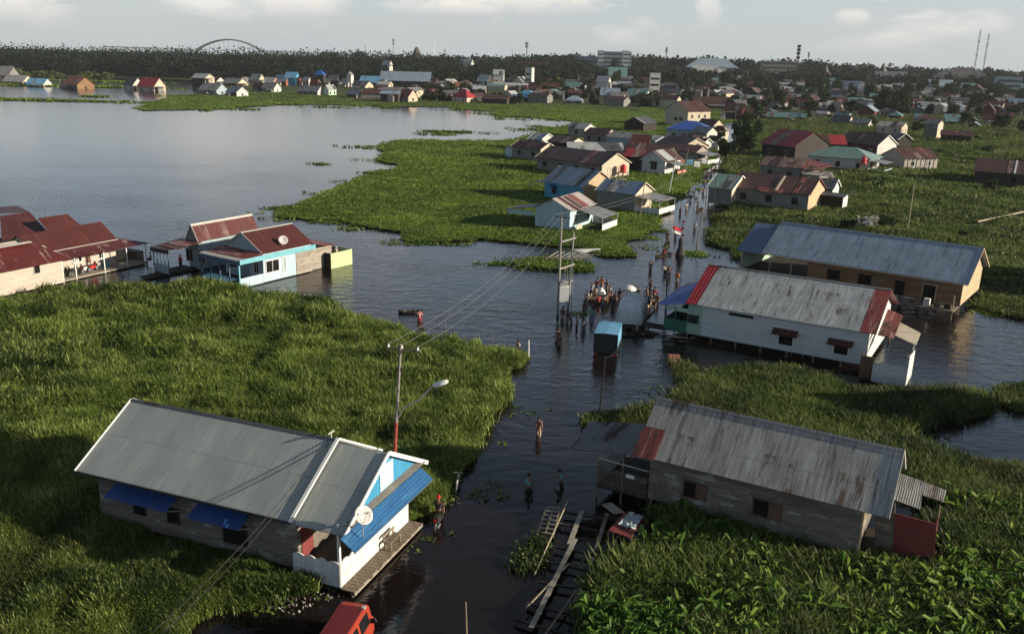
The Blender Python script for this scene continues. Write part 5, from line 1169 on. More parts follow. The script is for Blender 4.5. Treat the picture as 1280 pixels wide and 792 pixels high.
# ------------------------------------------------------------------ far shore, town, trees
def at_y(px, py, Y):
    d = ray(px, py); return CAMP + d * (Y / d.y)
FR = np.random.default_rng(55)
def far_house(label, x0, x1, yt, yb, roof, wall, gable=None, ang=-24, hip=False, rr=.58, group=None, cat='house', name='house', Y=None, win=True, asp=.8, flat=False):
    """x0, x1, yt, yb: what it covers on the photo; stands at yb on level ground, or at distance Y on the rising town"""
    M = MAT; xc = (x0 + x1) / 2
    if Y is None: g = ground(xc, yb); base = 0.0
    else:
        g = at_y(xc, yb, Y); base = min(float(hill_z(np.array(g.x), np.array(Y))) - .4, g.z)
    D = g.y * CP + (CAM_H - g.z) * SP; mpp = D / F
    A = (x1 - x0) * mpp * 1.15; t = math.radians(ang); L = A / (abs(math.cos(t)) + asp * abs(math.sin(t))); W = L * asp
    top = at_y(xc, yt, g.y + W * .3).z; H = max(top - base, 2.0); zr = top; ze = zr - min(H * rr, W * .55) if not flat else zr
    u = Vector((math.cos(t), math.sin(t), 0)); v = Vector((-u.y, u.x, 0)); c = Vector((g.x, g.y + W * .35, 0))
    r = empty(name, (c.x, c.y, base), t); tag(r, label, cat, group)
    l, w = L / 2, W / 2; zr -= base; ze -= base; i = .06 * W
    if flat:
        for k in range(max(1, int(zr / 4))): MB().box(-l + .6, l - .6, -w - .06, -w + .05, 4 * k + 1.6, 4 * k + 2.9).build('window_band', M['glass'], r)
        MB().box(-l, l, -w, w, 0, zr).build('wall', M[wall], r); MB().box(-l - .2, l + .2, -w - .2, w + .2, zr, zr + .35).build('roof', M[roof], r)
    elif hip:
        MB().box(-l + i, l - i, -w + i, w - i, 0, ze + .05).build('wall', M[wall], r)
        k = min(w, l * .9); P, Q = (-l + k, 0, zr), (l - k, 0, zr); cs = [(-l, -w, ze), (l, -w, ze), (l, w, ze), (-l, w, ze)]
        mb = MB()
        for f in ([cs[0], cs[1], Q, P], [cs[1], cs[2], Q], [cs[2], cs[3], P, Q], [cs[3], cs[0], P]): mb.plate(f, .08)
        mb.build('roof', M[roof], r)
    else:
        yy = w - i; zt = ze + (zr - ze) * i / w - .06
        MB().prism([(-l + i, -yy, 0), (-l + i, yy, 0), (-l + i, yy, zt), (-l + i, 0, zr - .12), (-l + i, -yy, zt)], None, (2 * l - 2 * i, 0, 0)).build('wall', M[wall], r)
        if gable: MB().prism([(l - i, -yy, 0), (l - i, yy, 0), (l - i, yy, zt), (l - i, 0, zr - .14), (l - i, -yy, zt)], None, (.06, 0, 0)).build('gable_wall', M[gable], r)
        mb = MB()
        for s in (-1, 1): mb.plate([(-l, 0, zr), (l, 0, zr), (l, s * w, ze), (-l, s * w, ze)], .08)
        mb.build('roof', M[roof], r)
    if not flat and not hip and W > 3:
        # the odd lean-to and replaced sheets these houses all have
        s_ = FR.random(); lm = M[FR.choice(['zinc_mid', 'zinc_dark', 'rust_dark', 'zinc_worn', 'rust_stripe'])]; a = FR.uniform(-l, 0); b = a + L * FR.uniform(.3, .6); dp = FR.uniform(1.2, 2.6); ye = -w
        if s_ < .6:
            MB().plate([(a, ye + .3, ze - .1), (b, ye + .3, ze - .1), (b, ye - dp, ze - .7), (a, ye - dp, ze - .75)], .06).build('lean_to_roof', lm, r); MB().box(a + .15, b - .2, ye - dp + .25, ye + .1, 0, max(.8, ze - 1.0)).build('lean_to_wall', M[FR.choice(['wood_dark', 'grey_wall', 'wood_pale', 'dark_wall'])], r)
        elif s_ < .85:
            MB().plate([(l - .2, -w * .8, ze + .1), (l + dp, -w * .8, ze - .6), (l + dp, w * .3, ze - .6), (l - .2, w * .3, ze + .1)], .06).build('lean_to_roof', lm, r); MB().box(l - .1, l + dp - .3, -w * .7, w * .2, 0, max(.8, ze - 1.0)).build('lean_to_wall', M[FR.choice(['wood_dark', 'grey_wall', 'wood_pale'])], r)
        if FR.random() < .55:
            a = FR.uniform(-l * .9, l * .5); b = a + FR.uniform(.9, 2.2); f0, f1 = FR.uniform(0, .4), FR.uniform(.6, 1.02); fz = lambda f: zr - (zr - ze) * f + .07
            MB().plate([(a, -w * f0, fz(f0)), (b, -w * f0, fz(f0)), (b, -w * f1, fz(f1)), (a, -w * f1, fz(f1))], .04).build('roof_patch', M[FR.choice(['zinc_mid', 'zinc_pale', 'rust_red', 'rust_stripe', 'zinc_dark'])], r)
    if win:
        n = 2 if L < 14 else 4; zw = min(ze, 3.2)
        for k in range(n):
            x = -l + L * (k + .5) / n; MB().box(x - .5, x + .5, -w + i - .05, -w + i + .02, zw * .35, zw * .75).build('window', M['glass'], r)
        MB().box(l - i - .02, l - i + .09, -.55, .55, zw * .3, zw * .75).build('window', M['glass'], r)
    return r
FAR = [  # label, x0, x1, yt, yb, roof, wall, gable, extras
 ('tall dark grey house with pinkish roof at the left end of the far shore', 240, 265, 92, 110, 'zinc_pale', 'dark_wall', 'cream_wall', dict(rr=.3)),
 ('maroon roofed house with bright white gable beside the tall dark grey house', 254, 278, 96, 106, 'rib_brown', 'dark_wall', 'white_wall', {}),
 ('wide low house with grey-green roof and blue-grey wall on the far green shore', 248, 281, 104, 119, 'zinc_mid', 'bluegrey_wall', None, {}),
 ('black gabled house with brownish roof and a white low wall on the far green shore', 281, 308, 108, 121, 'zinc_worn', 'wood_dark', 'white_wall', dict(ang=-38)),
 ('grey roofed open house behind the black gabled one', 278, 306, 97.5, 109, 'zinc_mid', 'wood_brown', 'cream_wall', {}),
 ('narrow grey roofed house right of the open grey one', 301, 314, 96.5, 106, 'zinc_mid', 'wood_brown', None, dict(ang=40)),
 ('high house with grey-green roof among the far shore cluster', 312, 329, 92.5, 102, 'zinc_green', 'cream_wall', None, {}),
 ('house with crimson roof and white porch in the far shore cluster', 312, 327, 97.5, 107, 'rib_red', 'white_wall', 'cream_wall', {}),
 ('dark red walled house below the crimson roof', 316, 331, 103, 115, 'rib_brown', 'maroon_wall', None, {}),
 ('house with grey roof and salmon wall in the far shore cluster', 328, 347, 96.5, 105, 'zinc_pale', 'pink_wall', None, {}),
 ('grey house with flat grey roof and small white gable at the meadow edge', 327, 349, 103, 116, 'zinc_mid', 'grey_wall', 'white_wall', {}),
 ('blue-grey roofed house with orange wall in the far shore cluster', 342, 364, 93.5, 103, 'zinc_blue', 'terracotta', None, {}),
 ('house with vivid blue roof and teal wall', 356, 372, 90, 97, 'roof_sky', 'blue_board', None, dict(ang=-12)),
 ('dark red house with pale ridge right of the vivid blue roof', 365, 377, 96, 105, 'rib_brown', 'maroon_wall', None, {}),
 ('small grey house with white eaves between two red roofs', 378, 389, 96, 106, 'zinc_pale', 'grey_wall', 'white_wall', {}),
 ('maroon roofed house with pale red wall in the far shore cluster', 387, 402, 95, 107, 'rib_brown', 'red_panel', 'pink_wall', {}),
 ('purple-blue hipped roof pavilion above the red roofs', 393, 406, 87.5, 95, 'roof_blue', 'dark_wall', None, dict(hip=True, ang=-10)),
 ('house with wide pinkish grey roof under the purple pavilion', 398, 416, 98, 108, 'zinc_worn', 'red_panel', 'white_wall', {}),
 ('long grey house with a white end gable on the green shore', 372, 403, 107, 119.5, 'zinc_mid', 'grey_wall', 'white_wall', dict(ang=-24, asp=.5)),
 ('green house with white trimmed gable beside the long grey one', 404, 419, 106, 120, 'zinc_green', 'mint_wall', 'mint_wall', dict(ang=55)),
 ('grey roofed house at the back of the far shore cluster', 409, 426, 93.5, 101, 'zinc_mid', 'dark_wall', None, {}),
 ('grey roofed house with white walls above the far green field', 423, 440, 98, 107.5, 'zinc_pale', 'white_wall', 'white_wall', {}),
 ('dark small house between the grey roofs above the field', 415, 425, 97, 106, 'zinc_dark', 'dark_wall', None, {}),
 ('tiny white gable at the forest edge', 433, 441, 90, 97, 'zinc_mid', 'white_wall', None, dict(ang=75)),
 ('green walled house with sunlit cream end in the far field', 440, 465, 101, 112, 'zinc_dark', 'mint_wall', 'cream_wall', dict(ang=-30)),
 ('dark grey gabled barn alone on the shore', 432, 460, 111.5, 123, 'zinc_mid', 'dark_wall', 'cream_wall', dict(ang=-48)),
 ('house with bright teal roof behind the green walled one', 450, 476, 95, 103, 'roof_sky', 'red_panel', None, dict(ang=-10)),
 ('red walled house with orange front left of the field', 470, 489, 103, 114.5, 'terracotta', 'red_panel', 'cream_wall', {}),
 ('dark blue-grey box house with grey roof at the water edge', 476, 500, 113.5, 128, 'zinc_blue', 'dark_wall', None, dict(ang=-8, rr=.25)),
 ('cream house with crimson roof mirrored in the bay', 497, 521, 111.5, 128, 'rib_red', 'cream_wall', 'cream_wall', dict(ang=-42)),
 ('very long blue-grey market hall roof below the forest', 478, 536, 89.5, 98, 'zinc_blue', 'dark_wall', None, dict(ang=-6, asp=.35)),
 ('grey hipped house with white gable bits by the field', 503, 527, 100, 111.5, 'zinc_mid', 'grey_wall', 'white_wall', dict(hip=True)),
 ('dark brown roofed house behind the grey hipped one', 525, 549, 97, 109, 'rust_dark', 'dark_wall', None, {}),
 ('house with white framed double gable above the field', 535, 556, 101, 111, 'zinc_dark', 'dark_wall', 'white_wall', dict(ang=40)),
 ('beige house with pink roof above the field', 568, 586, 102.5, 112.5, 'terracotta', 'cream_wall', None, dict(ang=-8)),
 ('cream house with crimson hipped roof alone in the green field', 565, 594, 111.5, 129, 'rib_red', 'cream_wall', None, dict(hip=True, ang=-35)),
 ('low grey house with pale roof left of the crimson building', 585, 602, 105.5, 116, 'zinc_pale', 'grey_wall', None, {}),
 ('building with a bright white slanted roof in the town', 596, 617, 93.5, 104, 'zinc_pale', 'dark_wall', None, dict(ang=-40)),
 ('low cream cottages beside the crimson building', 601, 616, 109.5, 116, 'rust_dark', 'cream_wall', 'cream_wall', {}),
 ('long crimson walled building', 617, 658, 103.5, 116.5, 'zinc_pale', 'maroon_wall', None, dict(ang=-4, rr=.2, asp=.4)),
 ('cream gable front rising over the crimson building', 639, 662, 95.5, 110, 'zinc_worn', 'cream_wall', 'cream_wall', dict(ang=70)),
 ('dark house with sky blue hipped roof and cream annex in the green field', 641, 676, 112.5, 128.5, 'roof_sky', 'dark_wall', 'cream_wall', dict(hip=True, ang=-25)),
 ('long red-brown brick building behind the sky blue roof', 659, 697, 103, 117, 'rust_dark', 'red_panel', None, dict(ang=-8, asp=.4)),
 ('pale long shed roof right of the brick building', 708, 729, 110, 118, 'zinc_pale', 'dark_wall', None, dict(ang=-4, asp=.4)),
 ('row house with white front at the field edge', 710, 736, 115.5, 124, 'zinc_worn', 'dark_wall', 'white_wall', {}),
 ('grey roofed hall behind the lavender roofed house', 735, 759, 106, 117, 'zinc_mid', 'grey_wall', None, dict(ang=-8)),
 ('beige house with lavender grey roof on the field edge', 751, 775, 110, 126, 'zinc_blue', 'cream_wall', None, dict(ang=-10)),
 ('white house with teal roof on the field edge', 784, 813, 111, 126.5, 'zinc_teal', 'white_wall', 'white_wall', dict(ang=-25)),
 ('long purple-grey roof behind the teal roofed house', 783, 820, 104.5, 113, 'zinc_dark', 'dark_wall', None, dict(ang=-4, asp=.4)),
 ('maroon roofed house with white windows right of the teal roof', 804, 824, 108.5, 117.5, 'rib_brown', 'pink_wall', None, {}),
 ('moss green walled shed right of the teal roofed house', 812, 829, 115, 127, 'rust_dark', 'grey_wall', None, {}),
 ('beige gabled house at the corner of the green field', 827, 850, 117, 129.5, 'rust_dark', 'cream_wall', None, dict(ang=55)),
 ('black roofed house behind the beige gable', 826, 846, 110, 122, 'zinc_dark', 'dark_wall', None, {}),
 ('large pale hipped roof hall behind the cream gable house', 886, 932, 108, 124, 'zinc_pale', 'grey_wall', None, dict(hip=True, ang=-14)),
 ('brown roofed house leaning on the tall cream gable house', 868, 908, 121, 136, 'rust_dark', 'dark_wall', None, dict(ang=-10)),
 ('grey roofed house below the large pale hipped roof', 904, 933, 124.5, 136, 'zinc_mid', 'dark_wall', None, dict(ang=-6)),
 ('dark maroon house behind the roadside tree', 908, 932, 129, 145, 'rust_dark', 'maroon_wall', None, {}),
 ('tall dark brown block at the right end of the green field', 867, 887, 107, 131, 'rust_dark', 'dark_wall', None, dict(rr=.2)),
 ('house with white striped skylight roof in the right town', 1022, 1049, 128.5, 139, 'roof_striped', 'dark_wall', 'white_wall', dict(ang=-15)),
 ('grey gabled house right of the white striped roof', 1056, 1088, 127, 139, 'zinc_mid', 'dark_wall', None, {}),
 ('grey house with a long pale roof plane in the right town', 1149, 1186, 127.5, 142, 'zinc_pale', 'dark_wall', 'white_wall', dict(ang=-30)),
 ('dark red house with a pale triangular gable at the right', 1226, 1248, 129, 147, 'rust_dark', 'maroon_wall', None, dict(ang=60)),
 ('cream gabled house with dark roof at the meadow edge on the right', 1230, 1247, 143, 155, 'rust_dark', 'cream_wall', 'cream_wall', {}),
 ('second cream gabled house nearest the right frame edge', 1249, 1268, 140, 151, 'rust_dark', 'cream_wall', 'cream_wall', {}),
 ('light blue roofed hall half hidden by trees in the right town', 1130, 1162, 119, 128, 'roof_sky', 'dark_wall', None, dict(ang=-10)),
 ('grey plank house with palms left on the lake', 5, 33, 94, 106, 'zinc_worn', 'wood_pale', 'cream_wall', dict(ang=-8)),
 ('small white house with light blue roof left on the lake', 34, 57, 98, 108, 'roof_sky', 'white_wall', None, dict(ang=-5)),
 ('brown house on stilts with orange roof mirrored in the lake', 75, 112, 96, 111, 'terracotta', 'wood_grey', 'wood_brown', dict(ang=-30)),
 ('white gabled house with dark roof beside the crimson lake house', 153, 177, 97, 112, 'rust_dark', 'white_wall', 'white_wall', dict(ang=-35)),
 ('crimson roofed house with cream walls standing in the lake', 172, 202, 97, 114, 'rib_red', 'cream_wall', 'cream_wall', dict(ang=-22)),
 ('grey boathouse cut by the left frame edge', -14, 14, 82.5, 96, 'zinc_mid', 'grey_wall', None, dict(ang=-5)),
]
def leaf_cloud(r, n, rx, ry, rz, size, lumps, seedc):
    """leaf clumps through the volume of several lobes"""
    cen = [np.array((r.uniform(-.55, .55) * rx, r.uniform(-.55, .55) * ry, r.uniform(-.5, .6) * rz)) for _ in range(lumps)]
    which = r.integers(0, lumps, n); d = r.normal(size=(n, 3)); d /= np.linalg.norm(d, axis=1)[:, None]
    rad = r.random(n) ** .4 * r.uniform(.34, .56, lumps)[which]
    C = np.array(cen)[which] + d * rad[:, None] * np.array((rx, ry, rz))
    a = r.normal(size=(n, 3)); a /= np.linalg.norm(a, axis=1)[:, None]; b = np.cross(a, r.normal(size=(n, 3))); b /= np.linalg.norm(b, axis=1)[:, None]
    s = (size * r.uniform(.5, 1.3, n))[:, None]
    V = np.stack([C - a * s - b * s * .7, C + a * s - b * s * .6, C + a * s * .8 + b * s, C - a * s * .7 + b * s * .8], 1).reshape(-1, 3)
    Q = np.arange(n)[:, None] * 4 + np.array([[0, 1, 2, 3]])
    f = np.clip(r.random(lumps)[which] * .6 + r.random(n) * .5, 0, 1)[:, None]
    c = np.array((.018, .030, .014)) * (1 - f) + np.array(seedc) * f
    return V, Q, c
def branch(mb, p, q, r0, r1): mb.tube([p, (Vector(p) + Vector(q)) / 2 + Vector((RNG.uniform(-.2, .2), RNG.uniform(-.2, .2), .1)), q], [r0, (r0 + r1) / 2, r1], 6)
def tree_proto(h, rx, rz, n, size, col, seed, lumps=7, leafm=None, tr=.25):
    r = np.random.default_rng(seed)
    mb = MB().tube([(0, 0, -.5), (r.uniform(-.2, .2), r.uniform(-.2, .2), h * .35), (r.uniform(-.4, .4), r.uniform(-.4, .4), h - rz * .8)], [tr, tr * .75, tr * .4], 7)
    for k in range(5):
        a = r.uniform(0, 6.28); branch(mb, (0, 0, h * .35 + k * .08 * h), (math.cos(a) * rx * .55, math.sin(a) * rx * .55, h - rz + r.uniform(-.3, .6) * rz), tr * .4, tr * .12)
    V, Q, c = leaf_cloud(r, n, rx, rx, rz, size, lumps, col); V = V + np.array((0, 0, h - rz))
    return mb, fast_mesh('crown', V, Q, leafm, c)
def town():
    M = MAT
    for (lb, x0, x1, yt, yb, rf, wl, gb, kw) in FAR:
        g = ground((x0 + x1) / 2, yb)
        if g.y > 425: kw = dict(kw, Y=min(g.y, 640))
        far_house(lb, x0, x1, yt, yb, rf, wl, gb, **kw)
    # landmarks on the skyline
    far_house('wide grey hospital block with a raised middle and two towers on the skyline', 749, 787, 65, 82, 'white_wall', 'bluegrey_wall', flat=True, Y=950, ang=-6, asp=.4, cat='building', name='hospital')
    for x0, x1, yt, lb in ((748, 753, 63.5, 'left stair tower of the hospital block'), (778, 785, 64, 'right stair tower of the hospital block')): far_house(lb, x0, x1, yt, 82, 'grey_wall', 'bluegrey_wall', flat=True, Y=935, ang=0, asp=.8, cat='tower', name='stair_tower', win=False)
    far_house('long low wing left of the hospital block', 720, 750, 71, 82, 'grey_wall', 'bluegrey_wall', flat=True, Y=960, ang=-4, asp=.4, cat='building', name='hospital_wing')
    far_house('blue stadium like hall with a curved roof on the skyline', 862, 920, 73, 92, 'zinc_blue', 'bluegrey_wall', Y=900, ang=-6, asp=.5, cat='hall', hip=True, rr=.5, name='hall')
    far_house('white front annex of the blue skyline hall', 868, 905, 82, 94, 'zinc_pale', 'white_wall', Y=870, ang=-4, asp=.4, cat='building', name='annex')
    far_house('dark flat roofed hall left of the tree shaped mast', 955, 992, 77, 93, 'zinc_dark', 'concrete', Y=900, ang=-4, asp=.5, flat=True, cat='hall', name='hall')
    far_house('very wide dark stepped roof hall under the twin masts', 1172, 1238, 88, 102, 'zinc_dark', 'dark_wall', Y=820, ang=-3, asp=.4, hip=True, cat='hall', name='hall')
    far_house('raised middle of the dark stepped roof hall', 1186, 1222, 84.5, 100, 'zinc_dark', 'dark_wall', Y=835, ang=-3, asp=.4, hip=True, cat='hall', name='hall')
    far_house('white office building below the pyramid roof', 1098, 1130, 90, 102, 'white_wall', 'white_wall', Y=840, ang=-8, asp=.4, flat=True, cat='building', name='office')
    far_house('pale blue-white building near the right frame edge', 1248, 1274, 97, 110, 'white_wall', 'bluegrey_wall', Y=740, ang=-8, asp=.5, flat=True, cat='building', name='office')
    far_house('grey roofed warehouse with white gable in the right town', 1042, 1076, 101, 113, 'zinc_blue', 'bluegrey_wall', 'white_wall', Y=650, ang=-25, asp=.5, cat='warehouse', name='warehouse')
    far_house('long white flat shed right of the warehouse', 1074, 1098, 107, 114, 'white_wall', 'white_wall', Y=640, ang=-4, asp=.3, flat=True, cat='shed', name='shed')
    far_house('white apartment block in the trees above the crimson building', 657, 667, 85, 95, 'grey_wall', 'white_wall', Y=640, ang=-30, asp=.7, flat=True, cat='building', name='apartment_block')
    far_house('tall white signboard like block above the teal roofed house', 813, 824, 92, 103.5, 'white_wall', 'white_wall', Y=600, ang=0, asp=.4, flat=True, cat='building', name='block')
    far_house('maroon department store under the lattice mast', 648, 682, 78, 92, 'red_panel', 'maroon_wall', Y=800, ang=-5, asp=.4, flat=True, cat='building', name='store')
    far_house('white and green government hall with dark domed roof behind the forest', 393, 428, 65, 80, 'zinc_dark', 'white_wall', Y=900, ang=-8, asp=.5, hip=True, cat='hall', name='hall')
    far_house('white house with dark hipped roof on the wooded skyline', 440, 458, 64, 76, 'zinc_dark', 'white_wall', Y=900, ang=-8, asp=.6, hip=True)
    far_house('pale house deep in the dark trees below the peaked hall', 478, 490, 76, 84, 'zinc_pale', 'white_wall', Y=760)
    far_house('white house in the trees right of the peaked hall', 576, 592, 74, 83, 'zinc_pale', 'white_wall', Y=800)
    far_house('pair like white low house in the trees above the bright slanted roof', 617, 630, 87, 93, 'zinc_pale', 'white_wall', Y=680, ang=-4)
    far_house('teal roofed building in the trees below the hospital', 762, 784, 84, 91, 'zinc_teal', 'bluegrey_wall', Y=760, ang=-5)
    far_house('low white villa in the trees left of the striped mast', 746, 764, 95, 103, 'zinc_pale', 'white_wall', Y=600)
    # halls with steep peaked roofs
    for (xc, wd, yt, yb, Y, lb) in ((521, 27, 59, 78, 880, 'hall with a steep peaked dark roof and white walls on the skyline'), (1103, 15, 79, 92, 850, 'steep pyramid roofed pavilion over white walls at the right'), (1032, 9, 81, 92, 900, 'small pyramid roofed pavilion left of the pyramid roofed one')):
        g = at_y(xc, yb, Y); m = Y / F; W = wd * m / 2; z0 = float(hill_z(np.array(g.x), np.array(Y))) - .4; zt = at_y(xc, yt, Y).z; H = zt - z0
        r = empty('peaked_hall', (g.x, Y, z0), math.radians(-8)); tag(r, lb, 'hall')
        MB().box(-W * .85, W * .85, -W * .7, W * .7, 0, H * .42).build('wall', M['white_wall'], r)
        pr = [(W * 1.45, H * .4), (W * .75, H * .58), (W * .38, H * .78), (W * .16, H * .96), (W * .1, H)]
        MB().lathe(pr, 4).build('roof', M['dark_trim'], r); r.children[1].rotation_euler = (0, 0, PI / 4)
    # mosque
    g = ground(850, 116); Y = g.y; m = Y / F
    r = empty('mosque', (g.x, Y, 0), math.radians(-10)); tag(r, 'teal and white mosque with a small spire beyond the green field', 'mosque')
    zt = at_y(850, 104, Y).z
    MB().box(-10 * m, 10 * m, -6 * m, 6 * m, 0, zt * .7).build('wall', M['zinc_teal'], r); MB().plate([(-11 * m, -7 * m, zt * .95), (11 * m, -7 * m, zt * .95), (11 * m, 7 * m, zt), (-11 * m, 7 * m, zt)], .4).build('roof', M['zinc_pale'], r)
    MB().lathe([(1.6, zt), (1.9, zt + .8), (1.2, zt + 2.0), (.2, zt + 3), (.08, zt + 6.5)], 12).build('spire', M['white_wall'], r, True)
    # far bridge: steel arch and truss girders
    Y = 1150; br = empty('arch_bridge', at_y(285, 66, Y)); tag(br, 'long steel bridge with one high arch and white truss girders above the forest', 'bridge'); o = Vector(br.location)
    pts = []
    for i in range(29):
        t = i / 28; px = 243 + 85 * t; py = 49.6 + 15 * (2 * t - 1) ** 2 + 2.0 * (t - .5); pts.append(at_y(px, py, Y) - o)
    MB().tube(pts, .8, 6).build('arch', M['grey_wall'], br); MB().tube([p + Vector((0, 9, 0)) for p in pts], .8, 6).build('arch', M['grey_wall'], br)
    hg = MB()
    for i in range(2, 27, 2): 
        p = pts[i]; hg.tube([p, (p.x, p.y, (at_y(285, 66, Y) - o).z)], .12, 4)
    hg.build('hanger', M['metal_dark'], br)['kind'] = 'stuff'
    for (xa, ya, xb, yb) in ((128, 65.5, 243, 69), (325, 71, 432, 75)):
        a, b = at_y(xa, ya, Y) - o, at_y(xb, yb, Y) - o; n = 26; up = Vector((0, 0, 7.0)); tb = MB(); tb.bar(a, b, 1.0, 1.2); tb.bar(a + up, b + up, .8, 1.0)
        for i in range(n):
            p, q = a + (b - a) * (i / n), a + (b - a) * ((i + 1) / n); tb.bar(p, (p + q) / 2 + up, .6, .6); tb.bar((p + q) / 2 + up, q, .6, .6)
        tb.build('truss_girder', M['steel'], br); MB().bar(a + Vector((0, 4, .6)), b + Vector((0, 4, .6)), 9, .5).build('bridge_deck', M['concrete'], br)
    pr = MB()
    for px in (128, 165, 205, 243, 325, 365, 400, 432):
        p = at_y(px, 62 + (px - 128) * .033, Y); MB().box(p.x - o.x - 1.5, p.x - o.x + 1.5, -1, 8, -o.z - .5, p.z - o.z - .6).build('pier', M['concrete'], br)
    # masts
    def mast(label, px, yt, yb, Y, wd, kind='lattice', lean=0, m=M['metal_dark']):
        b = at_y(px, yb, Y); z0 = float(hill_z(np.array(b.x), np.array(Y))) - .3; t = at_y(px + lean, yt, Y); H = t.z - z0
        r = empty('radio_mast', (b.x, Y, z0)); tag(r, label, 'mast')
        s = MB(); W = wd * Y / F / 2; n = max(6, int(H / 6))
        if kind == 'pole': s.tube([(0, 0, 0), (0, 0, H)], [W, W * .5], 6)
        else:
            leg = lambda k, f: Vector((W * (1.0 if kind == 'guyed' else 1 - .65 * f) * math.cos(2.1 * k), W * (1.0 if kind == 'guyed' else 1 - .65 * f) * math.sin(2.1 * k), H * f))
            for k in range(3):
                s.bar(leg(k, 0), leg(k, 1), W * .22, W * .22)
                for i in range(n): s.bar(leg(k, i / n), leg(k + 1, (i + 1) / n), W * .14, W * .14)
        s.build('lattice', m, r)
        if kind in ('lattice', 'bushy'):
            for f in ((.97, .88) if kind == 'lattice' else (.98, .88, .78, .66)):
                a = MB()
                for k in range(6): 
                    c = Vector((W * 1.1 * math.cos(k), W * 1.1 * math.sin(k), H * f)); a.box(c.x - W * .3, c.x + W * .3, c.y - W * .2, c.y + W * .2, c.z - 1.2, c.z + 1.2)
                a.build('antenna_ring', M['grey_trim'] if kind == 'lattice' else M['metal_dark'], r)
        if kind == 'guyed':
            for f in (.35, .58, .8): MB().bar((-W * 2.2, 0, H * f), (W * 2.2, 0, H * f), W * .5, W * .5).build('cross_arm', m, r)
    mast('slim white mast left of the peaked hall', 492, 49, 70, 880, 1.6, m=M['steel'])
    mast('thin short mast above the white skyline house', 457, 56, 70, 900, .8, 'pole'); mast('thin mast right of the peaked hall', 543, 53, 74, 950, .8, 'pole', m=M['steel'])
    mast('short dark mast further right of the peaked hall', 556, 60, 76, 880, .9, 'pole')
    mast('sturdy lattice mast with antennas above the maroon store', 658, 53, 78, 820, 2.6); mast('thin mast left of the sturdy lattice mast', 640, 62, 76, 880, .7, 'pole')
    mast('lattice mast with bulging top right of the hospital', 832, 60, 82, 850, 2.0); mast('thin mast above the dark flat roofed hall', 962, 68, 82, 900, .7, 'pole')
    mast('tree shaped mast full of antennas', 996, 57, 86, 860, 3.0, 'bushy'); mast('plain lattice mast right of the tree shaped one', 1009, 66, 87, 880, 1.6); mast('faint thin mast left of the pyramid roofs', 1014, 75, 88, 900, .6, 'pole')
    mast('left one of the twin tall guyed masts', 1217, 37, 92, 800, 1.6, 'guyed', 8); mast('right one of the twin tall guyed masts', 1228, 42, 92, 800, 1.6, 'guyed', 6)
    mast('small mast over the forest near the left frame edge', 41, 49, 62, 800, .9, 'pole')
    # trees: six kinds, then copies set among the houses
    leafm = m_leaf('tree leaves', .2, .8, .1); bark = M['post_wood']
    protos = []
    for k, (h, rx, rz, col) in enumerate(((11, 5.5, 4.2, (.045, .075, .028)), (14, 6.5, 5.5, (.036, .060, .026)), (9, 4.6, 3.6, (.06, .085, .03)), (16, 5.0, 6.5, (.032, .052, .024)), (8, 5.2, 3.2, (.05, .07, .03)), (12, 4.2, 5.2, (.04, .066, .03)))):
        protos.append(tree_proto(h, rx, rz, 900, .5, col, 40 + k, 8, leafm))
    kinds = ['broad dark tree', 'tall full tree', 'small olive green tree', 'tall narrow dark tree', 'low spreading tree', 'slim rounded tree']
    bases = []
    for k, (mb, cm) in enumerate(protos):
        r = empty('tree'); mb.build('trunk', bark, r); o = bpy.data.objects.new('crown', cm); COL.objects.link(o); o.parent = r; bases.append(r)
    used = [False] * 6; rr = np.random.default_rng(99)
    boxes = [((x0 + x1) / 2, yb, (x1 - x0) / 2) for (_, x0, x1, yt, yb, *_r) in FAR]
    names = [(x, lb) for (x, lb) in ((455, 'left of the peaked hall'), (521, 'below the peaked hall'), (600, 'above the bright slanted roof'), (658, 'near the sturdy lattice mast'), (720, 'left of the hospital block'), (768, 'below the hospital block'), (832, 'near the bulging mast'), (890, 'below the blue skyline hall'), (960, 'near the dark flat roofed hall'), (1000, 'near the tree shaped mast'), (1060, 'behind the warehouse'), (1105, 'below the pyramid roofed pavilion'), (1160, 'left of the dark stepped hall'), (1205, 'below the twin masts'), (1265, 'near the right frame edge'))]
    n = 0; tries = 0
    while n < 230 and tries < 6000:
        tries += 1
        Y = rr.choice([rr.uniform(455, 640), rr.uniform(640, 950)]); px = rr.uniform(425, 1310)
        x = (px - CX) / F * Y; z = float(hill_z(np.array(x), np.array(Y))) - .3
        bx, by = project(x, Y, z)
        if Y < 560 and bx < 640: continue
        if bx < 520 and Y < 690: continue
        if any(abs(bx - c) < w + 5 and -3 < by - yb + 2 < 14 for c, yb, w in boxes): continue
        k = int(rr.integers(0, 6)); o = bases[k]
        if used[k]: o = copy_tree(o)
        used[k] = True; s = rr.uniform(.6, 1.05) * (1 if Y > 600 else .85)
        o.location = (x, Y, z); o.rotation_euler = (0, 0, rr.uniform(0, 6.28)); o.scale = (s, s, s * rr.uniform(.85, 1.15))
        nb = min(names, key=lambda q: abs(q[0] - bx))[1]
        tag(o, '%s in the town %s' % (kinds[k], nb), 'tree', 'town trees'); n += 1
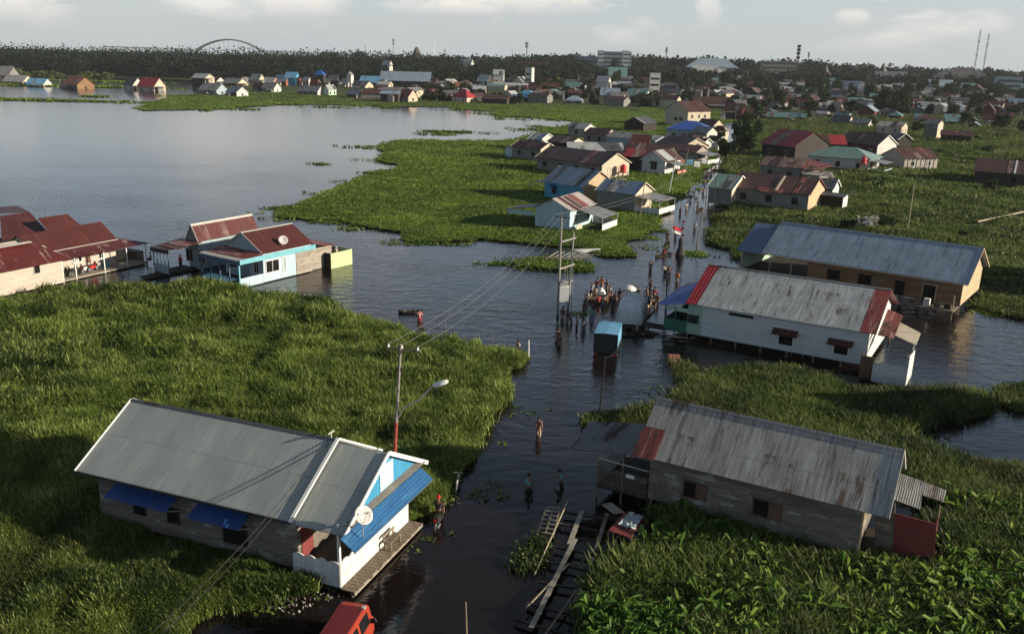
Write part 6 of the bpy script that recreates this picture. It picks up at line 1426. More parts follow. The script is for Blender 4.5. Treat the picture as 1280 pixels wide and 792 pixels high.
    # garden trees and bushes between the houses on the right
    spots = [(1088, 158, .5), (1145, 168, .55), (1206, 160, .6), (1222, 176, .4), (1250, 168, .55), (1278, 172, .6), (1190, 148, .7), (1130, 146, .6), (1060, 148, .6), (1008, 150, .5), (982, 142, .6), (948, 150, .55), (1098, 140, .7), (1160, 138, .6), (1215, 142, .6), (1270, 150, .6), (1030, 128, .8), (1065, 122, .8), (1110, 126, .8), (1150, 118, .8), (1190, 126, .85), (1235, 122, .8), (1275, 128, .8), (990, 122, .8), (955, 128, .7), (925, 118, .8), (1012, 112, .8), (1090, 112, .9), (1135, 108, .9), (1210, 112, .9), (1258, 112, .9), (880, 112, .7), (850, 108, .7), (800, 108, .7), (760, 108, .7), (690, 112, .6), (700, 124, .4), (1232, 192, .35), (1190, 196, .3), (1150, 215, .28), (1095, 238, .28), (1060, 290, .22), (1110, 286, .25), (1170, 262, .3), (1240, 240, .3), (1040, 285, .25), (1000, 276, .25), (1205, 300, .25)]
    near_by = [((900, 130), 'by the large pale hipped roof'), ((985, 140), 'behind the big crimson roof'), ((1035, 150), 'by the white striped roof'), ((1080, 160), 'behind the black roofed house'), ((1120, 150), 'behind the two cream roof sheets'), ((1165, 160), 'by the windowless grey house'), ((1235, 145), 'by the pale triangular gable'), ((1265, 175), 'in the meadow corner at the right frame edge'), ((1150, 120), 'by the light blue hall'), ((1060, 110), 'below the warehouse'), ((1205, 110), 'below the dark stepped hall'), ((770, 110), 'behind the lavender roof'), ((1100, 280), 'in the meadow behind the blue-grey roof'), ((1190, 250), 'in the open meadow below the black roofed edge house')]
    for (px, py, sc) in spots:
        k = int(rr.integers(0, 6)); o = copy_tree(bases[k]); g = ground(px, py); s = sc * rr.uniform(.85, 1.15)
        if g.y > 425: g = at_y(px, py, min(g.y, 640)); g.z = float(hill_z(np.array(g.x), np.array(g.y))) - .3
        else: g.z = -.2
        if sc < .45: g.z -= 1.2 * sc * 4
        o.location = g; o.rotation_euler = (0, 0, rr.uniform(0, 6.28)); o.scale = (s * 1.1, s * 1.1, s)
        tag(o, '%s %s' % (kinds[k].replace('tree', 'bush' if sc < .45 else 'garden tree'), min(near_by, key=lambda q: abs(q[0][0] - px) + 2 * abs(q[0][1] - py))[1]), 'bush' if sc < .45 else 'tree', 'garden trees and bushes on the right')
    # street trees near the bend
    for (px, py, h, rx, rz, lb, sd) in ((925, 196, 9.5, 4.0, 4.6, 'tall bushy roadside tree at the right of the flooded street bend', 71), (908, 200, 5.0, 2.4, 2.2, 'dark low bush tree at the foot of the roadside tree', 72), (938, 172, 8, 3.6, 3.6, 'second roadside tree behind the bushy one', 73), (897, 176, 4.5, 2.0, 1.8, 'red flowering shrub beside the white pillared porch', 74)):
        mb, cm = tree_proto(h, rx, rz, 1500, .34, (.055, .085, .03) if sd != 74 else (.10, .05, .035), sd, 9, leafm, .2)
        g = ground(px, py); r = empty('roadside_tree', (g.x, g.y, 0)); tag(r, lb, 'tree' if sd != 74 else 'shrub'); mb.build('trunk', bark, r); o = bpy.data.objects.new('crown', cm); COL.objects.link(o); o.parent = r
    # shrubs on the lake
    for i, (x0, x1, yt, yb) in enumerate(((18, 33, 87, 97), (30, 46, 89, 98), (44, 56, 90, 98), (56, 68, 88.5, 98), (97, 113, 90, 101), (110, 128, 88.5, 101), (125, 142, 92, 101.5), (70, 80, 92, 98))):
        g = ground((x0 + x1) / 2, yb); m = g.y / F; W = (x1 - x0) * m * .62; Hh = (yb - yt) * m
        V, Q, c = leaf_cloud(np.random.default_rng(300 + i), 500, W, W, Hh * .62, .55, 7, (.13, .15, .055)); V = V + np.array((g.x, g.y, Hh * .5)); V[:, 2] = np.maximum(V[:, 2], .02)
        o = bpy.data.objects.new('shrub', fast_mesh('shrub', V, Q, leafm, c)); COL.objects.link(o); tag(o, '%s sunlit shrub on the lake %s' % (('round', 'wide', 'low', 'pale', 'dense', 'tall', 'long', 'tiny')[i], ('left of the light blue roof', 'over the light blue roof', 'right of the light blue roof', 'between the light blue roof and the brown stilt house', 'right of the orange roof', 'in the middle of the reed bank', 'at the right end of the reed bank', 'left of the orange roof')[i]), 'shrub')
    # forest across the river on the left, and the woods closing the horizon
    r = np.random.default_rng(5)
    def wood(name, n, xr, yr, hr, size, col):
        X = r.uniform(*xr, n); Y = r.uniform(*yr, n); Hh = r.uniform(*hr, n) * (.8 + .4 * vnoise(X, Y, 40, 3)); ch = []
        Z0 = hill_z(X, Y); a = 0
        per = 150
        P = np.repeat(np.stack([X, Y, Z0 + Hh], -1), per, 0); R = np.repeat(Hh * r.uniform(.26, .42, n), per)
        d = r.normal(size=(n * per, 3)); d /= np.linalg.norm(d, axis=1)[:, None]; low = r.random(n * per) ** .7
        C = P + d * R[:, None] * np.array((1, 1, .8)); C[:, 2] -= R * .8 + low * np.repeat(Hh, per) * .55; C[:, 2] = np.maximum(C[:, 2], np.repeat(Z0, per) - .5)
        m = n * per; a = r.normal(size=(m, 3)); a /= np.linalg.norm(a, axis=1)[:, None]; b = np.cross(a, r.normal(size=(m, 3))); b /= np.linalg.norm(b, axis=1)[:, None]; s = (size * r.uniform(.5, 1.3, m))[:, None]
        V = np.stack([C - a * s - b * s * .7, C + a * s - b * s * .6, C + a * s * .8 + b * s, C - a * s * .7 + b * s * .8], 1).reshape(-1, 3)
        f = np.clip(np.repeat(r.random(n), per) * .6 + r.random(m) * .5, 0, 1)[:, None]; c = np.array((.012, .018, .013)) * (1 - f) + np.array(col) * f
        o = bpy.data.objects.new(name, fast_mesh(name, V, np.arange(m)[:, None] * 4 + np.array([[0, 1, 2, 3]]), leafm, c)); COL.objects.link(o); o['kind'] = 'stuff'
    wood('forest', 1100, (-640, -60), (772, 900), (19, 25), .68, (.017, .027, .022))
    wood('forest', 420, (-200, 60), (720, 940), (12, 18), .68, (.017, .027, .022))
    wood('horizon_woods', 1500, (-900, 900), (980, 1350), (12, 18), 1.4, (.017, .027, .022))
    wood('horizon_woods', 420, (-140, 560), (765, 815), (9, 13), .8, (.017, .027, .022))
    # undergrowth between the houses of the town
    wood('undergrowth', 1500, (-60, 520), (470, 950), (2.5, 4.5), .8, (.04, .052, .026))
    # the smallest roofs between the trees, too many and too small to tell apart
    q = np.random.default_rng(17); mb = MB(); ms = [M[k] for k in ('rust_dark', 'zinc_mid', 'zinc_dark', 'rib_brown', 'zinc_pale', 'zinc_teal', 'dark_wall', 'grey_wall', 'cream_wall')]
    for _ in range(260):
        Y = q.uniform(470, 900); px = q.uniform(440, 1300) if q.random() < .4 else q.uniform(880, 1300); X = (px - CX) / F * Y; z = float(hill_z(np.array(X), np.array(Y))) - .3
        l, w, h, rz = q.uniform(3.5, 7), q.uniform(2.5, 4), q.uniform(2.4, 4.2), q.uniform(1.2, 2.0); t = q.choice([-.6, -.3, .9, .0]); u = Vector((math.cos(t), math.sin(t), 0)); v = Vector((-u.y, u.x, 0)); o = Vector((X, Y, z)); U = Vector((0, 0, 1)); r_ = int(q.choice([0, 0, 1, 1, 2, 3, 4, 5])); w_ = int(q.choice([6, 6, 7, 8]))
        mb.prism([o - u * l - v * w, o - u * l + v * w, o - u * l + v * w + U * h, o - u * l + U * (h + rz), o - u * l - v * w + U * h], None, u * (2 * l), w_)
        for s in (-1, 1): mb.plate([o - u * (l + .3) + U * (h + rz + .12), o + u * (l + .3) + U * (h + rz + .12), o + u * (l + .3) + v * s * (w + .5) + U * (h - .15), o - u * (l + .3) + v * s * (w + .5) + U * (h - .15)], .08, r_)
    o = mb.build('distant_roofs', ms); o['kind'] = 'stuff'
    # smaller roofs filling the right hand town
    cols = [('rust_dark', 'dark brown'), ('zinc_dark', 'black'), ('rib_brown', 'maroon'), ('zinc_dark', 'black'), ('zinc_mid', 'grey'), ('zinc_pale', 'pale zinc'), ('zinc_teal', 'teal'), ('zinc_blue', 'blue-grey')]
    wl = [('dark_wall', 'dark'), ('grey_wall', 'grey'), ('white_wall', 'white'), ('cream_wall', 'cream'), ('maroon_wall', 'maroon')]
    land = [(455, 'left of the peaked hall'), (530, 'behind the long market hall'), (600, 'above the bright slanted roof'), (658, 'behind the crimson building'), (720, 'right of the brick building'), (768, 'behind the lavender roof'), (832, 'behind the teal roofed house'), (900, 'behind the large pale hipped roof'), (960, 'right of the large pale hipped roof'), (1000, 'behind the crimson roofed house'), (1035, 'around the white striped roof'), (1070, 'below the warehouse'), (1120, 'left of the light blue hall'), (1165, 'near the long pale roof plane'), (1205, 'below the dark stepped hall'), (1255, 'near the pale triangular gable')]
    k = 0; tries = 0; placed = []
    grid = [(x + rr.uniform(-6, 6), y + rr.uniform(-3, 3)) for y, xa, xb, st in ((157, 1060, 1090, 24), (148, 952, 1010, 25), (147, 1066, 1150, 27), (140, 940, 1290, 24), (132, 930, 1290, 22), (124, 925, 1290, 21), (117, 915, 1290, 20), (111, 900, 1290, 22)) for x in np.arange(xa, xb, st)]
    while k < 172 and tries < 16000:
        tries += 1; q = rr.random(); fixed = tries <= len(grid)
        if fixed:
            px, yb = grid[tries - 1]; Y = None; g = ground(px, yb)
            if g.y > 440: Y = g.y
        elif q < .4: px, yb, Y = rr.uniform(915, 1290), rr.uniform(104, 164), None
        else: px, yb, Y = rr.uniform(440, 1290), 0, rr.uniform(470, 800)
        if Y is None and not fixed:
            if yb > 140 and px < 1010 or yb > 150 and px < 1150: continue
            if yb > 152 and rr.random() < .6: continue
            g = ground(px, yb)
            if g.y > 440: Y = g.y
        if Y is not None:
            if Y > 900: continue
            x = (px - CX) / F * Y; z = float(hill_z(np.array(x), np.array(Y))); px, yb = project(x, Y, z)
        wdt = rr.uniform(17, 34) * (300 / max(300, Y or g.y)) ** .6
        if fixed: wdt = rr.uniform(19, 29)
        if any(abs(px - c) < (w + wdt / 2) * (.5 if fixed else .72) and abs(yb - b) < (3 if fixed else 4) for c, b, w in boxes + placed): continue
        placed.append((px, yb, wdt / 2)); ci = int(rr.integers(0, 8)); wi = int(rr.integers(0, 5)); hh = wdt * rr.uniform(.34, .5)
        far_house('%s roofed house with %s walls in town %s' % (cols[ci][1], wl[wi][1], min(land, key=lambda t: abs(t[0] - px))[1]), px - wdt / 2, px + wdt / 2, yb - hh, yb, cols[ci][0], wl[wi][0], rr.choice(['white_wall', 'cream_wall', 'grey_wall']) if rr.random() < .5 else None, ang=float(rr.choice([-38, -26, -20, -10, 58])), Y=Y, group='houses of the far town', hip=bool(rr.random() < .25))
        k += 1
# ------------------------------------------------------------------ poles and wires
def z_at(x, y, py):
    lo, hi = -2.0, 40.0
    for _ in range(40):
        m = (lo + hi) / 2
        if project(x, y, m)[1] > py: lo = m
        else: hi = m
    return lo
def wire(name, label, a, b, sag, r=.016, m='wire', group=None, n=22):
    a, b = Vector(a), Vector(b)
    pts = [a.lerp(b, i / n) - Vector((0, 0, sag * 4 * (i / n) * (1 - i / n))) for i in range(n + 1)]
    return tag(MB().tube(pts, r, 5).build(name, MAT[m], smooth=True), label, 'wire', group)
def pole_at(label, base, top, r, m, name='pole', cat='pole', z0=-.7, r1=None):
    g = ground(*base); z = z_at(g.x, g.y, top[1]); 
    # lean: the top is where the photo shows it, in the plane facing the camera
    t = at_y(top[0], top[1], g.y)
    o = MB().tube([(g.x, g.y, z0), (g.x + (t.x - g.x) * .5, g.y, (z0 + t.z) / 2), (t.x, g.y, t.z)], [r, r, r1 or r * .8], 8).build(name, MAT[m])
    tag(o, label, cat); return Vector((g.x, g.y, 0)), t
def poles():
    M = MAT
    # street light and power pole behind the grey roofed house
    g = ground(489, 640); t = at_y(501, 430, g.y); o = Vector((g.x, g.y, 0)); r = empty('street_lamp', o); tag(r, 'red and white street light pole carrying three wires behind the grey roofed house', 'street lamp')
    ax = (t - o) ; f = lambda k: ax * k
    MB().tube([f(0) - Vector((0, 0, .6)), f(.55)], .085, 8).build('pole_foot', M['red_pole'], r); MB().tube([f(.55), f(1.0)], [.075, .055], 8).build('pole', M['concrete_pole'], r)
    MB().tube([f(.56), f(.64) + Vector((.35, -.1, 0)), f(.69) + Vector((1.1, -.25, .05)), at_y(541, 483, g.y - .5) - o], .032, 6).build('lamp_arm', M['steel'], r)
    a = at_y(541, 482, g.y - .5) - o; b = at_y(560, 476, g.y - .6) - o; d = (b - a); lm = MB()
    lm.tube([a, a + d * .15, a + d * .5, a + d * .85, b], [.05, .11, .14, .12, .05], 8); lm.build('lamp_head', M['white_trim'], r, True)
    MB().bar(a + d * .2 - Vector((0, 0, .11)), a + d * .85 - Vector((0, 0, .10)), .16, .05).build('lamp_glass', M['dish'], r)
    c0, c1 = at_y(484, 434, g.y + .3) - o, at_y(525, 439, g.y - .3) - o; MB().bar(c0, c1, .07, .09).build('crossarm', M['post_wood'], r)
    ins = []
    for k in (.04, .45, .93):
        p = c0.lerp(c1, k); MB().tube([p, p + Vector((0, 0, .09)), p + Vector((0, 0, .2))], [.05, .06, .03], 7).build('insulator', M['white_trim'], r); ins.append(o + p + Vector((0, 0, .2)))
    MB().bar(f(.86) - Vector((.09, 0, 0)), f(.86) + Vector((.14, 0, .0)), .08, .2).build('clamp', M['metal_dark'], r)
    # transformer pole in the water
    g = ground(697, 394); Y = g.y; o = Vector((g.x, Y, 0)); r = empty('transformer_pole', o); tag(r, 'twin concrete transformer poles with a pale box standing in the flood', 'power pole')
    q = lambda px, py, dy=0: at_y(px, py, Y + dy) - o
    MB().tube([(0, 0, -.8), q(702, 271)], [.13, .09], 9).build('pole', M['concrete_pole'], r)
    MB().tube([Vector((.95, .5, -.8)), q(717, 290, .5)], [.11, .08], 9).build('pole', M['concrete_pole'], r)
    MB().bar(q(694, 270), q(713, 273), .1, .12).build('crossarm', M['metal_dark'], r)
    for (a, b) in (((699, 303), (720, 297)), ((700, 336), (718, 330)), ((699, 356), (716, 350))): MB().bar(q(*a), q(*b, .5), .12, .14).build('platform_beam', M['post_pale'], r)
    MB().bar(q(713, 352, .3), q(718, 292, .6), .08, .08).build('cable_pipe', M['steel'], r)
    bx = q(704.5, 376, -.3); MB().box(bx.x - .42, bx.x + .45, -.75, -.1, bx.z, bx.z + 1.45).build('transformer_box', M['white_trim'], r)
    MB().box(bx.x - .2, bx.x + .2, -.5, -.1, bx.z + 1.45, bx.z + 1.9).build('bushing', M['grey_trim'], r)
    for k in range(4): MB().tube([q(705 + 3 * k, 392 - k, .2), q(706 + 3.4 * k, 335, .3)], .03, 5).build('drop_cable', M['wire'], r)
    ends = [o + q(px, py) + Vector((0, 0, .1)) for px, py in ((695, 269), (703, 268), (712, 271))]
    for k in range(3): wire('power_wire', ('upper', 'middle', 'lower')[k] + ' pale power wire from the street light to the transformer pole', ins[k], ends[k], 1.1, .012)
    w = wire('power_wire', 'dark slack cable from the transformer pole towards the grass tip', o + q(703, 300), ground(640, 450, .4), .3, .014, 'wire_dark')
    for k in range(2):
        a = ends[k * 2]; b = at_y(880, 200, 160) if k == 0 else at_y(872, 203, 160); wire('power_wire', ('left', 'right')[k] + ' thin wire from the transformer pole along the street', a, b, 1.5, .014)
    # service wires over the grey metal roof
    for k in range(2): wire('service_cable', ('upper', 'lower')[k] + ' black cable over the green-grey metal roof at lower left', at_y(413 + k * 3, 545 + k, 38.6), at_y(190 + 14 * k, 790, 27), .5, .016, 'wire_dark')
    P = pole_at
    b, t = P('thin dark pole in the water before the grey board house porch', (748, 523), (757, 446), .055, 'metal_dark')
    wire('power_wire', 'drooping dark cable between the thin dark pole and the blue truck', t, ground(771, 437, 1.6), .2, .02, 'wire_dark')
    P('dark post at the street corner of the green porch', (833, 395), (834, 330), .06, 'metal_dark'); P('black bamboo pole with rag leaning by the crowd right of the trucks', (812, 360), (814, 331), .05, 'wood_dark')
    P('dark pole with stone foot at the street bend', (870, 307), (879, 260), .08, 'post_wood'); P('pale leaning power pole left of the flooded street', (835, 243), (845, 196), .12, 'post_pale')
    P('brown leaning pole behind the white gabled house', (848, 227), (861, 186), .09, 'post_wood'); P('thin pole in front of the slate roofed grey house', (798, 279), (806, 228), .07, 'post_wood')
    P('dark pole before the pale green sheet roof', (892, 263), (895, 221), .07, 'metal_dark'); P('slim pale pole standing in the meadow behind the blue-grey roof', (1134, 291), (1143, 229), .08, 'bamboo')
    P('pole at the corner of the red roofed cluster and the street', (860, 247), (864, 214), .07, 'post_wood'); P('white marker post at the tip of the tall grass', (661, 447), (661, 425), .05, 'white_trim')
    P('thin stick standing in the water left of the wires', (556, 411), (557, 398), .03, 'post_wood'); P('second thin stick between the wires and the grass tip', (616, 428), (616, 412), .025, 'post_wood')
    P('bare post in the dark water at the bottom of the street', (584, 796), (582, 752), .045, 'post_wood'); P('tall pole among the houses at the street bend', (923, 133), (927, 110), .15, 'post_pale')
    o = MB().tube([ground(1222, 277, .8), ground(1290, 262.5, 1.0)], .13, 8).build('bamboo_pole', M['bamboo']); tag(o, 'long pale bamboo pole lying across the meadow at the right edge', 'pole')
    # flag pole with bunting
    g = ground(850, 319); t = at_y(850.5, 274, g.y); r = empty('flag_pole', (g.x, g.y, 0)); tag(r, 'flag pole wrapped in red and white bunting in the middle of the street', 'flag pole')
    H = t.z; MB().tube([(0, 0, -.6), (0, 0, H)], .05, 7).build('pole', M['metal_dark'], r)
    for k in range(8):
        z = H - .1 - k * .42; MB().plate([(.02, -.02, z), (.26, -.05, z - .12), (.30, -.02, z - .34), (.02, 0, z - .30)], .02).build('bunting', M['flag_red' if k % 2 == 0 else 'white_cloth'], r)
    MB().lathe([(.55, -.5), (.6, .2), (.5, .55), (.32, 1.1), (.3, 2.0), (.12, 2.2)], 10).build('stone_foot', M['dark_wall'], r)
# ------------------------------------------------------------------ people
SKIN = {}
def person_mats():
    for k, c in (('skin', (.19, .10, .065)), ('hair', (.012, .010, .010))): SKIN[k] = m_plain('person ' + k, c, .7, .1, 5)
    for k, c in (('black', (.015, .015, .018)), ('navy', (.02, .03, .07)), ('teal', (.10, .36, .36)), ('white', (.62, .62, .6)), ('red', (.5, .025, .03)), ('orange', (.78, .26, .03)), ('grey', (.16, .16, .17)), ('pink', (.55, .2, .22)), ('tan', (.42, .31, .2)), ('green', (.05, .25, .15)), ('brown', (.12, .07, .045)), ('blue', (.06, .14, .36))):
        SKIN[k] = m_plain(k + ' clothing', c, .9, .2, 6)
def skin_grow(verts, edges, radii, sub=1, root=0):
    me = bpy.data.meshes.new('grown'); me.from_pydata(verts, edges, []); o = bpy.data.objects.new('grown', me); COL.objects.link(o)
    o.modifiers.new('skin', 'SKIN'); s = o.modifiers.new('sub', 'SUBSURF'); s.levels = sub; s.render_levels = sub
    for i, r in enumerate(radii):
        v = me.skin_vertices[0].data[i]; v.radius = (r, r) if not isinstance(r, tuple) else r; v.use_root = (i == root)
    bpy.context.view_layer.update(); dg = bpy.context.evaluated_depsgraph_get(); ev = o.evaluated_get(dg); m2 = ev.to_mesh()
    vs = [tuple(v.co) for v in m2.vertices]; fs = [tuple(p.vertices) for p in m2.polygons]; ev.to_mesh_clear(); bpy.data.objects.remove(o); bpy.data.meshes.remove(me)
    return vs, fs
POSES = {  # hip height, spine lean, arms: (elbow, hand) offsets from shoulder; legs: (knee, foot) offsets from hip, facing +x
    'stand': (.86, (.02, 0), [((-.02, .06, -.28), (.08, .05, -.53)), ((.0, -.06, -.28), (.06, -.06, -.54))], [((.03, .02, -.42), (.0, .03, -.86)), ((.03, -.02, -.42), (.02, -.03, -.86))]),
    'walk': (.85, (.05, 0), [((.12, .06, -.25), (.30, .03, -.42)), ((-.14, -.06, -.25), (-.14, -.06, -.51))], [((.19, .02, -.38), (.22, .02, -.82)), ((-.08, -.02, -.42), (-.34, -.02, -.78))]),
    'carry': (.84, (.06, 0), [((.16, .10, -.02), (.22, .06, .24)), ((.16, -.10, -.02), (.22, -.06, .24))], [((.08, .04, -.42), (.02, .05, -.84)), ((.0, -.04, -.42), (-.08, -.05, -.84))]),
    'point': (.86, (.04, 0), [((.25, .12, -.05), (.52, .16, .03)), ((-.06, -.1, -.26), (.05, -.08, -.5))], [((.06, .05, -.42), (.02, .07, -.86)), ((.02, -.04, -.42), (-.06, -.06, -.86))]),
    'bend': (.82, (.34, 0), [((.10, .06, -.26), (.24, .04, -.46)), ((.12, -.06, -.26), (.26, -.05, -.44))], [((.14, .05, -.38), (.02, .06, -.82)), ((.10, -.05, -.39), (-.04, -.06, -.82))]),
    'sit': (.42, (-.02, 0), [((.10, .08, -.26), (.32, .04, -.28)), ((.12, -.08, -.26), (.34, -.04, -.26))], [((.40, .09, .02), (.42, .09, -.40)), ((.40, -.09, .02), (.42, -.09, -.40))]),
}
def person_proto(pose):
    hz, (lx, ly), arms, legs = POSES[pose]; V = Vector
    hip = V((0, 0, hz)); up = V((lx, 0, math.sqrt(max(.01, 1 - lx * lx)))) if abs(lx) < 1 else V((1, 0, 0))
    waist = hip + up * .16; chest = hip + up * .36; neck = hip + up * .53; headb = hip + up * .60 + V((.015, 0, 0)); head = headb + V((.025, 0, .10)) * 1.0; crown = headb + V((.01, 0, .19))
    vs = [hip, waist, chest, neck, headb, head, crown]; rad = [(.13, .10), (.115, .09), (.15, .105), .055, .06, (.085, .095), .06]; ed = [(0, 1), (1, 2), (2, 3), (3, 4), (4, 5), (5, 6)]
    fing = []; hands = []
    for s, (e, h) in zip((1, -1), arms):
        sh = chest + V((0, .17 * s, .10)); el = sh + V(e); ha = sh + V(h); d = (ha - el).normalized(); palm = ha + d * .07; n = len(vs)
        vs += [sh, el, ha, palm]; rad += [.058, .045, .03, (.036, .022)]; ed += [(2, n), (n, n + 1), (n + 1, n + 2), (n + 2, n + 3)]; hands.append((palm, d, s))
    feet = []
    for s, (k, f) in zip((1, -1), legs):
        hp = hip + V((0, .085 * s, -.04)); kn = hip + V((0, .085 * s, 0)) + V(k); an = hip + V((0, .085 * s, .04)) + V(f); n = len(vs)
        vs += [hp, kn, an, an + V((.14, 0, -.045))]; rad += [.088, .062, .042, .04]; ed += [(0, n), (n, n + 1), (n + 1, n + 2), (n + 2, n + 3)]; feet.append((hp, kn, an))
    a, f = skin_grow([tuple(v) for v in vs], ed, rad); body = MB().add(a, f)
    for palm, d, s in hands:
        side = d.cross(V((1, 0, .3))).normalized()
        for k in range(4):
            b = palm + side * (.012 * (k - 1.5) * 1.5); ln = (.062, .072, .068, .052)[k]; body.tube([b - d * .01, b + d * ln * .6 , b + d * ln + V((.012, 0, -.006))], [.009, .008, .006], 5)
        body.tube([palm - d * .05, palm - d * .02 + V((.035, 0, 0)), palm + d * .015 + V((.05, 0, 0))], [.011, .01, .007], 5)
    # face: nose, brow line, ears
    body.tube([head + V((.082, 0, .015)), head + V((.105, 0, -.012))], [.010, .015], 5)
    for s in (1, -1): body.tube([head + V((0, .088 * s, .02)), head + V((-.005, .10 * s, -.02))], [.018, .014], 5)
    parts = {'body': body}
    eye = MB()
    for s in (1, -1): eye.tube([head + V((.080, .032 * s, .022)), head + V((.090, .032 * s, .022))], [.012, .008], 6)
    parts['eye'] = eye
    hv = MB(); R = V((1, 0, 0)).to_track_quat('X', 'Z').to_matrix()
    prof = [(.104, -.035), (.112, .01), (.103, .06), (.075, .10), (.03, .118)]
    hv.lathe([(r_, z_) for r_, z_ in prof], 12, c=head + V((-.022, 0, .012))); parts['hair'] = hv
    sv, se, sr = [hip + up * .02, waist, chest, hip + up * .47], [(0, 1), (1, 2), (2, 3)], [(.145, .115), (.13, .105), (.168, .122), .075]
    for s, (e, h) in zip((1, -1), arms):
        sh = chest + V((0, .17 * s, .10)); n = len(sv); sv += [sh, sh + V(e) * .8]; sr += [.074, .062]; se += [(2, n), (n, n + 1)]
    a, f = skin_grow([tuple(v) for v in sv], se, sr); parts['shirt'] = MB().add(a, f)
    tv, te, tr = [hip + up * .05, hip], [(0, 1)], [(.14, .11), (.145, .115)]
    for hp, kn, an in feet:
        n = len(tv); tv += [hp, kn, kn.lerp(an, .35)]; tr += [.102, .078, .068]; te += [(1, n), (n, n + 1), (n + 1, n + 2)]
    a, f = skin_grow([tuple(v) for v in tv], te, tr, root=1); parts['trousers'] = MB().add(a, f)
    me = {}
    for k, mb in parts.items():
        o = mb.build(k, SKIN['skin'], None, True); me[k] = o.data; bpy.data.objects.remove(o)
    return me
PROT = {}
def person(label, loc, face, pose='stand', shirt='black', trousers='navy', hair='hair', size=1.0, group=None, bare=False):
    """loc: where the feet (or seat) are; face: heading in degrees"""
    if pose not in PROT: PROT[pose] = person_proto(pose)
    r = empty('person', loc, math.radians(face)); r.scale = (size,) * 3; tag(r, label, 'person', group)
    for k, me in PROT[pose].items():
        if bare and k == 'shirt': continue
        o = bpy.data.objects.new(k, me); COL.objects.link(o); o.parent = r
        m = {'body': SKIN['skin'], 'eye': SKIN['hair'], 'hair': SKIN.get(hair), 'shirt': SKIN.get(shirt), 'trousers': SKIN.get(trousers)}[k]
        o.material_slots[0].link = 'OBJECT'; o.material_slots[0].material = m
    return r
def wade(px, py, depth=.5): 
    g = ground(px, py); return (g.x, g.y, -depth)
def canoe(label, px, py, L, ang, m='wood_dark', W=.75):
    g = ground(px, py); r = empty('canoe', (g.x, g.y, -.12), math.radians(ang)); tag(r, label, 'canoe'); mb = MB(); n = 12; rows = []
    for i in range(n + 1):
        t = -1 + 2 * i / n; w = W / 2 * (1 - abs(t) ** 2.6) + .03; sheer = .28 + .16 * t * t; x = t * L / 2
        rows.append([(x, -w, sheer), (x, -w * .7, -.05), (x, w * .7, -.05), (x, w, sheer), (x, w - .04, sheer), (x, w * .62, .05), (x, -w * .62, .05), (x, -w + .04, sheer)])
    vs = [p for q in rows for p in q]; fs = [(i * 8 + j, i * 8 + (j + 1) % 8, (i + 1) * 8 + (j + 1) % 8, (i + 1) * 8 + j) for i in range(n) for j in range(8)] + [tuple(range(8)), tuple(n * 8 + j for j in range(7, -1, -1))]
    mb.add(vs, fs).build('hull', MAT[m], r)
    for x in (-.25, .22): MB().box(x * L - .1, x * L + .1, -W * .42, W * .42, .2, .24).build('thwart', MAT['plank_pale'], r)
    return r
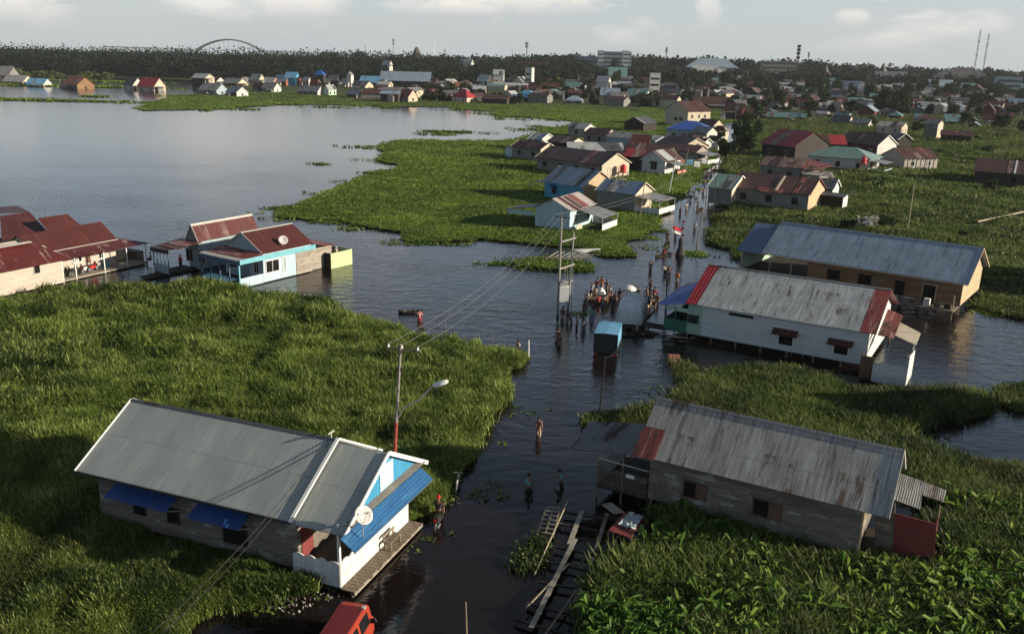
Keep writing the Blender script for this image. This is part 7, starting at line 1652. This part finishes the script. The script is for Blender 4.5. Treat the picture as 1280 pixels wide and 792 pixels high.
def people():
    person_mats(); P = person
    P('person with bare back and tan shorts wading up the street alone', wade(673, 545, .32), 78, 'walk', 'grey', 'tan', bare=True)
    P('person in a pale teal shirt wading in the dark water by the tall grass tip', wade(661, 613, .62), 100, 'stand', 'teal', 'black')
    P('person in teal bending down beside the dark porch', wade(703, 606, .55), 200, 'bend', 'teal', 'black')
    P('person in a white shirt at the waterline near the white marker post', wade(647, 436, .7), 60, 'stand', 'white', 'red', size=.9)
    P('person in pink wading beside a low dark boat near the tall grass', wade(524.5, 401, .55), 120, 'walk', 'pink', 'red')
    # left group in the water
    for i, (px, py, po, sh, lb, f) in enumerate(((729, 390, 'point', 'black', 'person in black pointing right beside the cart crowd', 20), (729, 415, 'stand', 'grey', 'person in grey standing below the pointing one', 100), (703, 398, 'stand', 'black', 'person in black right under the transformer box', 60), (709.5, 401, 'stand', 'navy', 'person in navy in the circle left of the blue truck', 200), (714.5, 405, 'bend', 'black', 'stooping person in the circle left of the blue truck', 160), (721, 409, 'stand', 'grey', 'person with grey shirt at the right of the circle left of the truck', 180), (695, 424, 'bend', 'brown', 'person in brown stooping at the left of the circle', 10), (699, 431, 'stand', 'black', 'person in black nearest the camera left of the truck', 60))):
        P(lb, wade(px, py, .55), f, po, sh, ('black', 'navy', 'tan', 'grey')[i % 4], size=(1, .94, 1.04)[i % 3])
    # cart with a white sack, carried by a crowd
    g = ground(751, 374); r = empty('cart', (g.x, g.y, -.45), math.radians(70)); tag(r, 'loaded flat cart pushed through the flood by a crowd', 'cart')
    MB().box(-1.6, 1.6, -.8, .8, .75, .85).build('bed', MAT['plank_pale'], r)
    for s in (-1, 1): MB().box(-1.6, 1.6, s * .8 - .03, s * .8 + .03, .85, 1.15).build('side_board', MAT['post_wood'], r)
    for x in (-.9, .9):
        for s in (-1, 1): MB().tube([(x, s * .86 - .06, .42), (x, s * .86 + .06, .42)], .42, 16).build('wheel', MAT['black'], r)
    for s in (-.3, .3): MB().bar((1.6, s, .9), (2.7, s, 1.0), .06, .06).build('handle', MAT['post_wood'], r)
    sk = empty('sack', (g.x, g.y, .4), .4); tag(sk, 'bulging white sack on top of the crowded cart', 'sack'); MB().lathe([(.32, 0), (.46, .14), (.42, .4), (.26, .62), (.11, .7), (.14, .8)], 12).build('cloth', MAT['white_cloth'], sk, True)
    cr = [(739, 366, 'white', 'at the back left corner of the cart'), (742, 371, 'pink', 'at the left side of the cart'), (743, 377, 'brown', 'low at the left front of the cart'), (741, 383, 'black', 'alone at the left front of the cart'), (748, 381, 'red', 'in front of the cart, left of its middle'), (753, 383, 'tan', 'in front of the cart at its middle'), (758, 381, 'brown', 'in front of the cart, right of its middle'), (762, 376, 'pink', 'at the right side of the cart'), (761, 369, 'white', 'at the right back corner of the cart'), (745, 361, 'red', 'behind the cart on its left'), (752, 359, 'orange', 'behind the cart at its middle'), (758, 362, 'grey', 'behind the cart on its right')]
    for i, (px, py, sh, wh) in enumerate(cr): P('person in %s %s' % (sh, wh), wade(px, py, .5), float(RNG.uniform(40, 110)), ('carry', 'bend', 'stand', 'walk')[i % 4], sh, ('black', 'blue', 'tan', 'grey')[i % 4], size=float(RNG.uniform(.92, 1.06)))
    P('person in black walking right of the cart crowd', wade(766, 385, .5), 80, 'walk', 'black', 'navy'); P('person in navy walking close behind the cart crowd', wade(769, 378, .5), 80, 'stand', 'navy', 'black')
    for (px, py, sh, lb, po) in ((774, 374, 'black', 'person with a pale cap behind the tarpaulin truck', 'stand'), (779, 377, 'grey', 'person in grey left of the white umbrella', 'stand'), (784.5, 376, 'black', 'person in black holding the white umbrella', 'carry'), (797, 372, 'navy', 'person in navy between the truck load and the long boat', 'stand'), (793, 369, 'grey', 'person in grey behind the truck load', 'walk'), (804, 384, 'orange', 'person in an orange shirt beside the truck load', 'stand'), (809, 372, 'black', 'person in black behind the orange shirt', 'bend'), (817, 372, 'red', 'person in red pushing the long yellow boat', 'bend'), (821, 380, 'brown', 'person in brown at the bow of the long yellow boat', 'stand'), (813, 364, 'navy', 'person in navy holding the bamboo pole', 'carry'), (812, 380, 'grey', 'person in grey at the side of the long yellow boat', 'walk')):
        P(lb, wade(px, py, .5), float(RNG.uniform(50, 120)), po, sh, 'black')
    u = ground(784.5, 374); um = empty('umbrella', (u.x + .25, u.y, 1.15), .3); um.rotation_euler = (.25, .2, 0); tag(um, 'white umbrella held up behind the tarpaulin truck', 'umbrella')
    MB().lathe([(.62, .0), (.45, .13), (.25, .21), (.04, .25), (.02, .27), (.04, .23), (.25, .18), (.45, .10)], 8).build('canopy', MAT['white_cloth'], um); MB().tube([(0, 0, -.75), (0, 0, .36)], .013, 6).build('shaft', MAT['metal_dark'], um)
    canoe('long yellow wooden boat pulled along by the crowd', 812, 388, 6.5, 72, 'wood_tan', .8)
    canoe('dark canoe with a seated person in teal at the end of the jetty', 793, 419, 3.6, 5); g = ground(796, 418); P('person in teal with a white hat sitting in the jetty canoe', (g.x, g.y, -.12), 190, 'sit', 'green', 'black', hair='white')
    # along the street
    canoe('dark canoe carrying a red and white flag up the street', 833.5, 306, 3.2, 75); g = ground(833.5, 305); P('person standing in the canoe with the flag', (g.x, g.y, .1), 70, 'stand', 'black', 'black')
    fp = Vector((g.x + .5, g.y - .1, 0)); f = empty('flag', fp, .2); tag(f, 'red over white flag flying on a short staff in the canoe', 'flag'); MB().tube([(0, 0, .15), (.15, 0, 2.6)], .02, 6).build('staff', MAT['post_wood'], f)
    for (z0, m) in ((2.05, 'flag_red'), (1.6, 'white_cloth')): MB().plate([(.13, 0, z0 + .45), (.8, .15, z0 + .2), (1.5, .0, z0 + .0), (1.5, 0, z0 - .42), (.8, .15, z0 - .22), (.1, 0, z0)], .02).build('stripe', MAT[m], f)
    canoe('low dark boat with a red shirted rower behind the flag pole', 829, 320, 3.0, 40); g = ground(829.5, 320); P('person in red sitting in the low dark boat', (g.x, g.y, -.1), 60, 'sit', 'red', 'black')
    for (px, py, sh, lb, po) in ((813, 338, 'black', 'person alone in the water left of the flag pole foot', 'stand'), (831, 343, 'white', 'person in white beside the flag pole foot', 'stand'), (836, 345, 'black', 'person in black close to the flag pole foot', 'stand'), (863, 251, 'black', 'person wading between the leaning poles up the street', 'walk'), (872, 259, 'navy', 'person with a long pole before the pale green sheet roof', 'point'), (879, 242, 'black', 'dark figure at the corner of the pale green sheet roof', 'stand'), (881, 231, 'grey', 'second figure at the corner of the pale green sheet roof', 'stand'), (889, 214, 'black', 'person at the left end of the line of boats up the street', 'bend'), (894, 213, 'navy', 'person in navy in the line of boats up the street', 'stand'), (904, 214, 'grey', 'person in grey in the line of boats up the street', 'stand'), (909, 207, 'black', 'tall dark figure by the roadside tree', 'stand'), (914, 214, 'brown', 'person right of the tall dark figure by the roadside tree', 'walk'), (907, 190, 'white', 'person in white far up the street by the low bush', 'stand')):
        P(lb, wade(px, py, .45), float(RNG.uniform(50, 130)), po, sh, 'black')
    for (px, py, L, a, lb) in ((874, 263, 4.5, 62, 'narrow boat moored along the pale green roofed house'), (899, 213, 4.5, 8, 'boat across the street near the roadside tree'), (888, 216, 3.5, 40, 'small boat at the left bank before the roadside tree'), (513, 391, 3.2, 4, 'low dark boat off the tall grass edge'), (400, 206, 2.6, 5, 'tiny boat alone in the middle of the lake'), (141, 110, 9, 4, 'dark boat before the crimson lake house')): canoe(lb, px, py, L * .7, a)
    for (px, py, sh, lb, po) in ((858, 262, 'white', 'person in white wading left of the pale green roofed house', 'walk'), (850, 268, 'grey', 'person in grey at the left bank below the leaning pale pole', 'stand'), (884, 224, 'red', 'person in red beside the boats before the roadside tree', 'stand'), (899, 206, 'white', 'person in white behind the line of boats up the street', 'walk'), (896, 196, 'blue', 'person in blue far up the street by the white pillared porch', 'stand'), (903, 182, 'tan', 'small figure in tan at the head of the flooded street', 'walk'), (844, 296, 'blue', 'person in blue right behind the flag canoe', 'walk'), (868, 288, 'white', 'person in white walking by the stone footed dark pole', 'walk'), (846, 352, 'orange', 'person in orange by the street corner post', 'stand'), (776, 398, 'white', 'person in white between the two trucks', 'stand'), (740, 400, 'teal', 'person in teal wading towards the cart crowd', 'walk'), (733, 378, 'white', 'person in white left of the cart crowd', 'stand')):
        P(lb, wade(px, py, .42), float(RNG.uniform(50, 130)), po, sh, ('tan', 'black', 'blue')[px % 3])
    # at the flooded houses
    g = ground(226, 331); P('person in red standing in the porch water of the dark porch house', (g.x, g.y, -.5), 250, 'stand', 'red', 'black'); g = ground(189, 330); P('person in brown squatting on the landing of the dark porch house', (g.x, g.y, .1), 200, 'sit', 'brown', 'black')
    g = ground(343, 337, .3); P('person in orange leaning in the window of the blue trimmed house', (g.x - .05, g.y - .1, .12), -35, 'stand', 'orange', 'orange')
    motorbike('motorcycle with a rider stopped in the water by the grey roofed house', (548, 652), 80, 'black', -.28); g = ground(548, 650); P('person with a red helmet sitting on the motorcycle', (g.x + .0, g.y, .2), 80, 'sit', 'black', 'black', hair='red')
    bicycle('pale bicycle standing at the grass edge of the street', (572, 612), 85)
def motorbike(label, px, ang, colr='red_plastic', z=0, at=None):
    if at: x, y, z = at
    else: g = ground(*px); x, y = g.x, g.y
    M = MAT; r = empty('motorcycle', (x, y, z), math.radians(ang)); tag(r, label, 'motorcycle'); body = M.get(colr, M['black'])
    for x0 in (-.62, .62):
        w = MB(); n = 18
        for k in range(n):
            a, b = 2 * PI * k / n, 2 * PI * (k + 1) / n; w.bar((x0 + .26 * math.cos(a), 0, .3 + .26 * math.sin(a)), (x0 + .26 * math.cos(b), 0, .3 + .26 * math.sin(b)), .09, .08, up=(0, 1, 0))
        wo = w.build('wheel', M['black'], r); MB().tube([(x0, -.04, .3), (x0, .04, .3)], .2, 14).build('hub', M['steel'], wo)
    MB().hexa([(-.45, -.12, .38), (.3, -.12, .33), (.3, .12, .33), (-.45, .12, .38), (-.55, -.1, .72), (.1, -.09, .62), (.1, .09, .62), (-.55, .1, .72)]).build('body', body, r)
    MB().hexa([(-.6, -.13, .7), (.12, -.11, .64), (.12, .11, .64), (-.6, .13, .7), (-.62, -.12, .82), (.1, -.1, .76), (.1, .1, .76), (-.62, .12, .82)]).build('seat', M['black'], r)
    MB().hexa([(.2, -.14, .35), (.42, -.16, .4), (.42, .16, .4), (.2, .14, .35), (.32, -.12, .92), (.46, -.1, .95), (.46, .1, .95), (.32, .12, .92)]).build('front_shield', body, r)
    MB().tube([(.62, .0, .3), (.40, 0, .98)], .035, 6).build('fork', M['steel'], r); MB().tube([(.32, -.33, 1.05), (.40, 0, 1.0), (.32, .33, 1.05)], .02, 6).build('handlebar', M['metal_dark'], r)
    MB().tube([(.44, 0, .9), (.52, 0, .9)], .08, 10).build('headlight', M['white_trim'], r); MB().box(-.72, -.64, -.06, .06, .66, .76).build('tail_light', M['red_light'], r)
    for s in (-1, 1): MB().tube([(.3, s * .3, 1.05), (.28, s * .36, 1.2)], .012, 5).build('mirror_stalk', M['metal_dark'], r)
    MB().tube([(-.2, -.14, .28), (-.75, -.16, .36)], .05, 7).build('exhaust', M['steel'], r)
def bicycle(label, px, ang):
    g = ground(*px); M = MAT; r = empty('bicycle', (g.x, g.y, -.1), math.radians(ang)); tag(r, label, 'bicycle')
    for x0 in (-.52, .52):
        w = MB(); n = 20
        for k in range(n):
            a, b = 2 * PI * k / n, 2 * PI * (k + 1) / n; w.bar((x0 + .33 * math.cos(a), 0, .34 + .33 * math.sin(a)), (x0 + .33 * math.cos(b), 0, .34 + .33 * math.sin(b)), .035, .035, up=(0, 1, 0))
        for k in range(6): w.bar((x0, 0, .34), (x0 + .32 * math.cos(k), 0, .34 + .32 * math.sin(k)), .008, .008, up=(0, 1, 0))
        w.build('wheel', M['metal_dark'], r)
    f = MB()
    for a, b in (((-.52, 0, .34), (-.02, 0, .32)), ((-.02, 0, .32), (-.16, 0, .85)), ((-.16, 0, .78), (.36, 0, .82)), ((-.02, 0, .32), (.36, 0, .78)), ((-.52, 0, .34), (-.15, 0, .78)), ((.52, 0, .34), (.36, 0, .95))): f.tube([a, b], .022, 6)
    f.build('frame', M['white_trim'], r); MB().box(-.28, -.04, -.07, .07, .86, .92).build('saddle', M['black'], r); MB().tube([(.30, -.28, 1.0), (.38, 0, .98), (.30, .28, 1.0)], .018, 6).build('handlebar', M['steel'], r)
# ------------------------------------------------------------------ vehicles
def truck(label, px, ang, cargo, W=1.95, zr=2.2, Lb=3.1):
    """small flatbed truck seen from behind, wheels under water"""
    g = ground(*px, 0); M = MAT; a = math.radians(ang); r = empty('truck', (g.x, g.y, -.55), a); tag(r, label, 'truck'); w = W / 2; zt = zr + .55
    MB().box(0, Lb, -w, w, .85, 1.0).build('flatbed', M['metal_dark'], r); MB().box(.2, Lb + 1.9, -.4, .4, .6, .85).build('chassis', M['black'], r)
    for x in (.75, Lb + 1.1):
        for s in (-1, 1):
            wo = MB().tube([(x, s * (w - .28), .42), (x, s * (w - .02), .42)], .42, 18).build('wheel', M['black'], r); MB().tube([(x, s * (w - .02), .42), (x, s * (w + .01), .42)], .2, 12).build('rim', M['steel'], wo)
    x0 = Lb + .12
    cab = MB(); cab.prism([(x0, -w + .08, .8), (x0 + 1.65, -w + .08, .8), (x0 + 1.7, -w + .08, 1.45), (x0 + 1.35, -w + .08, 2.25), (x0, -w + .08, 2.3)], None, (0, W - .16, 0)); cab.build('cab', M['truck_blue'], r)
    MB().plate([(x0 + 1.74, -w + .2, 1.45), (x0 + 1.74, w - .2, 1.45), (x0 + 1.4, w - .22, 2.2), (x0 + 1.4, -w + .22, 2.2)], .04).build('windscreen', M['glass'], r)
    for s in (-1, 1): MB().box(x0 + .5, x0 + 1.2, s * (w - .08) - .02, s * (w - .08) + .02, 1.5, 2.05).build('side_window', M['glass'], r); MB().box(x0 + 1.1, x0 + 1.22, s * (w + .1) - .1, s * (w + .1) + .1, 1.6, 1.95).build('wing_mirror', M['black'], r)
    for s in (-1, 1): MB().box(-.04, .02, s * (w - .2) - .12, s * (w - .2) + .12, .7, .84).build('tail_light', M['red_light'], r)
    MB().box(-.06, 0, -w, w, .55, .68).build('bumper', M['metal_dark'], r)
    if cargo == 'box':
        MB().box(0.03, Lb, -w + .03, w - .03, 1.0, zt - .04).build('canvas_body', M['truck_dark'], r)
        tp = MB(); n = 10
        for i in range(n):
            xa, xb = Lb * i / n - .02, Lb * (i + 1) / n - .02; za, zb = zt + .03 * math.sin(i * 2.1), zt + .03 * math.sin((i + 1) * 2.1)
            tp.plate([(xa, -w, za), (xb, -w, zb), (xb, 0, zb + .05), (xa, 0, za + .05)], .03); tp.plate([(xa, w, za), (xb, w, zb), (xb, 0, zb + .05), (xa, 0, za + .05)], .03)
        tp.build('tarpaulin_top', M['tarp_blue'], r); MB().box(0, Lb, -w - .015, -w + .02, 1.35, zt).build('tarpaulin_side', M['tarp_blue'], r)
        for s in (-1, 1): MB().box(0, .06, s * w - .03, s * w + .03, .9, zt).build('corner_post', M['metal_dark'], r)
    else:
        # rounded load under a tied tarpaulin
        n, k = 12, 14; vs = []; rr = np.random.default_rng(4)
        for i in range(n + 1):
            t = i / n; e = math.sin(PI * min(1, max(0, .04 + .92 * t))) ** .22; x = -.15 + (Lb + .3) * t
            for j in range(k + 1):
                f = PI * j / k; y = math.cos(f); z = math.sin(f) ** .33
                vs.append((x, y * (w + .12) * (.9 + .1 * e) , .95 + (zt + .75 - .95) * z * (e * .9 + .1) + .05 * rr.normal()))
        fs = [(i * (k + 1) + j, i * (k + 1) + j + 1, (i + 1) * (k + 1) + j + 1, (i + 1) * (k + 1) + j) for i in range(n) for j in range(k)] + [tuple(range(k, -1, -1)), tuple(n * (k + 1) + j for j in range(k + 1))]
        MB().add(vs, fs).build('tarpaulin', M['tarp_grey'], r, True)
        for t in (.25, .55, .8):
            x = -.15 + (Lb + .3) * t; pts = [(x, math.cos(PI * j / 10) * (w + .16), .95 + (zt + .79 - .95) * math.sin(PI * j / 10) ** .33) for j in range(11)]; MB().tube(pts, .02, 5).build('rope', M['wire'], r)
    return r
def vehicles():
    M = MAT
    truck('small truck with a light blue tarpaulin top and dark back seen from behind', (756, 446), 78, 'box', 1.9, 1.95, 3.0)
    truck('truck with a rounded load under a grey-blue tarpaulin, ahead of the blue topped one', (786, 409), 74, 'load', 2.1, 2.0, 3.2)
    # red van at the bottom of the picture
    p = [ground(*q) for q in ((431.4, 743.7, 1.5), (461, 752, 1.5), (399, 792, 1.5))]
    d = (p[0] - p[2]).xy.normalized(); ang = math.atan2(d.y, d.x); mid = (p[0] + p[1]) / 2
    r = empty('van', (mid.x - d.x * 1.9, mid.y - d.y * 1.9, -.42), ang); tag(r, 'faded red van with ribbed roof standing in the flood by the deck', 'van')
    red = m_plain('faded red van paint', (.17, .022, .026), .45, .35, 1.2); orr = m_plain('orange red van paint', (.34, .045, .022), .4, .3, 1.5); M['van_red'] = red
    w = .74; ww = .60; body = MB()
    sec = [(-2.0, .55, 1.15, 1.75, .9), (-1.9, .4, 1.2, 1.9, 1.0), (1.35, .4, 1.2, 1.92, 1.0), (1.72, .42, 1.15, 1.85, .97), (2.05, .5, 1.05, 1.2, .9)]
    vs = []
    for (x, z0, z1, z2, k) in sec: vs += [(x, -w * k, z0), (x, -w * k, z1), (x, -ww * k, z2 - .06), (x, -ww * k * .85, z2), (x, ww * k * .85, z2), (x, ww * k, z2 - .06), (x, w * k, z1), (x, w * k, z0)]
    n = 8; fs = [(i * n + j, i * n + (j + 1) % n, (i + 1) * n + (j + 1) % n, (i + 1) * n + j) for i in range(len(sec) - 1) for j in range(n)] + [tuple(range(n - 1, -1, -1)), tuple((len(sec) - 1) * n + j for j in range(n))]
    body.add(vs, fs).build('body', orr, r)
    rb = MB().box(-1.92, 1.38, -ww * .84, ww * .84, 1.88, 1.935)
    for k in range(9): y = -ww * .78 + ww * 1.56 * k / 8; rb.box(-1.88, 1.34, y - .022, y + .022, 1.93, 1.955)
    rb.build('roof', red, r)
    MB().plate([(1.76, -ww * .8, 1.83), (1.76, ww * .8, 1.83), (2.06, ww * .95, 1.26), (2.06, -ww * .95, 1.26)], .03).build('windscreen', M['glass'], r)
    for s in (-1, 1):
        for (xa, xb) in ((-1.75, -.75), (-.65, .35), (.5, 1.4)):
            MB().hexa([(xa, s * (w + .004), 1.24), (xb, s * (w + .004), 1.24), (xb, s * (w - .03), 1.24), (xa, s * (w - .03), 1.24), (xa, s * (ww + .03), 1.78), (xb - .05, s * (ww + .03), 1.78), (xb - .05, s * (ww - .02), 1.78), (xa, s * (ww - .02), 1.78)]).build('side_window', M['glass'], r)
        for x in (-1.2, 1.3): MB().tube([(x, s * (w - .2), .36), (x, s * (w + .0), .36)], .3, 16).build('wheel', M['black'], r)
        MB().box(2.0, 2.06, s * .5 - .12, s * .5 + .12, .75, .92).build('headlight', M['white_trim'], r)
        MB().bar((1.5, s * w, 1.25), (1.5, s * (w + .22), 1.35), .1, .18).build('wing_mirror', M['black'], r)
    MB().box(1.28, 1.46, -ww * .95, -ww * .72, 1.9, 1.97).build('roof_repair', M['dish'], r)
# ------------------------------------------------------------------ small things round the houses
def clutter():
    M = MAT
    # bare frame of a walkway in front of the weathered house
    def W(px, py, z=.3): return ground(px, py, z)
    g = W(715, 700); r = empty('walkway_frame', (g.x, g.y, 0)); o = Vector((g.x, g.y, 0)); tag(r, 'broken walkway frame with loose pale planks in the dark water, bottom middle', 'walkway')
    for (a, b) in (((700, 655), (775, 668)), ((692, 683), (770, 698)), ((684, 702), (766, 720)), ((672, 727), (757, 742)), ((660, 754), (740, 775)), ((643, 773), (728, 800)), ((705, 640), (800, 655))):
        MB().bar(W(*a, .22) - o, W(*b, .22) - o, .09, .1).build('beam', M['wood_dark'], r)
    for (a, b, w, m) in (((727, 639), (711.6, 680), .24, 'plank_pale'), ((719, 673), (664, 784), .22, 'plank_pale'), ((759, 641), (745, 686), .2, 'wood_grey'), ((743, 696), (717, 752), .1, 'post_wood'), ((721, 736), (682, 792), .09, 'post_wood'), ((711.6, 703.6), (657, 760), .06, 'bamboo'), ((776, 660), (764, 690), .08, 'post_wood')):
        MB().bar(W(*a, .31) - o, W(*b, .31) - o, w, .045).build('plank', M[m], r)
    for (px, py) in ((700, 655), (775, 668), (684, 702), (766, 720), (660, 754), (740, 775)): 
        p = W(px, py, .2) - o; MB().tube([(p.x, p.y, -.7), (p.x, p.y, .28)], .06, 6).build('stake', M['post_wood'], r)
    t = MB().tube([W(709.6, 626, .8), W(668, 718, .1)], .035, 6).build('bamboo_pole', M['bamboo']); tag(t, 'thin bamboo pole leaning beside the pale slatted pallet', 'pole')
    # slatted pallet
    p = [W(672, 664, .25), W(683, 633, .55), W(700, 634, .62), W(692, 667, .3)]; c = sum(p, Vector()) / 4
    r = empty('slatted_pallet', (c.x, c.y, 0)); c = Vector((c.x, c.y, 0)); tag(r, 'pale slatted wooden pallet tilted at the waterside plants', 'pallet')
    for k in range(7): 
        t = k / 6; a, b = p[0].lerp(p[1], t), p[3].lerp(p[2], t); MB().bar(a - c, b - c, .07, .035).build('slat', M['plank_pale'], r)
    for a, b in ((p[0], p[1]), (p[3], p[2]), (p[0].lerp(p[3], .5), p[1].lerp(p[2], .5))): MB().bar(a - c - Vector((0, 0, .06)), b - c - Vector((0, 0, .06)), .06, .08).build('runner', M['post_wood'], r)
    for q in p: MB().tube([(q.x - c.x, q.y - c.y, -.7), (q.x - c.x, q.y - c.y, q.z - .1)], .03, 5).build('stake', M['post_wood'], r)
    # drying table with washing
    q = [W(761, 662, .8), W(780, 640, .8), W(806, 645, .8), W(789, 672, .8)]; c = sum(q, Vector()) / 4; c = Vector((c.x, c.y, 0))
    r = empty('drying_table', c); tag(r, 'low wooden drying table with a dull red top beside the grey board house', 'table'); MB().plate([x - c for x in q], .05).build('top', M['red_panel'], r)
    for x in q: MB().tube([(x.x - c.x, x.y - c.y, -.7), (x.x - c.x, x.y - c.y, .76)], .04, 6).build('leg', M['post_wood'], r)
    V = []; n = 12; rr = np.random.default_rng(3)
    for i in range(n + 1):
        for j in range(n + 1):
            a = q[0].lerp(q[1], .3 + .65 * i / n).lerp(q[3].lerp(q[2], .3 + .65 * i / n), .25 + .7 * j / n); V.append((a.x + .05 * rr.normal(), a.y + .05 * rr.normal(), .83 + .09 * abs(rr.normal())))
    for x in V[:0]: pass
    cl = MB().add(V, [(i * (n + 1) + j, i * (n + 1) + j + 1, (i + 1) * (n + 1) + j + 1, (i + 1) * (n + 1) + j) for i in range(n) for j in range(n)]).build('washing', m_plain('pale blue washing', (.42, .52, .56), .9, .4, 5), None, True); tag(cl, 'crumpled pale blue and white washing spread on the drying table', 'laundry')
    b = MB().bar(W(758, 629, .5), W(774, 641, .75), .6, .04).build('board', M['plank_pale']); tag(b, 'short loose pale board tipped against the porch of the grey board house', 'board')
    # sticks of a drowned jetty near the transformer pole
    g = ground(705, 322); r = empty('jetty_frame', (g.x, g.y, 0)); o = Vector((g.x, g.y, 0)); tag(r, 'row of pale slanting jetty poles half drowned behind the transformer pole', 'jetty')
    for k in range(8):
        x = 677 + k * 7.5; MB().tube([ground(x, 327 - .3 * k, .15) - o, ground(x + 21, 314 + .6 * k, .9) - o], .06, 6).build('pole', M['plank_pale'], r)
    MB().tube([ground(680, 322, .55) - o, ground(742, 322, .6) - o], .06, 6).build('rail', M['post_wood'], r)
    for k in range(4): p = ground(683 + 18 * k, 324) - o; MB().tube([(p.x, p.y, -.7), (p.x, p.y, .8)], .06, 6).build('stake', M['post_wood'], r)
    s = ground(734, 315); u = empty('upturned_boat', (s.x, s.y, 0), .2); tag(u, 'white upturned boat at the tip of the green island', 'boat')
    n = 10; vs = []
    for i in range(n + 1):
        t = -1 + 2 * i / n; w = .55 * (1 - abs(t) ** 2.4) + .03; vs += [(t * 1.7, -w, .02), (t * 1.7, -w * .6, .32), (t * 1.7, 0, .42), (t * 1.7, w * .6, .32), (t * 1.7, w, .02)]
    MB().add(vs, [(i * 5 + j, i * 5 + j + 1, (i + 1) * 5 + j + 1, (i + 1) * 5 + j) for i in range(n) for j in range(4)]).build('hull', M['white_board'], u, True)
    # veranda motorcycles of the maroon roofed house
    h = next(x for x in COL.objects if x.name == 'veranda_house'); a = h.rotation_euler.z
    for (lx, lb, c) in ((2.6, 'black motorcycle parked left on the long veranda', 'black'), (3.75, 'dark motorcycle parked beside the first on the long veranda', 'metal_dark'), (5.2, 'motorcycle with white panels in the middle of the long veranda', 'white_trim'), (6.0, 'red motorcycle at the veranda door', 'red_plastic')):
        ly = -3.05; motorbike(lb, None, math.degrees(a) + 18, c, at=(h.location.x + lx * math.cos(a) - ly * math.sin(a), h.location.y + lx * math.sin(a) + ly * math.cos(a), .25))
    # shore rubbish by the van: one scatter of small bits
    rr = np.random.default_rng(21); mb = MB(); n = 0
    while n < 260:
        px, py = rr.uniform(300, 440), rr.uniform(715, 768)
        if not inside(np.array([px]), np.array([py]), [(330, 735), (375, 722), (425, 738), (432, 748), (395, 752), (372, 768), (352, 765), (318, 756)])[0]: continue
        g = ground(px, py, .03); s = rr.uniform(.012, .05); a = rr.uniform(0, 3); d = Vector((math.cos(a) * s, math.sin(a) * s, rr.uniform(-.02, .04))); mb.bar(g - d, g + d, s * 1.1, s * .5, int(rr.integers(0, 3))); n += 1
    o = mb.build('litter', [M['grey_trim'], M['concrete'], M['post_wood']]); o['kind'] = 'stuff'
    # rubble heap in the meadow behind the blue-grey roof
    mb = MB()
    for k in range(60):
        g = ground(rr.uniform(1068, 1096), rr.uniform(279, 288)); s = rr.uniform(.12, .4); mb.box(g.x - s, g.x + s, g.y - s * .7, g.y + s * .7, 0, rr.uniform(.4, 1.3), int(rr.integers(0, 3)))
    o = mb.build('rubble', [M['grey_trim'], M['concrete'], M['wood_pale']]); o['kind'] = 'stuff'
    # a line of washing and goods along the street fronts
    for i, (px, py, z, s, m, lb) in enumerate(((871, 212, .9, .7, 'white_cloth', 'white cloth hanging at the street front below the white porch gable'), (880, 207, .8, .6, 'white_cloth', 'second white cloth near the street below the porch gable'), (851, 210, 1.0, .8, 'pink_wall', 'salmon coloured cloth beside the white gabled house'), (862, 208, .7, .8, 'tarp_blue', 'light blue sheet lying by the street fronts'))):
        g = ground(px, py); o = MB().plate([(g.x - s, g.y, z + .9), (g.x + s, g.y + .1, z + .9), (g.x + s * .9, g.y - .15, z - .4), (g.x - s, g.y - .1, z - .3)], .03).build('hanging_cloth', M[m]); tag(o, lb, 'cloth')
        MB().tube([(g.x - s, g.y + .02, -.6), (g.x - s, g.y + .02, z + .95)], .03, 5).build('cloth_post', M['post_wood'], o); MB().tube([(g.x + s, g.y + .12, -.6), (g.x + s, g.y + .12, z + .95)], .03, 5).build('cloth_post', M['post_wood'], o)
    g = ground(842, 452); o = MB().box(g.x - .45, g.x + .45, g.y - .3, g.y + .3, .02, .55).build('floating_crate', M['terracotta']); tag(o, 'orange crate floating under the white house', 'crate'); mb = MB()
    for k in range(3): mb.box(g.x - .47, g.x + .47, g.y - .32, g.y + .32, .1 + k * .16, .14 + k * .16)
    mb.build('band', M['wood_tan'], o)
    # neighbours just beyond the right edge of the photograph; their shadows fall into it
    g = ground(1500, 592); mid('house', 'zinc roofed house beyond the right frame edge, its shadow on the reeds', None, None, None, 6.4, 3.6, 4.0, 'zinc_mid', 'wood_grey', at=(g.x, g.y, -32, 12))
    g = ground(1430, 372); mid('house', 'tall zinc roofed house beyond the right frame edge behind the brown plank house', None, None, None, 6.2, 4.0, 4.2, 'zinc_mid', 'wood_grey', at=(g.x, g.y, 40, 12))
def build():
    setup_materials(); setup_view(); setting()
    house_porch_fence(); house_weathered(); house_white(); house_brown(); house_floating_dark(); house_floating_blue(); house_maroon_group(); tank_house()
    for f in ('midtown', 'poles', 'people', 'vehicles', 'clutter', 'town', 'plants'):
        if f in globals(): globals()[f]()
def haze():
    o = MB().box(-1100, 1100, -30, 1480, -1.7, 78).build('haze', [])
    m = bpy.data.materials.new('thin evening haze'); m.use_nodes = True; t = m.node_tree; t.nodes.clear()
    out = t.nodes.new('ShaderNodeOutputMaterial'); v = t.nodes.new('ShaderNodeVolumePrincipled'); v.inputs['Color'].default_value = (.80, .87, .95, 1); v.inputs['Density'].default_value = .00006; v.inputs['Anisotropy'].default_value = .1
    t.links.new(v.outputs[0], out.inputs[1]); o.data.materials.append(m); o['kind'] = 'stuff'
build()
haze()
